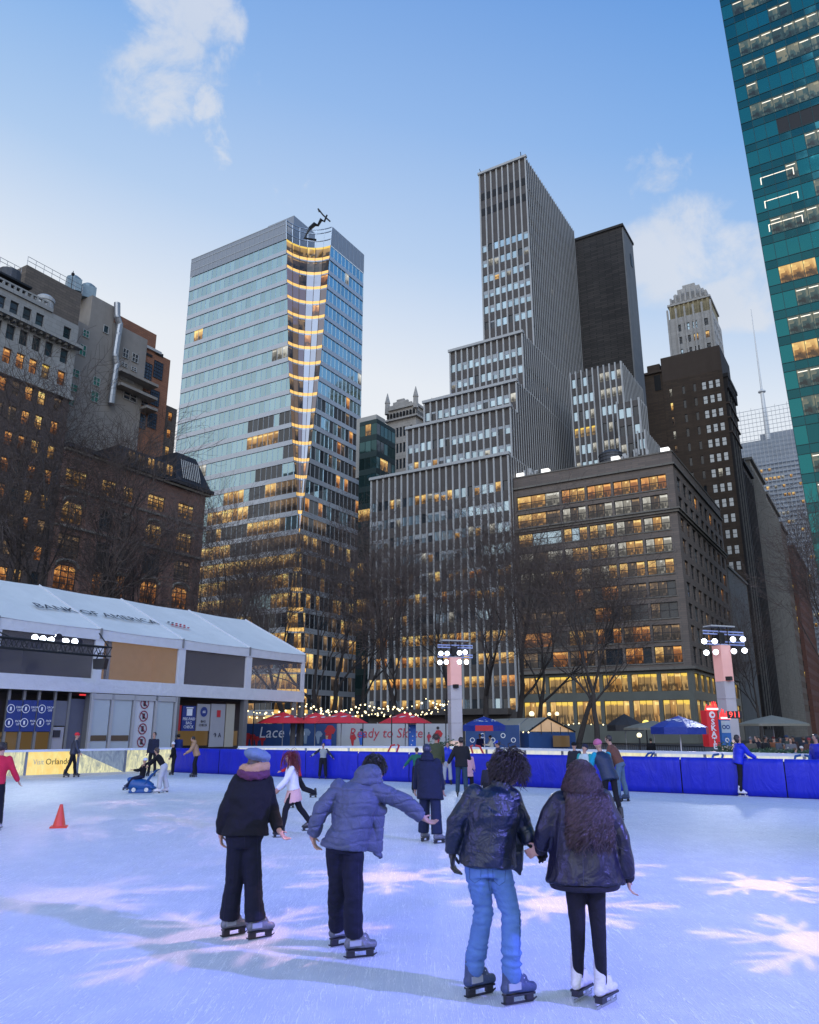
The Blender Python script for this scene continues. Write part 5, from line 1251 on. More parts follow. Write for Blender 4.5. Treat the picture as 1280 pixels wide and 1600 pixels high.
# ================================================================ plaza: hoardings, umbrellas, stalls, fences
def hoarding(name, label, x0, x1, Y0, Y1, ztop, mt):
    a, b_ = P(x0, 1150, Y0), P(x1, 1150, Y1); a.z = b_.z = 0; R_ = empty(name, a, label, 'hoarding'); m = MB(); A = (b_ - a).normalized(); N = A.cross(Zu)
    m.obox(a, b_ - a, -N * .06, Zu * ztop, mt); m.build('panel', R_); m = MB(); n = max(2, int((b_ - a).length / 2.4))
    for k in range(n + 1): p = a + (b_ - a) * (k / n); m.obox(p - A * .03 - N * .06, A * .06, -N * .1, Zu * (ztop + .1), M['steel'])
    m.build('posts', R_); return R_, a, b_, A, N
M['hoardblue'] = mat('printed_blue_hoarding', (.015, .06, .20), .6, var=.25, scale=.8)
M['hoardgrey'] = mat('printed_snowy_hoarding', (.42, .44, .48), .6, var=.12, scale=.8)
M['crimson'] = mat('crimson_print', (.45, .03, .06), .6, var=0)
M['paleprint'] = mat('pale_blue_figure', (.22, .30, .42), .6, var=.2)
R_, a, b_, A, N = hoarding('event_hoarding', 'dark blue hoarding reading Lace Up with red seated figures printed', 360, 526, 60, 60, 2.32, M['hoardblue'])
m = MB(); Lx = lambda x, Y=59.9: P(x, 1150, Y).x
text_mb(m, 'Lace Up', Vector((Lx(440), a.y - .03, 1.66)), Vector((1, 0, 0)), Zu, 1.12, M['white'], sx=.92, shear=.15); m.build('lettering', R_)
m = MB(); rp_ = random.Random(3)
def printed_fig(m, x, z0, h, mt, ms, y):
    """flat printed skater on a banner"""
    c = Vector((x, y, z0)); pts = [(-.05, 0), (.08, 0), (.12, .45), (.2, .42), (.3, .62), (.16, .8), (.05, .82), (-.08, .8), (-.22, .55), (-.14, .45)]
    m.face([c + Vector((px_ * h, 0, pz * h)) for px_, pz in pts], mt); m.face([c + Vector((.02 * h + .09 * h * math.cos(t), 0, .93 * h + .09 * h * math.sin(t))) for t in [k * math.pi / 4 for k in range(8)]], ms)
for x, h in ((386, 1.1), (394, 1.0), (401, .8), (410, .85)): m = MB(); printed_fig(m, Lx(x), .75, h, M['red'], M['hoardblue'], a.y - .03); m.build('printed_figure', R_)
for x, h in ((477, 1.3), (497, 1.1), (514, 1.6)): m = MB(); printed_fig(m, Lx(x), .9, h, M['paleprint'] if x != 514 else M['red'], M['hoardblue'], a.y - .03); m.build('printed_figure', R_)
R_, a, b_, A, N = hoarding('event_hoarding', 'pale snowy hoarding reading Ready to Skate in red letters', 526.3, 716, 60.3, 60.3, 2.32, M['hoardgrey'])
m = MB(); text_mb(m, 'Ready to Skate', Vector((Lx(603, 60.2), a.y - .03, 1.62)), Vector((1, 0, 0)), Zu, .98, M['crimson'], sx=.92, shear=.15); m.build('lettering', R_)
for x, z, h, c_ in ((551, .75, .95, 'red'), (564, .8, 1.15, 'bluep'), (684, .8, 1.3, 'red'), (670, 1.0, .7, 'crimson')): m = MB(); printed_fig(m, Lx(x, 60.2), z, h, M[c_], M['ink'], a.y - .03); m.build('printed_figure', R_)
# tall blue inflatable-like pillar
c = P(644, 1150, 50); c.z = 0; R_ = empty('advert_pillar', c, 'bright blue rectangular advertising pillar in front of the pale hoarding', 'pillar'); m = MB(); m.box(c + Zu * 1.1, (.44, .44, 2.2), M['bluep'], .1); m.box(c + Zu * 2.22, (.48, .48, .06), M['white'], .1); m.build('body', R_)
m = MB()
for k in range(7): m.box(c + Vector((rp_.uniform(-.15, .15), -.235, .5 + k * .25)), (.06, .01, .06), M['white'], .1)
m.build('printed_specks', R_)

M['umred'] = fabric('red_umbrella_cloth', (.75, .03, .045), .6, 2); M['umblue'] = fabric('blue_umbrella_cloth', (.006, .03, .27), .5, 2); M['umtan'] = fabric('tan_umbrella_cloth', (.22, .21, .17), .7, 2); M['umblk'] = fabric('black_umbrella_cloth', (.03, .03, .035), .7, 2)
def umbrella(cloth, R, zr, ze, n=8, valance=.0, vm=None, star=False, label='', group=None, pole=None, rot=0):
    r_ = empty('market_umbrella', (0, 0, 0), label, 'umbrella', group)
    m = MB(); rings = []
    for j, (f, z) in enumerate(((0, zr), (.35, zr - (zr - ze) * .30), (.7, zr - (zr - ze) * .62), (1, ze))):
        rings.append([Vector((R * f * math.cos(rot + 2 * math.pi * k / n), R * f * math.sin(rot + 2 * math.pi * k / n), z)) for k in range(n)])
    for j in range(3):
        for k in range(n):
            q = [rings[j][k], rings[j + 1][k], rings[j + 1][(k + 1) % n], rings[j][(k + 1) % n]]
            m.face(q if j else [q[0], q[1], q[2]], cloth)
            if j == 2 and valance:
                e = [q[1], q[1] - Zu * valance, q[2] - Zu * valance, q[2]]; m.face(e, vm[k % len(vm)] if vm else cloth)
    cn = m.build('canopy', r_)
    m = MB(); rr = random.Random(2)
    for k in range(n):
        a, b2, c2 = rings[1][k], rings[2][k], rings[2][(k + 1) % n]; ce = (a + b2 + c2 + rings[1][(k + 1) % n]) / 4; t1 = (c2 - b2).normalized(); up = (a - b2).normalized(); nn = t1.cross(up); nn = nn if nn.z > 0 else -nn
        o = ce + nn * .02
        if star:
            for q in range(7):
                s = o + t1 * rr.uniform(-.35, .35) * R * .5 + up * rr.uniform(-.3, .3) * R * .5; d = rr.uniform(.04, .13)
                m.face([s - t1 * d, s - up * d * .35, s + t1 * d, s + up * d * .35], M['white'])
        elif cloth is M['umred']:
            m.face([o - t1 * .16 - up * .1, o + t1 * .04 - up * .1, o + t1 * .16 + up * .12, o - t1 * .02 + up * .08], M['white']); m.face([o + t1 * .06 - up * .1, o + t1 * .11 - up * .1, o + t1 * .24 + up * .12, o + t1 * .18 + up * .12], M['white'])
    if m.v: m.build('printed_logo', cn)
    m = MB(); m.tube([(0, 0, 0), (0, 0, zr)], .03, pole or M['steel'], 8); m.build('pole', r_)
    m = MB()
    for k in range(n): m.tube([(0, 0, zr - .25), rings[2][k] - Zu * .03], .012, M['steel'], 4)
    m.build('ribs', r_); m = MB(); m.lathe((0, 0, 0), [(.35, 0), (.35, .06), (.08, .1)], M['black'], 14); m.build('base', r_)
    return r_
def place(o, x, Y, z=0, rz=0, y=1150):
    p = P(x, y, Y); o.location = (p.x, p.y, z); o.rotation_euler.z = rz; return o
rows_ = [(441.5, 50, 'red plaza umbrella partly behind the tent post, leftmost of four'), (492, 51.5, 'red plaza umbrella tucked behind a larger red one'), (533, 49, 'red plaza umbrella above the join of blue and pale hoardings'), (633.5, 50, 'red plaza umbrella beside the bright blue pillar')]
u0_ = umbrella(M['umred'], 1.68, 2.95, 2.27, 8, label=rows_[0][2], group='red umbrellas on the plaza')
for i, (x, Y, lb) in enumerate(rows_):
    o = u0_ if i == 0 else copy_tree(u0_); o['label'] = lb; place(o, x, Y, 0, .3 * i)
ub = umbrella(M['umblue'], 1.28, 2.62, 2.12, 8, .30, [M['umblue'], M['red'], M['umblue'], M['umblue']], True, 'blue umbrella printed with white stars beside the middle light tower', 'blue starred umbrellas', M['white'], .3)
place(ub, 757, 46)
m = MB(); text_mb(m, 'bank', Vector((.0, 0, 0)), Vector((1, 0, 0)), Zu, .2, M['white'])
o = copy_tree(ub); o['label'] = 'blue umbrella printed with white stars on a white pole near the red banner'; place(o, 1063, 36.5, -.12, 1.2)
ut = umbrella(M['umtan'], 1.9, 2.5, 2.05, 8, .12, None, False, 'wide tan umbrella over the crowd on the right', None); place(ut, 1210, 44, .15)
ut2 = copy_tree(ut); ut2['label'] = 'flat tan umbrella beneath the blue starred umbrella by the glowing windows'; place(ut2, 1022, 52, -.05)
ut3 = umbrella(M['umblk'], 1.3, 3.0, 2.2, 8, .4, None, False, 'black canopy umbrella between the bare trees and the glazed shop floors', None); place(ut3, 978, 58, .0)

# blue hoardings right of the mid tower + gable roofed stall
R_, a, b_, A, N = hoarding('event_hoarding', 'dark blue hoarding behind the blue umbrella and the reading visitor', 728, 812, 56, 56, 2.2, M['hoardblue'])
m = MB()
for k in range(5): m.ring(Vector((Lx(738 + k * 16, 56), a.y - .02, 1.2 + .3 * (k % 2))), .12, .17, M['white'], 1, 12, Vector((1, 0, 0)))
m.build('printed_flakes', R_)
def stall():
    c = P(855, 1150, 57); c.z = 0; R_ = empty('gabled_stall', c, 'dark blue market stall under a pale gabled fabric roof', 'stall')
    pl, pr, ap = P(826, 1143, 55), P(899, 1143.5, 57.5), P(856, 1121, 56.2); bl, br = P(762, 1141, 64), P(800, 1141, 68); ab = P(772, 1123.5, 66)
    m = MB(); m.face([pl, ap, ab, bl], M['stallroof']); m.face([ap, pr, br, ab], M['stallroof'])
    for t in (.33, .66): m.tube([pl.lerp(bl, t) + Zu * .02, ap.lerp(ab, t) + Zu * .02], .04, M['steel'], 4)
    for a_, b2 in ((pl, ap), (ap, pr)): m.tube([a_, b2], .06, M['black'], 5)
    m.build('roof', R_)
    m = MB(); m.face([pl + Vector((.1, .05, 0)), pr + Vector((-.1, .05, 0)), ap + Vector((0, .05, -.1))], M['warmcloth']); 
    for x in (832, 846, 862, 876, 888): p = P(x, 1143, 55.5); m.tube([p - Zu * .2, p + Zu * (.6 if x in (846, 862) else .3)], .03, M['black'], 4)
    m.build('gable_panel', R_)
    d = lambda v: Vector((v.x, v.y, 0))
    m = MB(); 
    for a_, b2 in ((pl, pr), (bl, pl)): q = [d(a_), d(b2), d(b2) + Zu * (b2.z - .05), d(a_) + Zu * (a_.z - .05)]; m.face(q, M['hoardblue'])
    m.build('wall', R_)
    m = MB(); w0, w1 = P(864, 1156, 55.9), P(890, 1156, 56.8); m.obox(Vector((w0.x, w0.y - .02, .75)), w1 - w0, Vector((0, -.05, 0)), Zu * .75, M['shop']); m.build('serving_window', R_)
    m = MB(); text_mb(m, 'DUCK DONUTS', Vector((P(877, 1150, 56).x, 56.2, 1.85)), Vector((1, .25, 0)).normalized(), Zu, .22, M['white']); m.build('sign', R_) if False else None
    m = MB(); 
    for k in range(9): p = pl.lerp(bl, k / 9) - Zu * .06; m.ball(p, .05, M['bulbw'], 6, 4)
    m.build('eave_bulbs', R_)
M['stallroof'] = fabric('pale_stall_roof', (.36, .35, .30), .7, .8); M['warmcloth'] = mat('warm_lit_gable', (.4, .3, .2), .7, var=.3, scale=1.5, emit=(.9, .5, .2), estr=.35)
stall()
# festoon lights: poles, cords, bulbs
M['cord'] = M['black']
gx_ = [(474, 50), (567, 54), (612, 48), (663, 52), (697, 50), (395, 56)]
for i, (x, Y) in enumerate(gx_):
    c = P(x, 1150, Y); c.z = 0; zt = P(x, 1094, Y).z
    m = MB(); m.tube([c, c + Zu * zt], .035, M['black'], 6); m.lathe(c, [(.2, 0), (.2, .05), (.05, .12)], M['black'], 10); m.ball(c + Zu * zt, .06, M['black'], 8, 5)
    o = m.build('lamp_pole'); 
    tag(o, ['thin black pole carrying string lights right of the tent post', 'thin black string light pole at the join of the two hoardings', 'thin black string light pole before the word Skate', 'thin black string light pole behind the blue pillar', 'thin black string light pole just left of the middle light tower', 'thin black string light pole seen under the tent'][i], 'pole', 'string light poles')
strings = [((383, 1108, 55), (474, 1100, 50), 9, .30), ((474, 1100, 50), (567, 1098, 54), 12, .45), ((567, 1098, 54), (663, 1095, 52), 13, .40), ((395, 1112, 53), (567, 1104, 56), 14, .25), ((474, 1096, 50), (612, 1100, 48), 12, .5), ((567, 1110, 54), (697, 1096, 50), 13, .55),
           ((612, 1100, 48), (706, 1090, 46), 11, .7), ((663, 1088, 52), (703, 1098, 50), 7, .2), ((500, 1113, 58), (612, 1108, 58), 11, .3), ((385, 1118, 58), (474, 1112, 58), 8, .2), ((585, 1112, 57), (700, 1106, 57), 11, .35),
           ((900, 1128, 62), (985, 1127, 62), 9, .15), ((985, 1127, 62), (1060, 1130, 62), 7, .15), ((868, 1130, 58), (900, 1128, 62), 4, .1)]
bulb_mesh = None
for i, (a, b_, n, sag) in enumerate(strings):
    p, q = P(*a), P(*b_); R_ = empty('string_light', p, '', 'string light', 'strings of warm bulbs over the plaza'); R_['label'] = 'drooping string of warm round bulbs over the plaza'
    f = lambda t: p + (q - p) * t - Zu * (sag * 4 * t * (1 - t)); m = MB(); m.tube([f(k / 16) for k in range(17)], .010, M['black'], 3); m.build('cord', R_)
    for k in range(n):
        c = f((k + .5) / n) - Zu * .08
        if bulb_mesh is None:
            m = MB(); m.ball((0, 0, 0), .062, M['bulbw'], 8, 6); m.tube([(0, 0, .05), (0, 0, .09)], .02, M['black'], 5); ob = m.build('bulb', smooth=True); bulb_mesh = ob
        else: ob = bulb_mesh.copy(); COL.objects.link(ob)
        ob.parent = R_; ob.location = c - p; s_ = rp_.uniform(.5, 1.1); ob.scale = (s_, s_, s_)
# globe street lamps
def globe_lamp(x, y, Y, r, mt, label):
    c = P(x, y, Y); R_ = empty('street_lamp', (c.x, c.y, 0), label, 'street lamp', 'globe lamps at the park edge'); m = MB(); m.tube([(c.x, c.y, 0), (c.x, c.y, c.z * .2), (c.x, c.y, c.z - r)], [.12, .06, .045], M['black'], 8); m.lathe((c.x, c.y, c.z - r * 1.15), [(.05, 0), (r * .6, .05), (r * .5, .12)], M['black'], 10); m.build('pole', R_)
    m = MB(); m.ball(c, r, mt, 12, 8); m.build('globe', R_, True)
M['globe'] = mat('glowing_globe', (1, .9, .6), .5, var=0, emit=(1.0, .86, .50), estr=1.5); M['globey'] = mat('yellow_globe', (1, .8, .2), .5, var=0, emit=(1.0, .75, .12), estr=1.2)
globe_lamp(831, 1115.5, 72, .24, M['globe'], 'glowing globe lamp above the left slope of the stall roof'); globe_lamp(858.5, 1116, 74, .17, M['globe'], 'small glowing globe lamp above the ridge of the stall roof'); globe_lamp(870.5, 1115.5, 73, .19, M['globe'], 'glowing globe lamp just right of the stall ridge'); globe_lamp(1009.5, 1131, 60, .28, M['globey'], 'yellow globe lamp before the glazed shop floor'); globe_lamp(999, 1149, 46, .14, M['globe'], 'low white globe lamp behind the metal fence')
# tall banners
def banner(x, Y, w_, y0, y1, label, kind):
    c = P(x, 1140, Y); zt, zb = P(x, y0, Y).z, P(x, y1, Y).z; c.z = 0; R_ = empty('banner_column', c, label, 'banner'); A = Vector((1, .25, 0)).normalized(); N = A.cross(Zu)
    m = MB(); m.obox(c - A * w_ / 2 + Zu * max(0, zb), A * w_, -N * w_ * .8, Zu * (zt - max(0, zb)), M['bannered'] if kind else M['bannerblue']); m.build('body', R_)
    m = MB(); f = c + N * .012
    if kind:
        for i, ch in enumerate('SKATE'): text_mb(m, ch, f + N * .004 + Zu * (zt - .53 - i * .272), A, Zu, .34, M['white'], bold=.012, sx=1.15)
        m.face([f + A * .16 * math.cos(t) + Zu * (zt - .20 + .16 * math.sin(t)) for t in [2 * math.pi * k / 16 for k in range(16)]], M['white']); m.face([f + N * .006 + A * (.02 + .08 * math.cos(t)) + Zu * (zt - .20 + .06 * math.sin(t)) for t in [2 * math.pi * k / 10 for k in range(10)]], M['bannered'])
    else:
        m.obox(f - A * .24 + Zu * (zt - .62), A * .48, N * .01, Zu * .56, M['paleblue']); text_mb(m, '\u221e', f + N * .016 + Zu * (zt - .36), A, Zu, .5, M['navy'])
        for k in range(2):
            for j in range(14): t0, t1 = 2 * math.pi * j / 14, 2 * math.pi * (j + 1) / 14; cc = f + Zu * (zt - .95 - .34 * k) + N * .01; m.face([cc + A * .06 * math.cos(t0) + Zu * .06 * math.sin(t0), cc + A * .11 * math.cos(t0) + Zu * .11 * math.sin(t0), cc + A * .11 * math.cos(t1) + Zu * .11 * math.sin(t1), cc + A * .06 * math.cos(t1) + Zu * .06 * math.sin(t1)], M['white'])
        for k in range(3): m.obox(f - A * .12 + Zu * (zt - 1.65 - .12 * k), A * .24, N * .008, Zu * .03, M['white'])
    m.build('lettering', R_)
    m = MB(); rr = random.Random(x)
    for k in range(6): aa = -w_ / 2 + w_ * k / 5; m.tube([c + A * aa + Zu * (zt), c + A * aa * .8 + Zu * (zt + rr.uniform(.2, .5))], [.06, .02], M['glowred'], 5)
    m.box(c + Zu * (zt + .06) + N * .03, (w_ * .95, .2, .08), M['glowwhite'], .25)
    m.build('lit_crown', R_)
M['bannered'] = mat('lit_red_banner', (.45, .02, .03), .5, var=0, emit=(.7, .02, .03), estr=.25); M['bannerblue'] = mat('lit_blue_banner', (.02, .10, .35), .5, var=0, emit=(.02, .12, .4), estr=.2); M['paleblue'] = mat('pale_blue_print', (.40, .50, .60), .6, var=0)
M['glowred'] = mat('glowing_red', (.6, .03, .03), .5, var=0, emit=(1, .04, .04), estr=1.3); M['glowwhite'] = mat('glowing_white', (.9, .9, .9), .5, var=0, emit=(1, .75, .7), estr=1.2)
banner(1115, 37.5, .58, 1110, 1167, 'tall red banner column reading SKATE with a glowing red crown', True); banner(1134.5, 38.5, .52, 1124, 1166, 'blue banner column with a pale infinity sign next to the red one', False)
# fences and planters
def fence(x0, x1, Y0, Y1, label, h=1.0, z0=0, n=None, cat='fence'):
    a, b_ = P(x0, 1160, Y0), P(x1, 1160, Y1); a.z = b_.z = z0; R_ = empty('metal_fence', a, label, cat, 'black metal fences on the plaza'); m = MB(); A = b_ - a
    for z in (.12, h): m.tube([a + Zu * z, b_ + Zu * z], .022, M['black'], 5)
    m.build('rails', R_); m = MB(); n = n or int(A.length / .16)
    for k in range(n + 1): m.tube([a + A * (k / n) + Zu * .12, a + A * (k / n) + Zu * h], .013, M['black'], 4, cap=False)
    m.build('bars', R_)
fence(985, 1100, 42, 37, 'black metal fence under the blue umbrella by the red banner', 1.15); fence(380, 520, 44, 45, 'black metal fence in front of the blue Lace Up hoarding', 1.0, 0, 30); fence(530, 700, 45, 44, 'black metal fence in front of the pale Ready to Skate hoarding', 1.0, 0, 34); fence(895, 985, 50, 46, 'black metal fence beneath the bare trees right of the stall', 1.1)
M['leaf'] = mat('evergreen_leaf', (.03, .07, .03), .6, var=.5, scale=9)
def planter(x, Y, w_, label, h=.5, zz=.7):
    c = P(x, 1150, Y); c.z = 0; R_ = empty('planter', c, label, 'planter', 'evergreen planters'); m = MB(); m.box(c + Zu * zz / 2, (w_, .6, zz), M['rough_conc']); m.box(c + Zu * (zz - .03), (w_ + .06, .66, .06), M['limest']); m.build('box', R_)
    m = MB(); rr = random.Random(int(x))
    for k in range(700):
        p = c + Vector((rr.gauss(0, w_ * .25), rr.gauss(0, .18), zz + abs(rr.gauss(0, h * .5)))); d = Vector((rr.uniform(-1, 1), rr.uniform(-1, 1), rr.uniform(-.3, 1))).normalized(); e = d.orthogonal() * .04
        m.face([p - e, p + d * .12, p + e], M['leaf'])
    m.build('foliage', R_)
planter(697, 41, 1.5, 'evergreen planter at the foot of the middle light tower'); planter(1138, 36, 1.3, 'evergreen planter between the blue banner and right light tower'); planter(1180, 34, 2.2, 'concrete planter wall along the crowd on the right', .12, .95); planter(1235, 33, 2.6, 'concrete planter wall before the crowd at the far right', .12, .95)
def table_set(x, Y, label):
    c = P(x, 1150, Y); c.z = 0; R_ = empty('cafe_table', c, label, 'table', 'small cafe tables'); m = MB(); m.lathe(c + Zu * .72, [(.02, 0), (.38, 0), (.38, .03), (.02, .03)], M['steel'], 14); m.build('table_top', R_); m = MB(); m.tube([c, c + Zu * .72], .03, M['black'], 6); m.lathe(c, [(.22, 0), (.22, .03), (.03, .06)], M['black'], 10); m.build('leg', R_)
for x, Y, s in ((430, 49, 'under the leftmost red umbrella'), (520, 48, 'under the third red umbrella'), (600, 49, 'left of the blue pillar'), (585, 47, 'before the word Ready')): table_set(x, Y, 'small round cafe table ' + s)
def chair(col, R0=None):
    r_ = empty('cafe_chair', (0, 0, 0), '', 'chair', 'folding cafe chairs'); m = MB(); m.box((0, 0, .45), (.42, .42, .04), col); m.build('seat', r_); m = MB(); m.box((0, .2, .72), (.42, .03, .30), col); m.build('backrest', r_)
    for sx_ in (-1, 1):
        for sy_ in (-1, 1): m = MB(); m.tube([(sx_ * .19, sy_ * .19, 0), (sx_ * .17, sy_ * .17, .45 if sy_ < 0 else .86)], .015, M['black'], 5); m.build('leg', r_)
    return r_
cb = chair(M['navy']); 
for i, (x, Y, s) in enumerate(((418, 48.5, 'beneath the leftmost red umbrella'), (455, 49, 'just left of the tent post'), (507, 47.5, 'behind the child by the barrier'), (530, 47.5, 'beside the third red umbrella pole'), (572, 48, 'below the printed blue skater'), (595, 46.5, 'below the word Ready'), (620, 48, 'left of the bright blue pillar'), (658, 47, 'right of the bright blue pillar'))):
    o = cb if i == 0 else copy_tree(cb); o['label'] = 'dark blue cafe chair ' + s; place(o, x, Y, 0, i * 1.1)

# ================================================================ traffic cone
def cone():
    c = G(92, 1293); R_ = empty('traffic_cone', c, 'orange red traffic cone standing alone on the ice at left', 'traffic cone'); m = MB()
    m.lathe(c, [(.125, .025), (.12, .04), (.03, .43), (.025, .44), (0.015, .44)], M['cone'], 20); m.build('body', R_, True); m = MB(); m.box(c + Zu * .015, (.32, .32, .03), M['cone'], .3); m.build('base', R_)
M['cone'] = mat('orange_plastic', (.62, .045, .02), .45, var=.1)
cone()

# ================================================================ bare trees
M['bark'] = mat('grey_brown_bark', (.050, .042, .040), .9, var=.35, scale=3, bump=.4, bscale=12); M['twig'] = mat('dark_twigs', (.098, .074, .066), .9, var=.2)
def make_tree(seed, H, spread, name='bare_tree', twigs=1.0, fork=.28, rt=.30):
    rr = random.Random(seed); R_ = empty(name, (0, 0, 0), '', 'tree', 'bare winter trees around the rink'); tr = MB(); cr = MB()
    V = Vector
    def grow(p, d, L, r, lv):
        n = 4 if lv < 2 else (3 if lv < 4 else 2); pts = [p]; rad = [r]; q = p; dd = d.copy()
        for i in range(n):
            jit = .10 + .05 * lv; dd = (dd + V((rr.gauss(0, jit), rr.gauss(0, jit), rr.gauss(0, jit * .6) + (.05 if lv < 4 else .02)))).normalized(); q = q + dd * (L / n); pts.append(q); rad.append(r * (1 - .38 * (i + 1) / n))
        (tr if lv < 3 else cr).tube(pts, rad, M['bark'] if lv < 3 else M['twig'], 8 if lv == 0 else (6 if lv < 3 else 3), cap=False)
        if lv >= 6: return
        kids = {0: 3, 1: 4, 2: 5, 3: 5, 4: 4, 5: 2}[lv]
        for k in range(kids):
            t = rr.uniform(.35, 1.0) if lv else rr.uniform(.72, 1.0)
            if k == 0: t = 1.0
            idx = min(int(t * n), n - 1); f = t * n - idx; o = pts[idx].lerp(pts[idx + 1], f); rr_ = rad[idx] * (1 - f) + rad[idx + 1] * f
            ax = dd.orthogonal().normalized(); ax = Matrix.Rotation(rr.uniform(0, 2 * math.pi), 3, dd) @ ax
            ang = rr.uniform(.30, .62) * spread if k else rr.uniform(.05, .25)
            nd = (Matrix.Rotation(ang, 3, ax) @ dd); nd.z += .10 if lv < 3 else (.0 if lv < 5 else -.02); nd.normalize()
            grow(o, nd, L * rr.uniform(.58, .82) if lv else L * rr.uniform(.85, 1.15), max(.009, rr_ * (.76 if k == 0 else rr.uniform(.46, .66)) if lv < 4 else .011), lv + 1)
    grow(V((0, 0, 0)), V((rr.gauss(0, .05), rr.gauss(0, .05), 1)).normalized(), H * fork, rt, 0)
    tr.build('trunk', R_); cr.build('crown', R_); return R_
protos = [make_tree(s, 21, 1.0) for s in (11, 23, 37)]
trees = [(45, 62, 1.42, 'tall bare tree behind the left end of the white tent'), (150, 66, 1.36, 'bare tree behind the tent lettering'), (215, 72, 1.16, 'bare tree before the mansard roofed building'), (310, 70, 1.02, 'bare tree at the right corner of the mansard roofed building'), (385, 74, 1.0, 'bare tree before the left edge of the bowed glass tower'),
         (455, 80, 1.02, 'bare tree in front of the bowed corner of the glass tower'), (520, 84, 1.06, 'bare tree just left of the narrow dark green glass block'), (500, 66, .80, 'lower bare tree rising over the plaza umbrellas'), (628, 66, .84, 'wide forked bare tree left of the middle light tower'), (565, 88, .95, 'thin bare tree at the foot of the dark green glass block'),
         (762, 68, .93, 'bare tree between the stepped tower and brick office block'), (806, 74, .98, 'bare tree rising behind the stall roof'), (702, 86, .95, 'bare tree behind the middle light tower'), (840, 82, .90, 'bare tree before the left end of the lit shop floors'), (900, 60, .72, 'bare tree with dark trunk right of the stall'), (934, 56, .68, 'bare tree splitting low into two dark limbs before lit shop floors'),
         (-35, 60, 1.4, 'bare tree whose branches enter at the left edge'), (1300, 52, .85, 'bare tree whose branches enter at the right edge'), (1190, 95, .8, 'bare tree before the columned building down the side street'), (350, 88, .9, 'thin bare tree in the gap between brick building and glass tower')]
for i, (x, Y, s, lb) in enumerate(trees):
    o = protos[i] if i < 3 else copy_tree(protos[i % 3]); o['label'] = lb; p = P(x, 1150, Y); o.location = (p.x, p.y, -.1); s *= 1.10 if 400 < x < 1000 else 1; o.scale = (s, s, s); o.rotation_euler.z = i * 2.399
# ================================================================ people
def cloth(name, col, rough=.8, var=.12, wr=.5, wsc=5, sheen=0, spec=.3, metal=0, fine=120):
    m, t, b = newmat(name); oc = t.n('ShaderNodeTexCoord').outputs['Object']
    n = t.noise(oc, wsc, 4, .55, .7); f = t.noise(oc, fine, 2, .6)
    t.set(b.inputs['Base Color'], t.mix(t.m('ADD', t.m('MULTIPLY', n, .8), t.m('MULTIPLY', f, .2)), tuple(max(0, c * (1 - var * 2)) for c in col), tuple(min(1, c * (1 + var * 2)) for c in col)))
    b.inputs['Roughness'].default_value = rough; b.inputs['Specular IOR Level'].default_value = spec; b.inputs['Metallic'].default_value = metal
    bp = t.n('ShaderNodeBump', i_Strength=wr, i_Height=t.m('ADD', n, t.m('MULTIPLY', f, .08))); bp.inputs['Distance'].default_value = .04; t.set(b.inputs['Normal'], bp.outputs[0]); return m
_cc = {}
def C(rgb, kind='wool'):
    k = (rgb, kind)
    if k not in _cc:
        if kind == 'leather': _cc[k] = cloth('leather_%d' % len(_cc), rgb, .33, .2, .8, 9, spec=.6, fine=60)
        elif kind == 'denim': _cc[k] = cloth('denim_%d' % len(_cc), rgb, .85, .16, .6, 7, fine=220)
        elif kind == 'hair':
            m_ = _cc[k] = cloth('hair_%d' % len(_cc), rgb, .42, .3, .3, 30, spec=.5); t_ = NT(m_.node_tree); b_ = m_.node_tree.nodes['Principled BSDF']; src = b_.inputs['Base Color'].links[0].from_socket
            f_ = t_.m('ADD', .45, t_.m('MULTIPLY', t_.n('ShaderNodeNewGeometry').outputs['Random Per Island'], 1.5)); t_.set(b_.inputs['Base Color'], t_.vm('MULTIPLY', src, t_.n('ShaderNodeCombineXYZ', i_0=f_, i_1=f_, i_2=f_)))
        elif kind == 'skin': _cc[k] = cloth('skin_%d' % len(_cc), rgb, .5, .06, .1, 30, spec=.4)
        elif kind == 'nylon': _cc[k] = cloth('nylon_%d' % len(_cc), rgb, .5, .10, .55, 8, spec=.45)
        else: _cc[k] = cloth('cloth_%d' % len(_cc), rgb, .85, .12, .5, 7)
    return _cc[k]
SKIN = (.42, .24, .17)
class PM(MB):
    def cap(s, p0, r0, p1, r1, n=12):
        s.ball(p0, r0, None, n, 7); s.ball(p1, r1, None, n, 7); s.tube([p0, Vector(p0).lerp(Vector(p1), .5), p1], [r0, (r0 + r1) / 2, r1], None, n)
    def ell(s, c, ax, ay, az, n=14, m=9):
        i = len(s.v); s.ball((0, 0, 0), 1, None, n, m); c = Vector(c)
        for k in range(i, len(s.v)): x, y, z = s.v[k]; s.v[k] = tuple(c + ax * x + ay * y + az * z)
    def loft(s, rings, n=20):
        i = len(s.v); vs = []
        for c, a, b_ in rings:
            for k in range(n): t = 2 * math.pi * k / n; vs.append(Vector(c) + a * math.cos(t) + b_ * math.sin(t))
        fs = [(j * n + k, j * n + (k + 1) % n, (j + 1) * n + (k + 1) % n, (j + 1) * n + k) for j in range(len(rings) - 1) for k in range(n)]
        fs.append(tuple(range(n))[::-1]); fs.append(tuple((len(rings) - 1) * n + k for k in range(n))); s.raw(vs, fs, None)
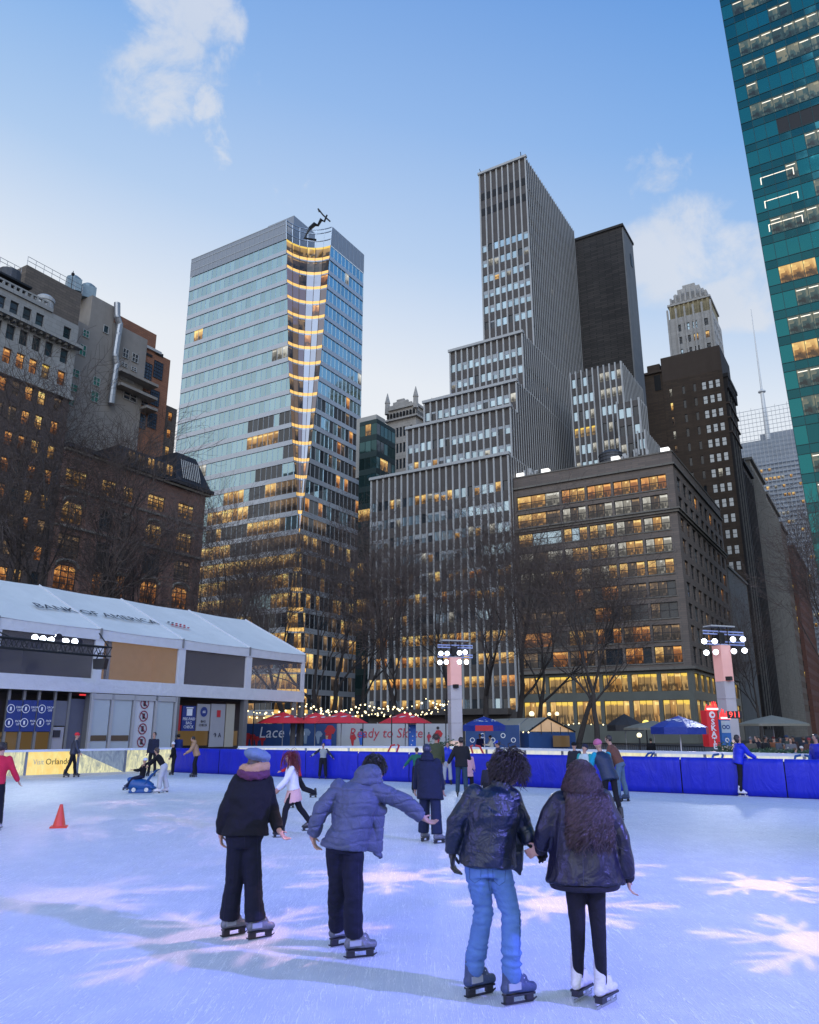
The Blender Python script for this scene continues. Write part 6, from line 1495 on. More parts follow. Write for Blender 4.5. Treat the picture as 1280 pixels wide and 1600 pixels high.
def remesh(pm, name, mt, parent, voxel, smooth=3, disp=None, cut=None):
    pm.mats = []; me = bpy.data.meshes.new('tmp'); me.from_pydata(pm.v, [], pm.f); me.update()
    bm = bmesh.new(); bm.from_mesh(me); bmesh.ops.recalc_face_normals(bm, faces=bm.faces); bm.to_mesh(me); bm.free()
    ob = bpy.data.objects.new('tmp', me); COL.objects.link(ob)
    md = ob.modifiers.new('r', 'REMESH'); md.mode = 'VOXEL'; md.voxel_size = voxel; md.use_smooth_shade = True
    if smooth: ms = ob.modifiers.new('s', 'SMOOTH'); ms.factor = .5; ms.iterations = smooth
    dg = bpy.context.evaluated_depsgraph_get(); m2 = bpy.data.meshes.new_from_object(ob.evaluated_get(dg)); bpy.data.objects.remove(ob); bpy.data.meshes.remove(me)
    n = len(m2.vertices); co = np.zeros(n * 3); m2.vertices.foreach_get('co', co); co = co.reshape(-1, 3)
    if disp:
        no = np.zeros(n * 3); m2.vertices.foreach_get('normal', no); no = no.reshape(-1, 3)
        for i in range(n):
            d = disp(Vector(co[i]), Vector(no[i])); 
            if d: co[i] += no[i] * d
    o0 = parent_loc(parent); co -= np.array(o0); m2.vertices.foreach_set('co', co.ravel()); m2.update(); m2.name = name
    m2.materials.clear(); m2.materials.append(mt); m2.polygons.foreach_set('use_smooth', [True] * len(m2.polygons))
    if cut: pass
    o = bpy.data.objects.new(name, m2); COL.objects.link(o); o.parent = parent; return o
def wrinkle(amp, sc=(7, 7, 11), seed=0, quilt=0):
    def f(p, n):
        d = (noise.noise(Vector((p.x * sc[0] + seed, p.y * sc[1], p.z * sc[2]))) + .5 * noise.noise(Vector((p.x * sc[0] * 2.3, p.y * sc[1] * 2.3 + seed, p.z * sc[2] * 2.1)))) * amp
        if quilt: s_ = math.sin(math.pi * (p.z + .10 * noise.noise(Vector((p.x * 3, p.y * 3, seed)))) / quilt); d += .004 - .011 * math.exp(-s_ * s_ * 22)
        return d
    return f

def folds(J, look):
    """denim: smooth thighs, ring folds bunching behind the knees and above the boots, seams"""
    def f(p, n):
        i = 0 if (p - J['kn0']).length < (p - J['kn1']).length else 1; kz, az, hz = J['kn%d' % i].z, J['an%d' % i].z + .14, J['hip%d' % i].z
        a = .002 + .006 * math.exp(-((p.z - kz) / .09) ** 2) + .010 * math.exp(-((p.z - az) / .07) ** 2) + .006 * math.exp(-((p.z - hz + .12) / .06) ** 2)
        q = noise.noise(Vector((p.x * 5, p.y * 5 + i * 9, p.z * 26))); w = noise.noise(Vector((p.x * 14, p.y * 14, p.z * 9 + 4)))
        d = a * (1 - 2.2 * abs(q)) * 1.2 + w * .003
        if abs(p.x - (J['kn%d' % i].x + (J['hip%d' % i].x - J['kn%d' % i].x) * max(0, min(1, (p.z - kz) / (hz - kz))))) > .072: d += 0
        return d
    return f

def fk(h=1.75, yaw=90, lean=8, side=0, arms=((10, 8, 10), (10, 8, 10)), legs=((5, 4, 6), (5, 4, 6)), head=0, turn=0, skates=True, sit=None):
    """joints of a figure 1.75 m tall: arms = (forward, outward, elbow) and legs = (forward, outward, knee) in degrees, left then right"""
    k = h / 1.75; f = Vector((math.cos(RAD(yaw)), math.sin(RAD(yaw)), 0)); r = f.cross(Zu); up = Vector((0, 0, 1)); J = dict(f=f, r=r, k=k)
    rot = lambda v, ax, a: Matrix.Rotation(RAD(a), 3, ax) @ v
    # rotating about -r tips upward vectors forward
    tl = rot(rot(up, r, -lean), f, side); pel = Vector((0, 0, .93)); J['pel'] = pel; J['tl'] = tl
    J['waist'] = pel + tl * .14; J['chest'] = pel + tl * .34; J['shm'] = pel + tl * .49; J['nk'] = pel + tl * .55
    tr = rot(r, tl, turn)
    hd = rot(tl, r, lean * .45 - head); J['hdup'] = hd; J['head'] = J['nk'] + hd * .145; J['tr'] = tr
    J['hf'] = rot(rot(f, tl, turn), r, -head * 1.0)
    for i, s_ in ((0, -1), (1, 1)):
        sh = J['shm'] + tr * s_ * .175 - tl * .02; fo, ou, eb = arms[i]
        d = rot(-tl if lean > 40 else -up, r, fo); d = rot(d, f, -s_ * ou * 1.0) if False else (d + tr * s_ * math.tan(RAD(ou))).normalized()
        el = sh + d * .29; d2 = rot(d, r, eb); wr = el + d2 * .25; J['sh%d' % i], J['el%d' % i], J['wr%d' % i], J['fd%d' % i] = sh, el, wr, d2
        hp = pel + r * s_ * .095; fo, ou, kb = legs[i]; d = rot(-up, r, fo); d = (d + r * s_ * math.tan(RAD(ou))).normalized(); kn = hp + d * .43
        d2 = rot(d, r, -kb); an = kn + d2 * .41; J['hip%d' % i], J['kn%d' % i], J['an%d' % i] = hp, kn, an
    lift = (.165 if skates else .09)
    low = min(J['an0'].z, J['an1'].z); dz = lift - low
    for q in J:
        if q in ('f', 'r', 'k', 'tl', 'tr', 'hf', 'hdup', 'fd0', 'fd1'): continue
        J[q] = (J[q] + Vector((0, 0, dz))) * k if q != 'k' else J[q]
    return J
def place_fk(J, o):
    for q in list(J):
        if q in ('f', 'r', 'k', 'tl', 'tr', 'hf', 'hdup', 'fd0', 'fd1'): continue
        J[q] = J[q] + o
    return J
def hand(pm, wr, d, side_v, k, curl=25, r=.0085):
    """palm, four separate bent fingers and a thumb"""
    d = d.normalized(); s = (side_v - d * side_v.dot(d)).normalized(); n = d.cross(s)
    pm.ell(wr + d * .045 * k, s * .040 * k, n * .016 * k, d * .052 * k, 10, 7); pm.cap(wr - d * .02, .026 * k, wr + d * .02, .027 * k, 8)
    for j, L in enumerate((.062, .075, .078, .068)):
        p = wr + d * .085 * k + s * (j - 1.5) * .0205 * k * -1; a = RAD(curl + 4 * j); d1 = (d * math.cos(a) + n * math.sin(a)); d2 = (d * math.cos(2 * a) + n * math.sin(2 * a))
        q = p + d1 * L * .5 * k; pm.cap(p, r * k, q, r * .95 * k, 7); pm.cap(q, r * .95 * k, q + d2 * L * .5 * k, r * .8 * k, 7)
    p = wr + d * .03 * k + s * .032 * k; q = p + (d * .6 + s * .7 + n * .3).normalized() * .036 * k; pm.cap(p, r * 1.25 * k, q, r * 1.1 * k, 7); pm.cap(q, r * 1.1 * k, q + (d * .9 + s * .2 + n * .5).normalized() * .03 * k, r * .9 * k, 7)
def skate(root, an, dr, kind, k=1, tilt=0, name='skate'):
    dr = Vector((dr[0], dr[1], 0)).normalized(); s = dr.cross(Zu); z0 = an.z - .165 * k; b = Vector((an.x, an.y, z0))
    colr = {'figure': (.62, .60, .62), 'hockey': (.10, .11, .13), 'rental': (.035, .055, .115), 'navy': (.02, .04, .14), 'black': (.02, .02, .022)}[kind]
    vox = .0105 if k and (b.xy.length < 12) else .02
    m = PM(); heel = b - dr * .05 * k; toe = b + dr * .17 * k
    m.cap(heel + Zu * .115 * k, .040 * k, b + dr * .05 * k + Zu * .12 * k, .042 * k); m.cap(b + dr * .05 * k + Zu * .115 * k, .043 * k, toe + Zu * .102 * k, .035 * k); m.cap(heel + Zu * .12 * k + dr * .01, .040 * k, an + Zu * .12 * k - dr * .01, .052 * k)
    m.ell(b + dr * .075 * k + Zu * .15 * k, dr * .06 * k, s * .032 * k, Zu * .05 * k)
    o = remesh(m, name, C(colr, 'leather' if kind != 'rental' else 'nylon'), root, vox, 3)
    mb = MB(); A, B = dr, s
    def bx(c, x, y, z, mt): mb.obox(c - A * x / 2 - B * y / 2 - Zu * z / 2, A * x, B * y, Zu * z, mt)
    cm = b + dr * .055 * k
    if kind == 'figure':
        bx(cm + Zu * .073 * k, .25 * k, .072 * k, .014 * k, M['skatesole']); bx(heel + Zu * .055 * k + dr * .02, .07 * k, .06 * k, .04 * k, M['skatesole'])
        bx(cm + Zu * .012 * k, .285 * k, .006 * k, .022 * k, M['blade']); bx(cm - dr * .08 * k + Zu * .035 * k, .022 * k, .012 * k, .05 * k, M['blade']); bx(cm + dr * .07 * k + Zu * .045 * k, .03 * k, .012 * k, .06 * k, M['blade'])
        bx(cm + dr * .143 * k + Zu * .02 * k, .012 * k, .008 * k, .03 * k, M['blade'])
    else:
        bx(cm + Zu * .070 * k, .24 * k, .066 * k, .012 * k, M['skatesole']); mb.tube([cm - dr * .145 * k + Zu * .030 * k, cm - dr * .11 * k + Zu * .016 * k, cm + dr * .11 * k + Zu * .016 * k, cm + dr * .15 * k + Zu * .034 * k], [.005 * k, .009 * k, .009 * k, .005 * k], M['skatesole'], 6); bx(cm + Zu * .005 * k, .25 * k, .004 * k, .012 * k, M['blade'])
        bx(cm - dr * .085 * k + Zu * .045 * k, .07 * k, .028 * k, .04 * k, M['skatesole']); bx(cm + dr * .085 * k + Zu * .045 * k, .06 * k, .028 * k, .04 * k, M['skatesole'])
    mb.build('blade', o)
    if vox < .02:
        mb = MB()
        for j in range(6): z = .145 + j * .026; c = b + dr * (.10 - j * .012) * k + Zu * z * k; mb.tube([c - s * .028 * k, c + dr * .012 * k, c + s * .028 * k], .0035, M['white'], 5)
        if kind != 'figure': bx(b + dr * .0 + Zu * .13 * k, .10 * k, .092 * k, .045 * k, M['skatetrim'])
        if kind == 'figure': mb.tube([b + dr * .06 + Zu * .30, b + dr * .10 + s * .03 + Zu * .27, b + dr * .06 + s * .02 + Zu * .25], .003, M['white'], 4)
        mb.build('laces', o)
    return o
M['skatesole'] = mat('black_skate_plastic', (.015, .015, .018), .35, var=0); M['blade'] = mat('skate_steel', (.6, .62, .65), .25, .9, var=0); M['skatetrim'] = mat('grey_skate_trim', (.28, .30, .34), .5, var=.1)

def figure(label, J, look, vox=.02, near=False, name='person', base=None):
    k = J['k']; pel = J['pel']; base = base or Vector((pel.x, pel.y, 0)); R_ = empty(name, base, label, 'person')
    shv = (J['sh1'] - J['sh0']).normalized(); tl = (J['shm'] - pel).normalized(); fw = Zu.cross(shv) if False else tl.cross(shv).normalized()
    if fw.dot(J['f']) < 0: fw = -fw
    hipv = (J['hip1'] - J['hip0']).normalized(); hf = J['hf']; hu = J['hdup']; hr = hf.cross(hu).normalized(); hf = hu.cross(hr).normalized(); he = J['head']
    skin = C(look.get('skin', SKIN), 'skin')
    # ---- body: one continuous surface
    m = PM(); w_ = look.get('w', 1.0)
    m.loft([(pel - tl * .08 * k, hipv * .12 * k, fw * .09 * k), (pel, hipv * .155 * k, fw * .105 * k), (J['waist'], shv * .125 * k, fw * .095 * k), (J['chest'], shv * .15 * k, fw * .11 * k), (J['shm'] - tl * .03 * k, shv * .15 * k, fw * .085 * k), (J['nk'] - tl * .02 * k, shv * .06 * k, fw * .055 * k)])
    m.cap(J['nk'] - tl * .04 * k, .055 * k, he - hu * .06 * k, .050 * k)
    m.ell(he + hu * .02 * k, hr * .076 * k, hf * .095 * k, hu * .100 * k); m.ell(he - hu * .055 * k + hf * .022 * k, hr * .055 * k, hf * .062 * k, hu * .062 * k)
    m.cap(he + hf * .088 * k + hu * .012 * k, .009 * k, he + hf * .106 * k - hu * .022 * k, .013 * k, 7)
    for s_ in (-1, 1): m.ell(he + hr * s_ * .078 * k - hf * .005 * k - hu * .005 * k, hr * .010 * k, hf * .018 * k, hu * .030 * k, 8, 6)
    for i, s_ in ((0, -1), (1, 1)):
        sh, el, wr = J['sh%d' % i], J['el%d' % i], J['wr%d' % i]; m.cap(sh, .052 * k, el, .040 * k); m.cap(el, .039 * k, wr, .027 * k)
        if not look.get('gloves'): hand(m, wr, J['fd%d' % i], J.get('hs%d' % i, J['f'] if near else J['f']), k, look.get('curl', 25), .0085 if near else .010)
        hp, kn, an = J['hip%d' % i], J['kn%d' % i], J['an%d' % i]; lr = min(1, (look['legs'][1] / .085 if look.get('legs') else 1) * .86); m.cap(hp, .085 * k * lr, kn, .050 * k * lr); m.cap(kn, .050 * k * lr, an, .030 * k); m.cap(an, .030 * k, an + J['f'] * .04 * k - Zu * .04 * k, .028 * k)
    remesh(m, 'body', skin, R_, .0072 if near else vox, 2)
    if look.get('gloves'):
        for i in (0, 1): g = PM(); hand(g, J['wr%d' % i], J['fd%d' % i], J.get('hs%d' % i, J['f']), k * 1.1, 30, .011); remesh(g, 'glove', look['gloves'], R_, .006 if near else .012, 1)
    if look.get('face', True):
        mb = MB()
        for s_ in (-1, 1): mb.ball(he + hr * s_ * .030 * k + hf * .088 * k + hu * .010 * k, (.013 * k, .008 * k, .008 * k), M['eyewhite'], 8, 5); mb.ball(he + hr * s_ * .030 * k + hf * .094 * k + hu * .010 * k, .006 * k, M['ink'], 6, 4); mb.tube([he + hr * s_ * .015 * k + hf * .094 * k + hu * .030 * k, he + hr * s_ * .045 * k + hf * .084 * k + hu * .030 * k], .0035 * k, M['brow'], 4)
        mb.tube([he - hr * .022 * k + hf * .083 * k - hu * .053 * k, he + hf * .090 * k - hu * .055 * k, he + hr * .022 * k + hf * .083 * k - hu * .053 * k], .0045 * k, M['lip'], 5); mb.build('face', R_)
    # ---- trousers
    tr = look.get('legs')
    if tr:
        mt, rt, rk, ra, z_end = tr; m = PM()
        m.loft([(pel - tl * .10 * k, hipv * .15 * k * w_, fw * .115 * k), (pel, hipv * (.100 * k + rt * .9) * w_, fw * (rt * .9 + .045 * k)), (J['waist'] - tl * .02 * k, hipv * .145 * k * w_, fw * .11 * k)])
        for i in (0, 1):
            hp, kn, an = J['hip%d' % i], J['kn%d' % i], J['an%d' % i]; e = kn.lerp(an, z_end); mid = kn.lerp(an, .45) - J['f'] * .012 * k
            m.cap(hp - Zu * .02 * k, rt, kn, rk, 14)
            m.cap(kn, rk, mid, (rk * .55 + ra * .45) * (1.04 if look.get('calf') else 1), 14); m.tube([mid, e], [(rk * .55 + ra * .45), ra], None, 14); 
            if ra < .075: m.ball(e, ra, None, 12, 7)
        remesh(m, 'leggings' if look.get('leggings') else 'trousers', mt, R_, .0095 if near else vox, 2, (folds(J, look) if look.get('folds') else wrinkle(look.get('lw', .008) if near else .004, (6, 6, look.get('lws', 16)), 3.1)))
    if look.get('skirt'):
        mt, z0, wd = look['skirt']; m = PM(); b_ = pel - Zu * z0 * k; fl = .07; m.loft([(J['waist'], shv * .135 * k, fw * .11 * k), (pel, hipv * .185 * k, fw * .15 * k), (b_, hipv * wd * k, fw * wd * .85 * k)])
        remesh(m, 'skirt', mt, R_, .012 if near else vox, 2, lambda p, n: .012 * math.sin(14 * math.atan2(p.y - pel.y, p.x - pel.x)) * max(0, min(1, (pel.z - p.z) * 3)))
    # ---- jacket
    jk = look.get('jacket')
    if jk:
        mt = jk['mat']; th = jk.get('th', .035) * k; hem = jk.get('hem', .08) * k; fl = jk.get('flare', 0) * k; ar = jk.get('arm', .062) * k; cuff = jk.get('cuff', .048) * k; m = PM(); wd = jk.get('w', 1.0); hd_ = jk.get('hemdir', -tl)
        b_ = pel + hd_ * hem
        m.loft([(b_, hipv * (.155 * k + th + fl) * wd, fw * (.105 * k + th + fl * .8)), (pel.lerp(b_, .3), hipv * (.155 * k + th + fl * .7) * wd, fw * (.11 * k + th + fl * .6)), (J['waist'], shv * (.140 * k + th + fl * .5) * wd, fw * (.10 * k + th + fl * .35)), (J['chest'], shv * (.165 * k + th) * wd, fw * (.115 * k + th)), (J['shm'] - tl * .03 * k, shv * (.170 * k + th * .6), fw * (.09 * k + th * .7)), (J['shm'] + tl * .015 * k, shv * (.12 * k + th * .4), fw * (.07 * k + th * .5)), (J['nk'] - tl * .01 * k, shv * (.055 * k + th * .5), fw * (.055 * k + th * .5))], 24)
        for i in (0, 1):
            sh, el, wr = J['sh%d' % i], J['el%d' % i], J['wr%d' % i]; e = el.lerp(wr, jk.get('alen', .97)); m.cap(sh - shv * (0 if i else 0), ar * 1.12, el, ar, 14); m.tube([el, el.lerp(e, .6), e], [ar, ar * .5 + cuff * .5 + .004, cuff], None, 14); m.ball(el, ar, None, 14, 8)
        if jk.get('flap'):
            for (a, b2, c2, t_) in jk['flap']: v = (c2 - a).cross(b2 - a).normalized() * t_; m.raw([a + v, b2 + v, c2 + v, a - v, b2 - v, c2 - v], [(0, 1, 2), (5, 4, 3), (0, 3, 4, 1), (1, 4, 5, 2), (2, 5, 3, 0)], None)
        if jk.get('collar'): m.loft([(J['nk'] - tl * .04 * k, shv * .085 * k, fw * .085 * k), (J['nk'] + tl * .03 * k, shv * .078 * k, fw * .080 * k)])
        jo = remesh(m, 'jacket', mt, R_, .0095 if near else vox, 2, wrinkle(jk.get('wr', .010) if near else .005, jk.get('ws', (6, 6, 9)), jk.get('seed', 1), jk.get('quilt', 0)))
        if jk.get('hood'):
            g = PM(); hc = J['nk'] - fw * .045 * k + tl * .03 * k; g.ell(hc, shv * .125 * k, fw * .105 * k, tl * .095 * k); g.ell(hc - tl * .06 * k - fw * .01 * k, shv * .15 * k, fw * .10 * k, tl * .06 * k)
            remesh(g, 'hood', mt, jo, .0095 if near else vox, 2, wrinkle(.010 if near else .003, (9, 9, 9), 5))
        if jk.get('sleeve'):
            g = PM()
            for i in (0, 1): sh, el, wr = J['sh%d' % i], J['el%d' % i], J['wr%d' % i]; g.cap(sh, ar * 1.18, el, ar * 1.06, 12); g.cap(el, ar * 1.06, wr, cuff * 1.05, 12)
            remesh(g, 'sleeves', jk['sleeve'], R_, vox, 2)
        if jk.get('band'):                                   # ribbed waistband and cuffs
            g = PM(); g.loft([(b_ - tl * .0 + tl * .0, hipv * (.150 * k + th + fl * .8) * wd, fw * (.10 * k + th + fl * .7)), (b_ + hd_ * .045 * k, hipv * (.140 * k + th + fl * .6) * wd, fw * (.095 * k + th + fl * .55))], 24)
            for i in (0, 1): el, wr = J['el%d' % i], J['wr%d' % i]; g.cap(el.lerp(wr, .90), cuff * .95, el.lerp(wr, 1.0), cuff * .88, 12)
            remesh(g, 'waistband', jk['band'], jo, .0095, 1)
    hp_ = look.get('hat')
    if hp_:
        kind, mt = hp_; g = PM(); top = he + hu * .055 * k - hf * .008 * k
        if kind == 'beanie': g.ell(top, hr * .094 * k, hf * .110 * k, hu * .085 * k); g.loft([(top - hu * .035 * k, hr * .094 * k, hf * .111 * k), (top + hu * .01 * k, hr * .094 * k, hf * .112 * k)])
        elif kind == 'beret': g.ell(top + hu * .02 * k - hf * .03 * k, hr * .13 * k, hf * .145 * k, hu * .065 * k); g.loft([(top - hu * .04 * k, hr * .088 * k, hf * .104 * k), (top + hu * .02 * k, hr * .10 * k, hf * .112 * k)])
        elif kind == 'cap': g.ell(top - hu * .005 * k, hr * .088 * k, hf * .105 * k, hu * .078 * k); g.ell(top + hf * .12 * k - hu * .02 * k, hr * .065 * k, hf * .07 * k, hu * .008 * k)
        ho = remesh(g, 'hat', mt, R_, .008 if near else .014, 2, wrinkle(.004, (30, 30, 30), 2))
        if kind == 'beanie' and look.get('pom'): g = PM(); g.ell(top + hu * .10 * k, hr * .035 * k, hf * .035 * k, hu * .035 * k); remesh(g, 'pompom', look['pom'], ho, .01, 1)
    hh = look.get('hair')
    if hh:
        kind, mt = hh; g = PM(); rr = random.Random(hash(label) % 1000 if False else len(label))
        g.ell(he + hu * .030 * k - hf * .018 * k, hr * .088 * k, hf * .100 * k, hu * .100 * k)
        if kind == 'bob': g.ell(he - hu * .03 * k - hf * .045 * k, hr * .085 * k, hf * .065 * k, hu * .10 * k)
        if kind == 'long': g.loft([(he + hu * .02 * k - hf * .03 * k, hr * .085 * k, hf * .075 * k), (J['nk'] - hf * .07 * k, hr * .095 * k, hf * .05 * k), (J['chest'] + tl * .02 * k - fw * .145 * k, hr * .085 * k, fw * .030 * k), (J['chest'] - tl * .08 * k - fw * .15 * k, hr * .045 * k, fw * .018 * k)])
        ho = remesh(g, 'hair', mt, R_, .008 if near else .014, 2, wrinkle(.008, (22, 22, 22), 4))
        if look.get('strands'):
            sr_ = .0027 if near else .004
            mb = MB(); N_, L_, cr, wav = look['strands']; cen = he + hu * .02 * k - hf * .015 * k
            for q in range(N_):
                th_ = rr.uniform(0, 2 * math.pi); ph = math.acos(rr.uniform(-.35, 1)); d = hr * math.sin(ph) * math.cos(th_) * 1.0 + hf * math.sin(ph) * math.sin(th_) + hu * math.cos(ph)
                if d.dot(hf) > .55 and d.dot(hu) < .55: continue
                p = cen + hr * d.dot(hr) * .088 * k + hf * d.dot(hf) * .104 * k + hu * d.dot(hu) * .100 * k; pts = [p]; L = L_ * rr.uniform(.65, 1.1) * k; n = int(max(6, L / .022)); ph0 = rr.uniform(0, 6.28); am = wav * rr.uniform(.5, 1.3); frq = rr.uniform(45, 75)
                v = (d * cr + Zu * (-.3)).normalized(); bx_ = rr.uniform(-.12, .12)
                for i in range(n):
                    v = (v * .78 + Vector((0, 0, -1)) * .30 + (d * .02)).normalized(); 
                    if kind == 'long': v = (v + hr * (bx_ + .30 * d.dot(hr)) * .14 - fw * .02).normalized()
                    p = p + v * (L / n)
                    if kind == 'long' and i > n * .35: p -= hr * (p - cen).dot(hr) * .022
                    rel = p - (J['nk']); t_ = rel.dot(tl); 
                    # keep outside head and back of the jacket
                    q0 = p - cen; e2 = math.sqrt((q0.dot(hr) / .092) ** 2 + (q0.dot(hf) / .106) ** 2 + (q0.dot(hu) / .104) ** 2) / k
                    if e2 < 1: p = cen + q0 / e2
                    if t_ < -.02 * k:
                        bd = -(p - J['shm']).dot(fw); lim = (.125 + .055 * min(1, -t_ / .25)) * k + look.get('off', .02)
                        lat = abs((p - J['shm']).dot(shv)) / (.22 * k); lim *= math.sqrt(max(.05, 1 - min(.95, lat * lat)))
                        if bd < lim and (p - J['shm']).dot(fw) < .02: p = p - fw * (lim - bd) * .8
                    wv = hr * math.sin(i * frq * L / n + ph0) * am + hf * math.cos(i * frq * L / n + ph0) * am * .7; pts.append(p + wv * min(1, i / 4))
                mb.tube(pts, [sr_ * k] * (len(pts) - 2) + [sr_ * .6 * k, .0006], mt, 3, cap=False)
            mb.build('hair_locks', ho, smooth=True)
    if look.get('scarf'):
        for j, mt in enumerate(look['scarf']):
            g = PM(); n = 20; rr_ = .050 * k
            ringp = [J['nk'] + tl * (.005 + .05 * j) * k + (shv * math.cos(2 * math.pi * i / n) * .115 + fw * math.sin(2 * math.pi * i / n) * .105) * k * (1 - .10 * j) + tl * .02 * math.sin(2 * math.pi * i / n + j) for i in range(n + 1)]
            g.tube(ringp, rr_, None, 10); remesh(g, 'scarf', mt, R_, .009, 2, wrinkle(.012, (18, 18, 18), j))
    if look.get('skates'):
        kd = look['skates']; dirs = look.get('toes', (J['f'], J['f']))
        for i in (0, 1): skate(R_, J['an%d' % i], dirs[i], kd, k)
    elif look.get('shoes'):
        for i in (0, 1): g = PM(); a = J['an%d' % i]; g.cap(a - J['f'] * .03 - Zu * .05, .04, a + J['f'] * .13 - Zu * .06, .035); remesh(g, 'shoe', look['shoes'], R_, .016, 1)
    return R_
M['eyewhite'] = mat('eye_white', (.6, .6, .6), .3, var=0); M['brow'] = mat('brow', (.04, .025, .02), .8, var=0); M['lip'] = mat('lips', (.35, .12, .10), .5, var=0)
BLK = C((.006, .006, .009)); NVY = C((.007, .010, .035)); 
# ---------------------------------------------------------------- the four skaters in front
def jo(spec, Y, f, k, head, hf, hu=(0, 0, 1)):
    """joints given as photo position and distance offset"""
    J = {q: P(v[0], v[1], Y + (v[2] if len(v) > 2 else 0)) for q, v in spec.items()}
    J['f'] = Vector((f[0], f[1], 0)).normalized(); J['r'] = J['f'].cross(Zu); J['k'] = k; J['hf'] = Vector(hf).normalized(); J['hdup'] = Vector(hu).normalized()
    J['pel'] = (J['hip0'] + J['hip1']) / 2 + Zu * .03; J['shm'] = (J['sh0'] + J['sh1']) / 2 + Zu * .02 ; tl = (J['shm'] - J['pel']).normalized(); J['tl'] = tl; J['tr'] = (J['sh1'] - J['sh0']).normalized()
    J['waist'] = J['pel'].lerp(J['shm'], .29); J['chest'] = J['pel'].lerp(J['shm'], .70); J['nk'] = J['shm'] + (tl + Vector(hu)).normalized() * .06 * k; J['head'] = P(head[0], head[1], Y + head[2])
    for i in (0, 1): J['fd%d' % i] = (J['wr%d' % i] - J['el%d' % i]).normalized()
    return J
def fix_ank(J, i, x, y, Y): p = G(x, y); J['an%d' % i] = Vector((p.x, p.y, .165 * J['k'])); return J
# woman in black, left
k = 1.0; Y = 8.15
J = jo(dict(sh0=(372, 1221), sh1=(416, 1222, .05), el0=(353, 1264, -.05), wr0=(345, 1303, .02), el1=(425, 1266, .15), wr1=(436, 1297, .05), hip0=(371, 1312), hip1=(392, 1312, .02), kn0=(366, 1380, .03), kn1=(396, 1385, .0), an0=(358, 1447), an1=(399, 1452)), Y, (.35, .94), k, (404, 1193, .05), (.75, .6, -.25), (.22, .1, .97))
fix_ank(J, 0, 357, 1465, Y); fix_ank(J, 1, 398, 1469, Y); J['fd1'] = Vector((.55, .2, -.8)); J['fd0'] = Vector((.12, .1, -1))
J['hs0'] = Vector((0, 1, 0)); J['hs1'] = Vector((0, 1, .3))
FA = figure('woman in black jacket and wide black trousers with blue grey beret and tan scarf', J, dict(face=True, legs=(C((.005, .006, .016)), .098, .086, .098, .99), lw=.006, jacket=dict(mat=BLK, th=.045, hem=-.02, flare=.02, arm=.068, cuff=.050, wr=.012, w=1.06),
    hat=('beret', C((.13, .18, .26))), hair=('bob', C((.03, .02, .015), 'hair')), scarf=[C((.10, .03, .07)), C((.42, .24, .13))], skates='hockey', toes=((.75, .66), (.80, .60))), near=True)
# man in grey puffer jacket, arm held out
k = 1.03; Y = 7.45
J = jo(dict(sh0=(529, 1232, .02), sh1=(585, 1232, .02), el0=(501, 1268, .0), wr0=(488, 1306, .05), el1=(634, 1254, .06), wr1=(660, 1277, .08), hip0=(527, 1316, .0), hip1=(552, 1320, .0), kn0=(528, 1391, .1), kn1=(552, 1397, -.03), an0=(528, 1458), an1=(556, 1482)), Y, (.45, .9), k, (586, 1202, .22), (.65, .7, -.35), (.35, .25, .9))
fix_ank(J, 0, 527, 1480, Y); fix_ank(J, 1, 553, 1499, Y); J['fd1'] = Vector((.75, .25, -.45)); J['fd0'] = Vector((.3, .15, -1)); J['hs1'] = Vector((-.3, .7, .5)); J['hs0'] = Vector((.2, 1, 0))
J['nk'] = P(574, 1216, Y + .08)
J['waist'] = P(548, 1292, Y); J['chest'] = P(556, 1256, Y + .02)
PUF = cloth('puffer_nylon', (.062, .074, .130), .55, .08, .7, 9, spec=.4)
FB = figure('man in blue grey hooded puffer jacket leaning right with his right arm held out', J, dict(face=True, legs=(C((.006, .007, .020)), .100, .086, .082, .97), lw=.012, lws=10, jacket=dict(mat=PUF, th=.038, hem=.07, flare=.012, arm=.070, cuff=.056, wr=.014, quilt=.105, hood=True, seed=3, w=.96,
    flap=[(P(560, 1262, Y + .02), P(600, 1254, Y + .12), P(596, 1342, Y + .12), .035), (P(545, 1312, Y), P(572, 1262, Y + .02), P(594, 1340, Y + .1), .035), (P(575, 1250, Y), P(603, 1262, Y + .1), P(590, 1320, Y + .1), .035)]), hair=('short', C((.012, .010, .010), 'hair')), strands=(700, .05, .6, .008), skates='hockey', toes=((.8, .6), (.93, .36))), near=True)
# man in leather jacket and jeans
k = 1.02; Y = 6.35
J = jo(dict(sh0=(743, 1240, .0), sh1=(800, 1246, .02), el0=(712, 1287, -.02), wr0=(707, 1333, .03), el1=(818, 1292, .08), wr1=(829, 1318, .03), hip0=(745, 1351, .0), hip1=(779, 1353, .02), kn0=(756, 1424, .05), kn1=(799, 1432, -.02), an0=(747, 1500), an1=(799, 1520)), Y, (.3, .95), k, (797, 1202, .12), (.62, .6, -.5), (.22, .12, .95))
fix_ank(J, 0, 741, 1560, Y); fix_ank(J, 1, 801, 1572, Y); J['fd0'] = Vector((.02, .1, -1)); J['fd1'] = Vector((.7, -.1, -.6)); J['hs1'] = Vector((0, -.3, 1)); J['nk'] = P(784, 1226, Y + .05)
LEA = cloth('black_leather', (.005, .010, .024), .36, .35, .8, 8, spec=.45, fine=60)
JEAN = cloth('blue_denim', (.085, .170, .36), .85, .22, .6, 6, fine=200)
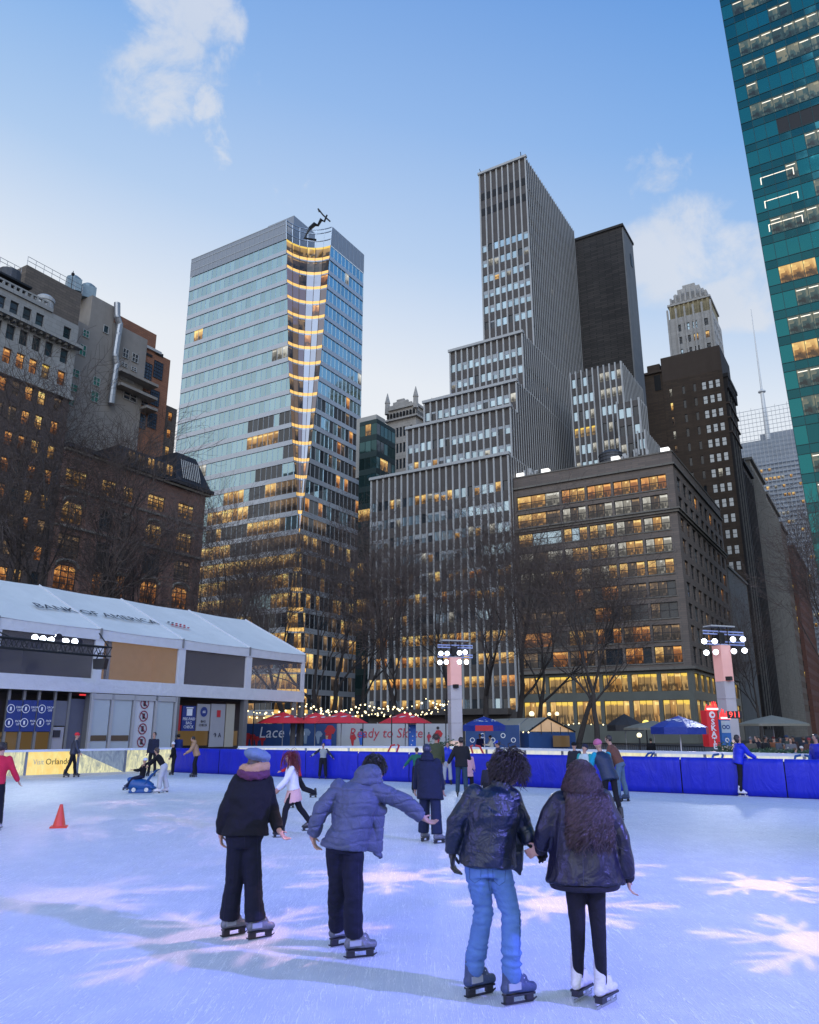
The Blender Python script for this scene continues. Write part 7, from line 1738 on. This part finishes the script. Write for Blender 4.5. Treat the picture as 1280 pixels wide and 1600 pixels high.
FC = figure('man in black leather jacket and blue jeans with shaggy dark hair holding hands', J, dict(face=True, gloves=C((.012, .012, .014), 'leather'), legs=(JEAN, .094, .070, .070, .92), folds=True, jacket=dict(mat=LEA, th=.040, hem=.03, flare=.03, arm=.068, cuff=.050, wr=.014, collar=True, seed=7,
    flap=[(P(776, 1318, Y + .02), P(818, 1290, Y + .12), P(813, 1370, Y + .10), .025), (P(760, 1330, Y), P(815, 1330, Y + .08), P(812, 1368, Y + .1), .025)]), hair=('bob', C((.022, .015, .016), 'hair')), strands=(1700, .14, .5, .020), skates='rental', toes=((.82, .57), (.90, .43))), near=True)
# woman in oversized leather jacket
k = .99; Y = 6.2
J = jo(dict(sh0=(876, 1254, .0), sh1=(938, 1252, .02), el0=(853, 1298, .02), wr0=(846, 1326, .08), el1=(967, 1311, .02), wr1=(981, 1369, .03), hip0=(897, 1366, .0), hip1=(929, 1366, .02), kn0=(903, 1447, .02), kn1=(935, 1449, .0), an0=(904, 1515), an1=(940, 1520)), Y, (.2, .97), k, (908, 1213, .04), (.1, .98, -.1), (0, 0, 1))
fix_ank(J, 0, 906, 1563, Y); fix_ank(J, 1, 943, 1574, Y); J['fd0'] = Vector((-.75, .25, -.35)); J['fd1'] = Vector((.10, .1, -1)); J['hs0'] = Vector((0, 0, 1)); J['nk'] = P(908, 1236, Y + .02)
LEA2 = cloth('worn_black_leather', (.006, .006, .020), .38, .35, .8, 6, spec=.42, fine=50)
FD = figure('woman in oversized black leather jacket and black tights with long wavy brown hair', J, dict(face=False, leggings=True, calf=True, legs=(C((.008, .008, .014)), .080, .056, .038, 1.0), lw=.002, jacket=dict(mat=LEA2, th=.070, hem=.08, flare=.055, arm=.085, cuff=.060, wr=.020, ws=(7, 7, 3.0), seed=9, w=1.05, band=C((.012, .012, .022))),
    hair=('long', C((.046, .027, .028), 'hair')), strands=(2600, .50, .18, .023), off=.045, skates='figure', toes=((.62, .78), (.66, .75))), near=True)

def seams(person, part, lines, mt, r=.0028, name='stitched_seams'):
    """thin piping laid on a garment's surface"""
    o = [c for c in person.children if c.name.split('.')[0] == part][0]; off = parent_loc(o.parent); mb = MB(); bpy.context.view_layer.update()
    for ln in lines:
        pts = []
        for (a, b_) in zip(ln[:-1], ln[1:]):
            n = max(2, int(math.hypot(b_[0] - a[0], b_[1] - a[1]) / 4))
            for i in range(n + (b_ is ln[-1])):
                t = i / n; d = ray(a[0] + (b_[0] - a[0]) * t, a[1] + (b_[1] - a[1]) * t).normalized(); ok, h, nn, _ = o.ray_cast(Vector((0, 0, CAMZ)) - off, d)
                if ok and (not pts or (h + off - pts[-1]).length < .08): pts.append(h + off + nn * r * .3)
        if len(pts) > 2: mb.tube(pts, r, mt, 5)
    if mb.v: mb.build(name, o)
LS = C((.022, .026, .045), 'nylon')
seams(FC, 'jacket', [[(737, 1254), (760, 1249), (790, 1250), (812, 1257)], [(771, 1249), (768, 1290), (765, 1330)], [(735, 1245), (732, 1275), (738, 1305)], [(806, 1250), (810, 1280), (806, 1305)], [(722, 1322), (750, 1331), (780, 1339), (808, 1346)]], LS)
seams(FC, 'trousers', [[(734, 1356), (752, 1358), (751, 1374), (742, 1380), (734, 1373), (734, 1356)], [(770, 1358), (790, 1360), (789, 1378), (780, 1384), (771, 1376), (770, 1358)], [(762, 1345), (763, 1375), (765, 1392)], [(728, 1349), (760, 1353), (796, 1356)], [(735, 1385), (738, 1440), (736, 1490)], [(808, 1385), (812, 1440), (811, 1495)]], C((.03, .06, .14), 'denim'), .002)
seams(FD, 'jacket', [[(882, 1262), (874, 1300), (870, 1340)], [(936, 1262), (946, 1300), (950, 1345)], [(909, 1290), (911, 1340), (912, 1384)], [(964, 1322), (980, 1330)]], C((.03, .03, .06), 'nylon'))
seams(FB, 'jacket', [[(527, 1235), (518, 1262), (516, 1290)], [(590, 1236), (598, 1256)], [(508, 1306), (540, 1312), (575, 1324)]], C((.05, .06, .11), 'nylon'), .003)
seams(FB, 'trousers', [[(560, 1350), (561, 1420), (560, 1475)], [(563, 1368), (569, 1369)]], C((.02, .022, .05)), .002)
seams(FA, 'trousers', [[(382, 1306), (383, 1330)], [(402, 1310), (404, 1380), (406, 1440)], [(358, 1310), (354, 1380), (349, 1440)]], C((.02, .02, .04)), .002)
# ---------------------------------------------------------------- the other skaters
def skater(label, x, y, ytop, look, vox=.02, adj=0, **kw):
    g = G(x, y); J = fk(1.75, **kw); top = (J['head'] + J['hdup'] * .12).z; zt = P(x, ytop, g.y).z; s = zt / top; kk = 1.75 * s
    J = place_fk(fk(kk, **kw), Vector((g.x, g.y, 0)) - Vector((0, 0, 0))); return figure(label, J, look, vox)
def K(rgb, kind='wool'): return C(rgb, kind)
DK = (C((.008, .008, .013)), .085, .068, .062, .96); SLIM = (C((.007, .007, .011)), .078, .058, .048, .97)
H = lambda c=(.015, .011, .010): C(c, 'hair')
skater('man in dark coat and bright red beanie walking beside the yellow board', 110, 1215, 1145, dict(legs=DK, jacket=dict(mat=K((.03, .035, .06), 'nylon'), hem=.06), hat=('beanie', K((.60, .03, .04))), skates='black'), yaw=20, lean=8, arms=((5, 6, 15), (15, 6, 20)), legs=((14, 2, 6), (-10, 2, 10)))
skater('man in dark navy clothes standing before the frosted panels', 236, 1213, 1144, dict(legs=DK, jacket=dict(mat=K((.015, .018, .04)), hem=.05, th=.02), hair=('short', H()), skates='black'), yaw=262, lean=0, arms=((4, 5, 8), (4, 5, 8)), legs=((2, 4, 2), (-2, 4, 2)))
skater('woman in black top and pale grey trousers pushing the blue skating aid', 253, 1240, 1168, dict(legs=(K((.42, .43, .46)), .095, .078, .080, .93), jacket=dict(mat=BLK, hem=-.02, th=.015, arm=.050), hair=('bob', H((.05, .03, .02))), skates='figure'), yaw=185, lean=34, arms=((48, 4, 12), (42, 4, 10)), legs=((12, 3, 10), (-4, 3, 12)), head=-10)
skater('person in black jacket and white beanie behind the woman pushing', 270, 1211, 1160, dict(legs=DK, jacket=dict(mat=BLK, hem=.05), hat=('beanie', K((.70, .70, .74))), pom=K((.7, .7, .74)), skates='black'), yaw=200, lean=10)
skater('person in tan jacket gliding bent forward past the blue pads', 305, 1214.5, 1151, dict(legs=DK, jacket=dict(mat=K((.34, .20, .11), 'nylon'), th=.05, hem=.08, arm=.075, hood=True), hair=('short', H()), skates='black'), yaw=200, lean=20, arms=((28, 8, 30), (22, 10, 30)), legs=((14, 3, 16), (4, 4, 12)))
skater('person in red jacket and black leggings cut off by the left edge', -16, 1300, 1160, dict(legs=DK, jacket=dict(mat=K((.50, .02, .05)), th=.03, hem=.06), hair=('short', H()), skates='figure'), yaw=100, lean=8, arms=((10, 10, 10), (5, 24, 14)))
skater('woman with long red hair in white fleece and pink skirt striding left', 456, 1307, 1176, dict(legs=SLIM, skirt=(K((.60, .36, .33)), .24, .24), jacket=dict(mat=K((.66, .66, .70)), th=.035, hem=-.02, arm=.065), hair=('long', H((.12, .012, .018))), strands=(220, .42, .8, .008), skates='black'), vox=.014, yaw=195, lean=10, arms=((28, 10, 20), (10, 12, 30)), legs=((24, 4, 14), (-24, 4, 14)))
skater('child in red jacket hidden behind the red haired woman with one arm out', 464, 1262, 1178, dict(legs=DK, jacket=dict(mat=K((.50, .015, .02)), th=.03, hem=.05), hair=('short', H()), skates='black'), yaw=185, lean=12, arms=((60, 6, 10), (5, 20, 20)), legs=((16, 4, 10), (-30, 4, 40)))
skater('child in dark clothes and pale vest with both arms held out', 504, 1217.5, 1161, dict(legs=DK, jacket=dict(mat=K((.30, .32, .30)), th=.02, hem=.0, sleeve=K((.02, .025, .05))), hair=('short', H()), skates='black'), yaw=270, lean=2, arms=((4, 42, 10), (4, 55, 4)), legs=((4, 5, 4), (-2, 5, 4)))
skater('child in green sweater reaching down left behind the navy coat', 652, 1240, 1168, dict(legs=DK, jacket=dict(mat=K((.02, .13, .09)), th=.02, hem=.03), hair=('short', H((.03, .015, .01))), skates='black'), yaw=95, lean=14, arms=((12, 38, 8), (10, 8, 12)))
skater('person in long navy coat and wide navy trousers seen from behind', 672, 1317, 1163, dict(legs=(K((.010, .016, .045)), .10, .095, .100, .99), jacket=dict(mat=K((.010, .014, .038)), th=.06, hem=.22, flare=.04, arm=.078, w=1.05, hood=True), hair=('short', H((.012, .014, .03))), skates='hockey', toes=(Vector((.6, .8, 0)), Vector((.8, .5, 0)))), vox=.014, yaw=75, lean=10, side=-6, arms=((6, 12, 14), (6, 10, 10)), legs=((12, 4, 8), (-6, 5, 6)))
skater('person in olive jacket with curly hair beyond the navy coat', 683, 1243, 1147, dict(legs=DK, jacket=dict(mat=K((.06, .07, .035)), th=.03, hem=.08), hair=('short', H((.04, .025, .02))), strands=(120, .08, 1, .012), skates='black'), yaw=100, lean=6)
skater('child in bright blue jacket and pale grey trousers by the barrier', 699, 1226, 1160, dict(legs=(K((.34, .36, .40)), .085, .070, .075, .92), jacket=dict(mat=K((.01, .03, .45), 'nylon'), th=.03, hem=.02, hood=True), hair=('short', H()), skates='black'), yaw=285, lean=8, arms=((20, 12, 20), (10, 10, 20)))
skater('man in black jacket and dark jeans leading a child in pink', 722, 1246, 1152, dict(legs=(K((.025, .05, .075), 'denim'), .088, .070, .062, .96), jacket=dict(mat=K((.014, .014, .018)), th=.05, hem=.10, arm=.075), hair=('short', H()), hat=('cap', K((.05, .04, .035))), skates='black'), yaw=85, lean=8, arms=((8, 28, 8), (18, 10, 60)), legs=((10, 3, 8), (-8, 3, 10)))
skater('child in pale pink coat half hidden by the man in black', 733, 1238, 1172, dict(legs=DK, skirt=(K((.62, .36, .40)), .34, .22), jacket=dict(mat=K((.60, .33, .38)), th=.03, hem=.20, flare=.04), hair=('bob', H()), skates='figure'), yaw=80, lean=4)
skater('person in royal blue cap looking left behind the leather jacketed man', 784, 1243, 1157, dict(legs=DK, jacket=dict(mat=K((.03, .03, .10)), th=.04, hem=.08, collar=True), hat=('cap', K((.02, .05, .40))), hair=('short', H()), skates='black'), yaw=175, lean=8)
skater('child with dark bobbed hair just left of the leather jacketed man', 765, 1272, 1190, dict(legs=DK, jacket=dict(mat=K((.02, .02, .035)), th=.03, hem=.06), hair=('bob', H((.02, .012, .012))), skates='black'), yaw=90, lean=5)
skater('person in black beanie and black jacket leftmost of the trio near the brown jacket', 903, 1247, 1160, dict(legs=DK, jacket=dict(mat=K((.02, .022, .03)), th=.04, hem=.08), hat=('beanie', BLK), skates='black'), yaw=100, lean=8)
skater('person in black cap and teal and white jacket looking down', 921, 1262, 1163, dict(legs=DK, jacket=dict(mat=K((.45, .55, .56)), th=.035, hem=.06, sleeve=K((.02, .28, .28))), hat=('beanie', K((.02, .02, .04))), hair=('short', H()), skates='black'), yaw=230, lean=12, head=-25)
skater('person in pink beanie and navy quilted vest over cyan sleeves', 957, 1287, 1156, dict(legs=SLIM, jacket=dict(mat=K((.008, .022, .06), 'nylon'), th=.05, hem=.10, sleeve=K((.01, .28, .40))), hat=('beanie', K((.45, .13, .24))), skates='black'), vox=.014, yaw=110, lean=18, side=-10, arms=((20, 14, 20), (10, 8, 40)), legs=((10, 2, 6), (-16, -4, 10)))
skater('man in brown sweater and faded blue jeans bending towards the trio', 973, 1253, 1149, dict(legs=(K((.085, .14, .22), 'denim'), .088, .074, .066, .86), jacket=dict(mat=K((.14, .062, .045)), th=.025, hem=.0, arm=.065), hair=('short', H((.02, .015, .012))), skates='rental'), vox=.014, yaw=150, lean=26, arms=((18, 5, 20), (2, 6, 8)), legs=((8, 4, 10), (-2, 4, 8)))
skater('skater in royal blue jacket and black trousers resting a hand on the pads at right', 1159, 1244, 1148, dict(legs=DK, jacket=dict(mat=K((.005, .02, .50), 'nylon'), th=.045, hem=.08, arm=.075), hair=('bob', H()), skates='figure', toes=(Vector((1, -.1, 0)), Vector((1, -.1, 0)))), yaw=5, lean=12, arms=((30, 6, 20), (38, 4, 20)), legs=((4, 3, 4), (-4, 3, 4)), head=-25)
# beyond the pads and on the plaza
def onlooker(label, x, Y, ytop, look, sit=False, vox=.026, **kw):
    c = P(x, 1150, Y); J = fk(1.75, skates=False, **kw); top = (J['head'] + J['hdup'] * .12).z; zt = P(x, ytop, Y).z
    s = 1.0 if not sit else 1.0; hgt = 1.75 * min(1.08, max(.55, zt / top)) if not sit else 1.68
    o = Vector((c.x, c.y, 0)); J = fk(hgt, skates=False, **kw); 
    if sit: o.z = zt - (J['head'] + J['hdup'] * .12).z
    J = place_fk(J, o); return figure(label, J, dict(look, shoes=BLK), vox, base=Vector((c.x, c.y, o.z)))
onlooker('steward in royal blue jacket and red cap just behind the padded barrier', 512, 40.5, 1146, dict(legs=DK, jacket=dict(mat=K((.005, .02, .42), 'nylon'), th=.04, hem=.06), hat=('cap', K((.35, .02, .03)))), yaw=250)
onlooker('visitor in cream coat reading under the blue starred umbrella', 768, 46, 1149, dict(legs=DK, jacket=dict(mat=K((.55, .55, .50)), th=.05, hem=.10), hair=('short', H())), yaw=185, arms=((30, 5, 70), (30, 5, 70)))
onlooker('dark figure standing under the blue starred umbrella', 751, 47, 1147, dict(legs=DK, jacket=dict(mat=K((.01, .015, .07)), th=.04, hem=.10), hair=('short', H())), yaw=240)
onlooker('person in royal blue at the right edge behind the padded barrier', 1277, 25.0, 1147, dict(legs=DK, jacket=dict(mat=K((.01, .02, .40), 'nylon'), th=.05, hem=.08), hair=('short', H())), yaw=200)
onlooker('figure in navy coat inside the shop front under the blue banners', 84, 38.4, 1147, dict(legs=DK, jacket=dict(mat=K((.012, .02, .09)), th=.05, hem=.10), hair=('short', H())), yaw=30)
onlooker('dark clothed figure at the far left of the shop front', 4, 35.5, 1150, dict(legs=DK, jacket=dict(mat=BLK, th=.05, hem=.08), hair=('short', H())), yaw=300)
onlooker('hooded dark figure second from left in the shop front', 27, 37.5, 1152, dict(legs=DK, jacket=dict(mat=K((.02, .02, .04)), th=.05, hem=.08, hood=True), hair=('short', H())), yaw=60)
onlooker('figure in blue jacket before the lit shelf behind the pads', 280, 43, 1147, dict(legs=DK, jacket=dict(mat=K((.012, .03, .16)), th=.05, hem=.08), hair=('short', H())), yaw=120)
onlooker('small visitor in black standing behind the metal fence near low white lamp', 1017, 40, 1153, dict(legs=DK, jacket=dict(mat=BLK, th=.05, hem=.08), hair=('short', H())), yaw=90)
crowd = [(1172, 35, 1152, (.10, .09, .07), 'beanie', (.10, .10, .12), 'olive coat and grey beanie, beside the light tower'), (1183, 38, 1150, (.02, .02, .03), None, None, 'long black coat left of the orange jacket'), (1193, 34.5, 1150, (.012, .012, .014), None, None, 'bulky black jacket in front of the planter wall'), (1203, 40, 1153, (.30, .10, .03), None, None, 'rust orange jacket in the crowd'),
         (1209, 38.5, 1151, (.20, .08, .04), 'cap', (.1, .02, .02), 'brown jacket and dark red cap beneath the tan umbrella'), (1217, 36.5, 1152, (.08, .09, .11), None, None, 'slate grey jacket in the crowd'), (1226, 38.5, 1149, (.05, .06, .05), 'beanie', (.03, .05, .10), 'dark green jacket and navy beanie'), (1234, 35.5, 1153, (.14, .14, .16), None, None, 'pale grey jacket, dark hair, mid crowd'),
         (1241, 39.5, 1150, (.05, .03, .03), None, None, 'maroon coat behind the grey jacket'), (1248, 33, 1166, (.18, .18, .19), 'beanie', (.60, .58, .56), 'white beanie, low among the crowd'), (1256, 37, 1151, (.02, .025, .04), None, None, 'dark navy parka near the right edge'), (1264, 35, 1153, (.09, .05, .04), 'beanie', (.25, .04, .05), 'brown coat and red beanie at the right edge'),
         (1271, 39, 1150, (.03, .03, .03), None, None, 'black coat at the far right behind the blue jacket'), (1238, 32.5, 1168, (.02, .10, .25), None, None, 'small child in mid blue by the far board'), (1223, 33.5, 1162, (.04, .04, .045), None, None, 'short person in charcoal, low in the crowd'), (1188, 42, 1152, (.25, .20, .14), None, None, 'beige coat at the back of the crowd')]
for i, (x, Y, yt, col, hat, hc, lb) in enumerate(crowd):
    r_ = onlooker('bystander in ' + lb, x, Y, yt, dict(legs=DK, jacket=dict(mat=K(col), th=.05, hem=.10, arm=.072), hair=None if hat else ('bob' if i % 3 == 0 else 'short', H(((.02, .014, .012), (.07, .04, .025), (.012, .01, .01))[i % 3])), hat=(hat, K(hc)) if hat else None, skin=((.42, .24, .17), (.50, .31, .23), (.24, .13, .09))[i % 3]), yaw=[250, 200, 300, 90, 230, 270, 320][i % 7], arms=((10, 6, 20), (20, 8, 70)) if i % 2 else ((8, 8, 10), (8, 8, 10)))
    r_['group'] = 'bystanders beyond the boards at right'

# ---------------------------------------------------------------- blue seal shaped skating aids
def seal_aid(mt, label, group=None):
    R_ = empty('skating_aid', (0, 0, 0), label, 'skating aid', group); m = PM(); X = Vector((1, 0, 0)); Yv = Vector((0, 1, 0))
    m.loft([(Vector((-.50, 0, .25)), Yv * .05, Zu * .10), (Vector((-.36, 0, .29)), Yv * .16, Zu * .20), (Vector((-.05, 0, .26)), Yv * .22, Zu * .24), (Vector((.25, 0, .24)), Yv * .18, Zu * .20), (Vector((.44, 0, .20)), Yv * .10, Zu * .10)], 18)
    m.ell(Vector((-.30, 0, .42)), X * .16, Yv * .13, Zu * .14); m.ell(Vector((-.40, 0, .46)), X * .12, Yv * .10, Zu * .09)
    m.ell(Vector((.42, 0, .17)), X * .14, Yv * .16, Zu * .05); m.box((0, 0, .06), (.80, .40, .10), None)
    remesh(m, 'body', mt, R_, .018, 2)
    m = MB()
    for s_ in (-1, 1): m.tube([(.12, .17 * s_, .30), (.34, .18 * s_, .62), (.50, .16 * s_, .78)], .028, mt, 8); m.tube([(.50, .16 * s_, .78), (.58, .05 * s_, .80)], .025, mt, 8)
    m.build('push_handle', R_); m = MB()
    for s_ in (-1, 1):
        for x in (-.22, .22): m.tube([(x, s_ * .205, .12), (x, s_ * .235, .12)], .075, M['blade'], 14)
    m.build('wheel_discs', R_); return R_
M['sealblue'] = cloth('blue_moulded_plastic', (.008, .075, .26), .4, .05, .05, 3, spec=.5); M['sealred'] = cloth('red_moulded_plastic', (.45, .02, .03), .4, .05, .05, 3, spec=.5)
sl = seal_aid(M['sealblue'], 'blue seal shaped skating aid carrying a seated child'); g = G(220, 1239); sl.location = (g.x, g.y, 0); sl.scale = (.86, .86, .86); sl.rotation_euler.z = RAD(8)
for x, Y, lb in ((699, 33.5, 'blue skating aid behind the pads by the middle light tower'), (990, 28.6, 'blue skating aid behind the pads right of the brown sweater'), (1098, 26.0, 'blue skating aid left behind the pads near the blue jacket'), (1243, 24.6, 'blue skating aid behind the pads at the far right')):
    o = copy_tree(sl); o['label'] = lb; o['group'] = 'skating aids behind the padded barrier'; place(o, x, Y, 0, 2 + x); o.scale = (1.2, 1.2, 1.42)
sr = seal_aid(M['sealred'], 'red skating aid showing above the pads below the word Skate', 'skating aids behind the padded barrier'); place(sr, 605, 36, 0, 1); sr.scale = (1.3, 1.3, 1.55)
o = copy_tree(sr); o['label'] = 'red skating aid showing above the pads left of the royal blue cap'; place(o, 755, 32, 0, 2); o.scale = (1.3, 1.3, 1.6)
# child seated on the aid
g = G(219, 1239); J = fk(1.15, yaw=180, lean=-6, skates=True, arms=((40, 5, 60), (40, 5, 60)), legs=((72, 6, 38), (76, 6, 30)))
o = Vector((g.x + .02, g.y, .50 - J['pel'].z)); J = place_fk(J, o)
figure('child in dark jacket and pale beanie sitting on the blue skating aid', J, dict(legs=(NVY, .065, .055, .050, .9), jacket=dict(mat=BLK, th=.03, hem=.02), hat=('beanie', K((.55, .60, .66))), skates='rental'), base=Vector((g.x, g.y, 0)))
# ================================================================ lamps on the rigs
def spot(name, loc, tgt, power, col, angle, blend=.6, size=.25, gobo=None):
    l = bpy.data.lights.new(name, 'SPOT'); l.energy = power; l.color = col; l.spot_size = RAD(angle); l.spot_blend = blend; l.shadow_soft_size = size
    o = bpy.data.objects.new(name, l); COL.objects.link(o); o.location = loc; o.rotation_euler = (Vector(tgt) - Vector(loc)).to_track_quat('-Z', 'Y').to_euler()
    if gobo:
        l.use_nodes = True; t = NT(l.node_tree); l.node_tree.nodes.clear()
        cell, seed, soft = gobo
        nv = t.n('ShaderNodeTexCoord').outputs['Normal']; sp = t.n('ShaderNodeSeparateXYZ'); t.set(sp.inputs[0], nv)
        x = t.m('DIVIDE', sp.outputs[0], t.m('ABSOLUTE', sp.outputs[2])); y = t.m('DIVIDE', sp.outputs[1], t.m('ABSOLUTE', sp.outputs[2]))
        x = t.m('ADD', t.m('DIVIDE', x, cell), seed); y = t.m('ADD', t.m('DIVIDE', y, cell), seed * .37)
        row = t.m('FLOOR', y); x = t.m('ADD', x, t.m('MULTIPLY', row, .5)); cx = t.m('SUBTRACT', t.m('FRACT', x), .5); cy = t.m('SUBTRACT', t.m('FRACT', y), .5)
        hid = t.m('ADD', t.m('MULTIPLY', t.m('FLOOR', x), 12.9), t.m('MULTIPLY', row, 78.2)); rn = t.m('FRACT', t.m('ABSOLUTE', t.m('MULTIPLY', t.m('SINE', hid), 437.5)))
        rad = t.m('SQRT', t.m('ADD', t.m('MULTIPLY', cx, cx), t.m('MULTIPLY', cy, cy))); ang = t.m('ADD', t.m('ARCTAN2', cy, cx), t.m('MULTIPLY', rn, 6.28))
        fold = t.m('ABSOLUTE', t.m('SUBTRACT', t.m('FLOORED_MODULO', ang, math.pi / 3), math.pi / 6))     # 0 on the arm axis .. pi/6
        al = t.m('MULTIPLY', rad, t.m('COSINE', fold)); ac = t.m('MULTIPLY', rad, t.m('SINE', fold))
        arm = t.sm(ac, .045, .045 - soft); arm = t.m('MULTIPLY', arm, t.sm(al, .47, .47 - soft))
        def branch(a0, ln): 
            u = t.m('SUBTRACT', al, a0); d = t.m('ABSOLUTE', t.m('SUBTRACT', t.m('MULTIPLY', u, .82), ac)); return t.m('MULTIPLY', t.m('MULTIPLY', t.sm(d, .04, .04 - soft), t.sm(ac, ln, ln - soft)), t.m('GREATER_THAN', u, -.02))
        core = t.sm(rad, .19, .19 - soft)
        f = t.m('MAXIMUM', t.m('MAXIMUM', arm, core), t.m('MAXIMUM', branch(.17, .13), branch(.30, .10)))
        f = t.m('MULTIPLY', f, t.m('GREATER_THAN', rn, .22)); em = t.n('ShaderNodeEmission', i_Strength=f); t.set(em.inputs['Color'], (1, 1, 1)); t.set(t.n('ShaderNodeOutputLight').inputs[0], em.outputs[0])
    return o
BLUE = (.20, .20, 1.0); PINK = (1.0, .55, .70); COOL = (.86, .92, 1.0)
# blue wash from a rig behind the camera on the right
spot('blue_wash', (13.5, .3, 8.5), (-.5, 7.0, 0), 20000, BLUE, 80, .9, .12)
spot('blue_wash', (-16, -4, 8.0), (-5, 6, 0), 8000, BLUE, 80, .9, .3)
spot('blue_wash', (14, 12, 7), (8, 26, .6), 2600, (.06, .10, 1.0), 80, .8, .3)
spot('blue_wash', (-6, 22, 7), (-8, 38, .6), 1300, (.06, .10, 1.0), 90, .8, .3)
# cool wash from the two towers and the tent truss
for L, T in ((P(711, 1025, 45), (0, 17, 0)), (P(1133, 1008, 39.4), (4, 14, 0)), (P(80, 1000, 36), (-3, 15, 0))): spot('cool_wash', L, T, 2000, COOL, 90, .8, .4)
# snowflake projections
spot('snowflake_projector', (6.5, 12.5, 11.5), (2.0, 7.0, 0), 7500, PINK, 66, .6, .03, (.215, 0.3, .055))
spot('snowflake_projector', (-12, 34, 7.2), (-3, 11.0, 0), 1800, PINK, 34, .3, .02, (.16, .37, .03))
spot('snowflake_projector', (15.5, 38, 6.2), (5.5, 18, 0), 3000, PINK, 50, .3, .02, (.24, .71, .03))
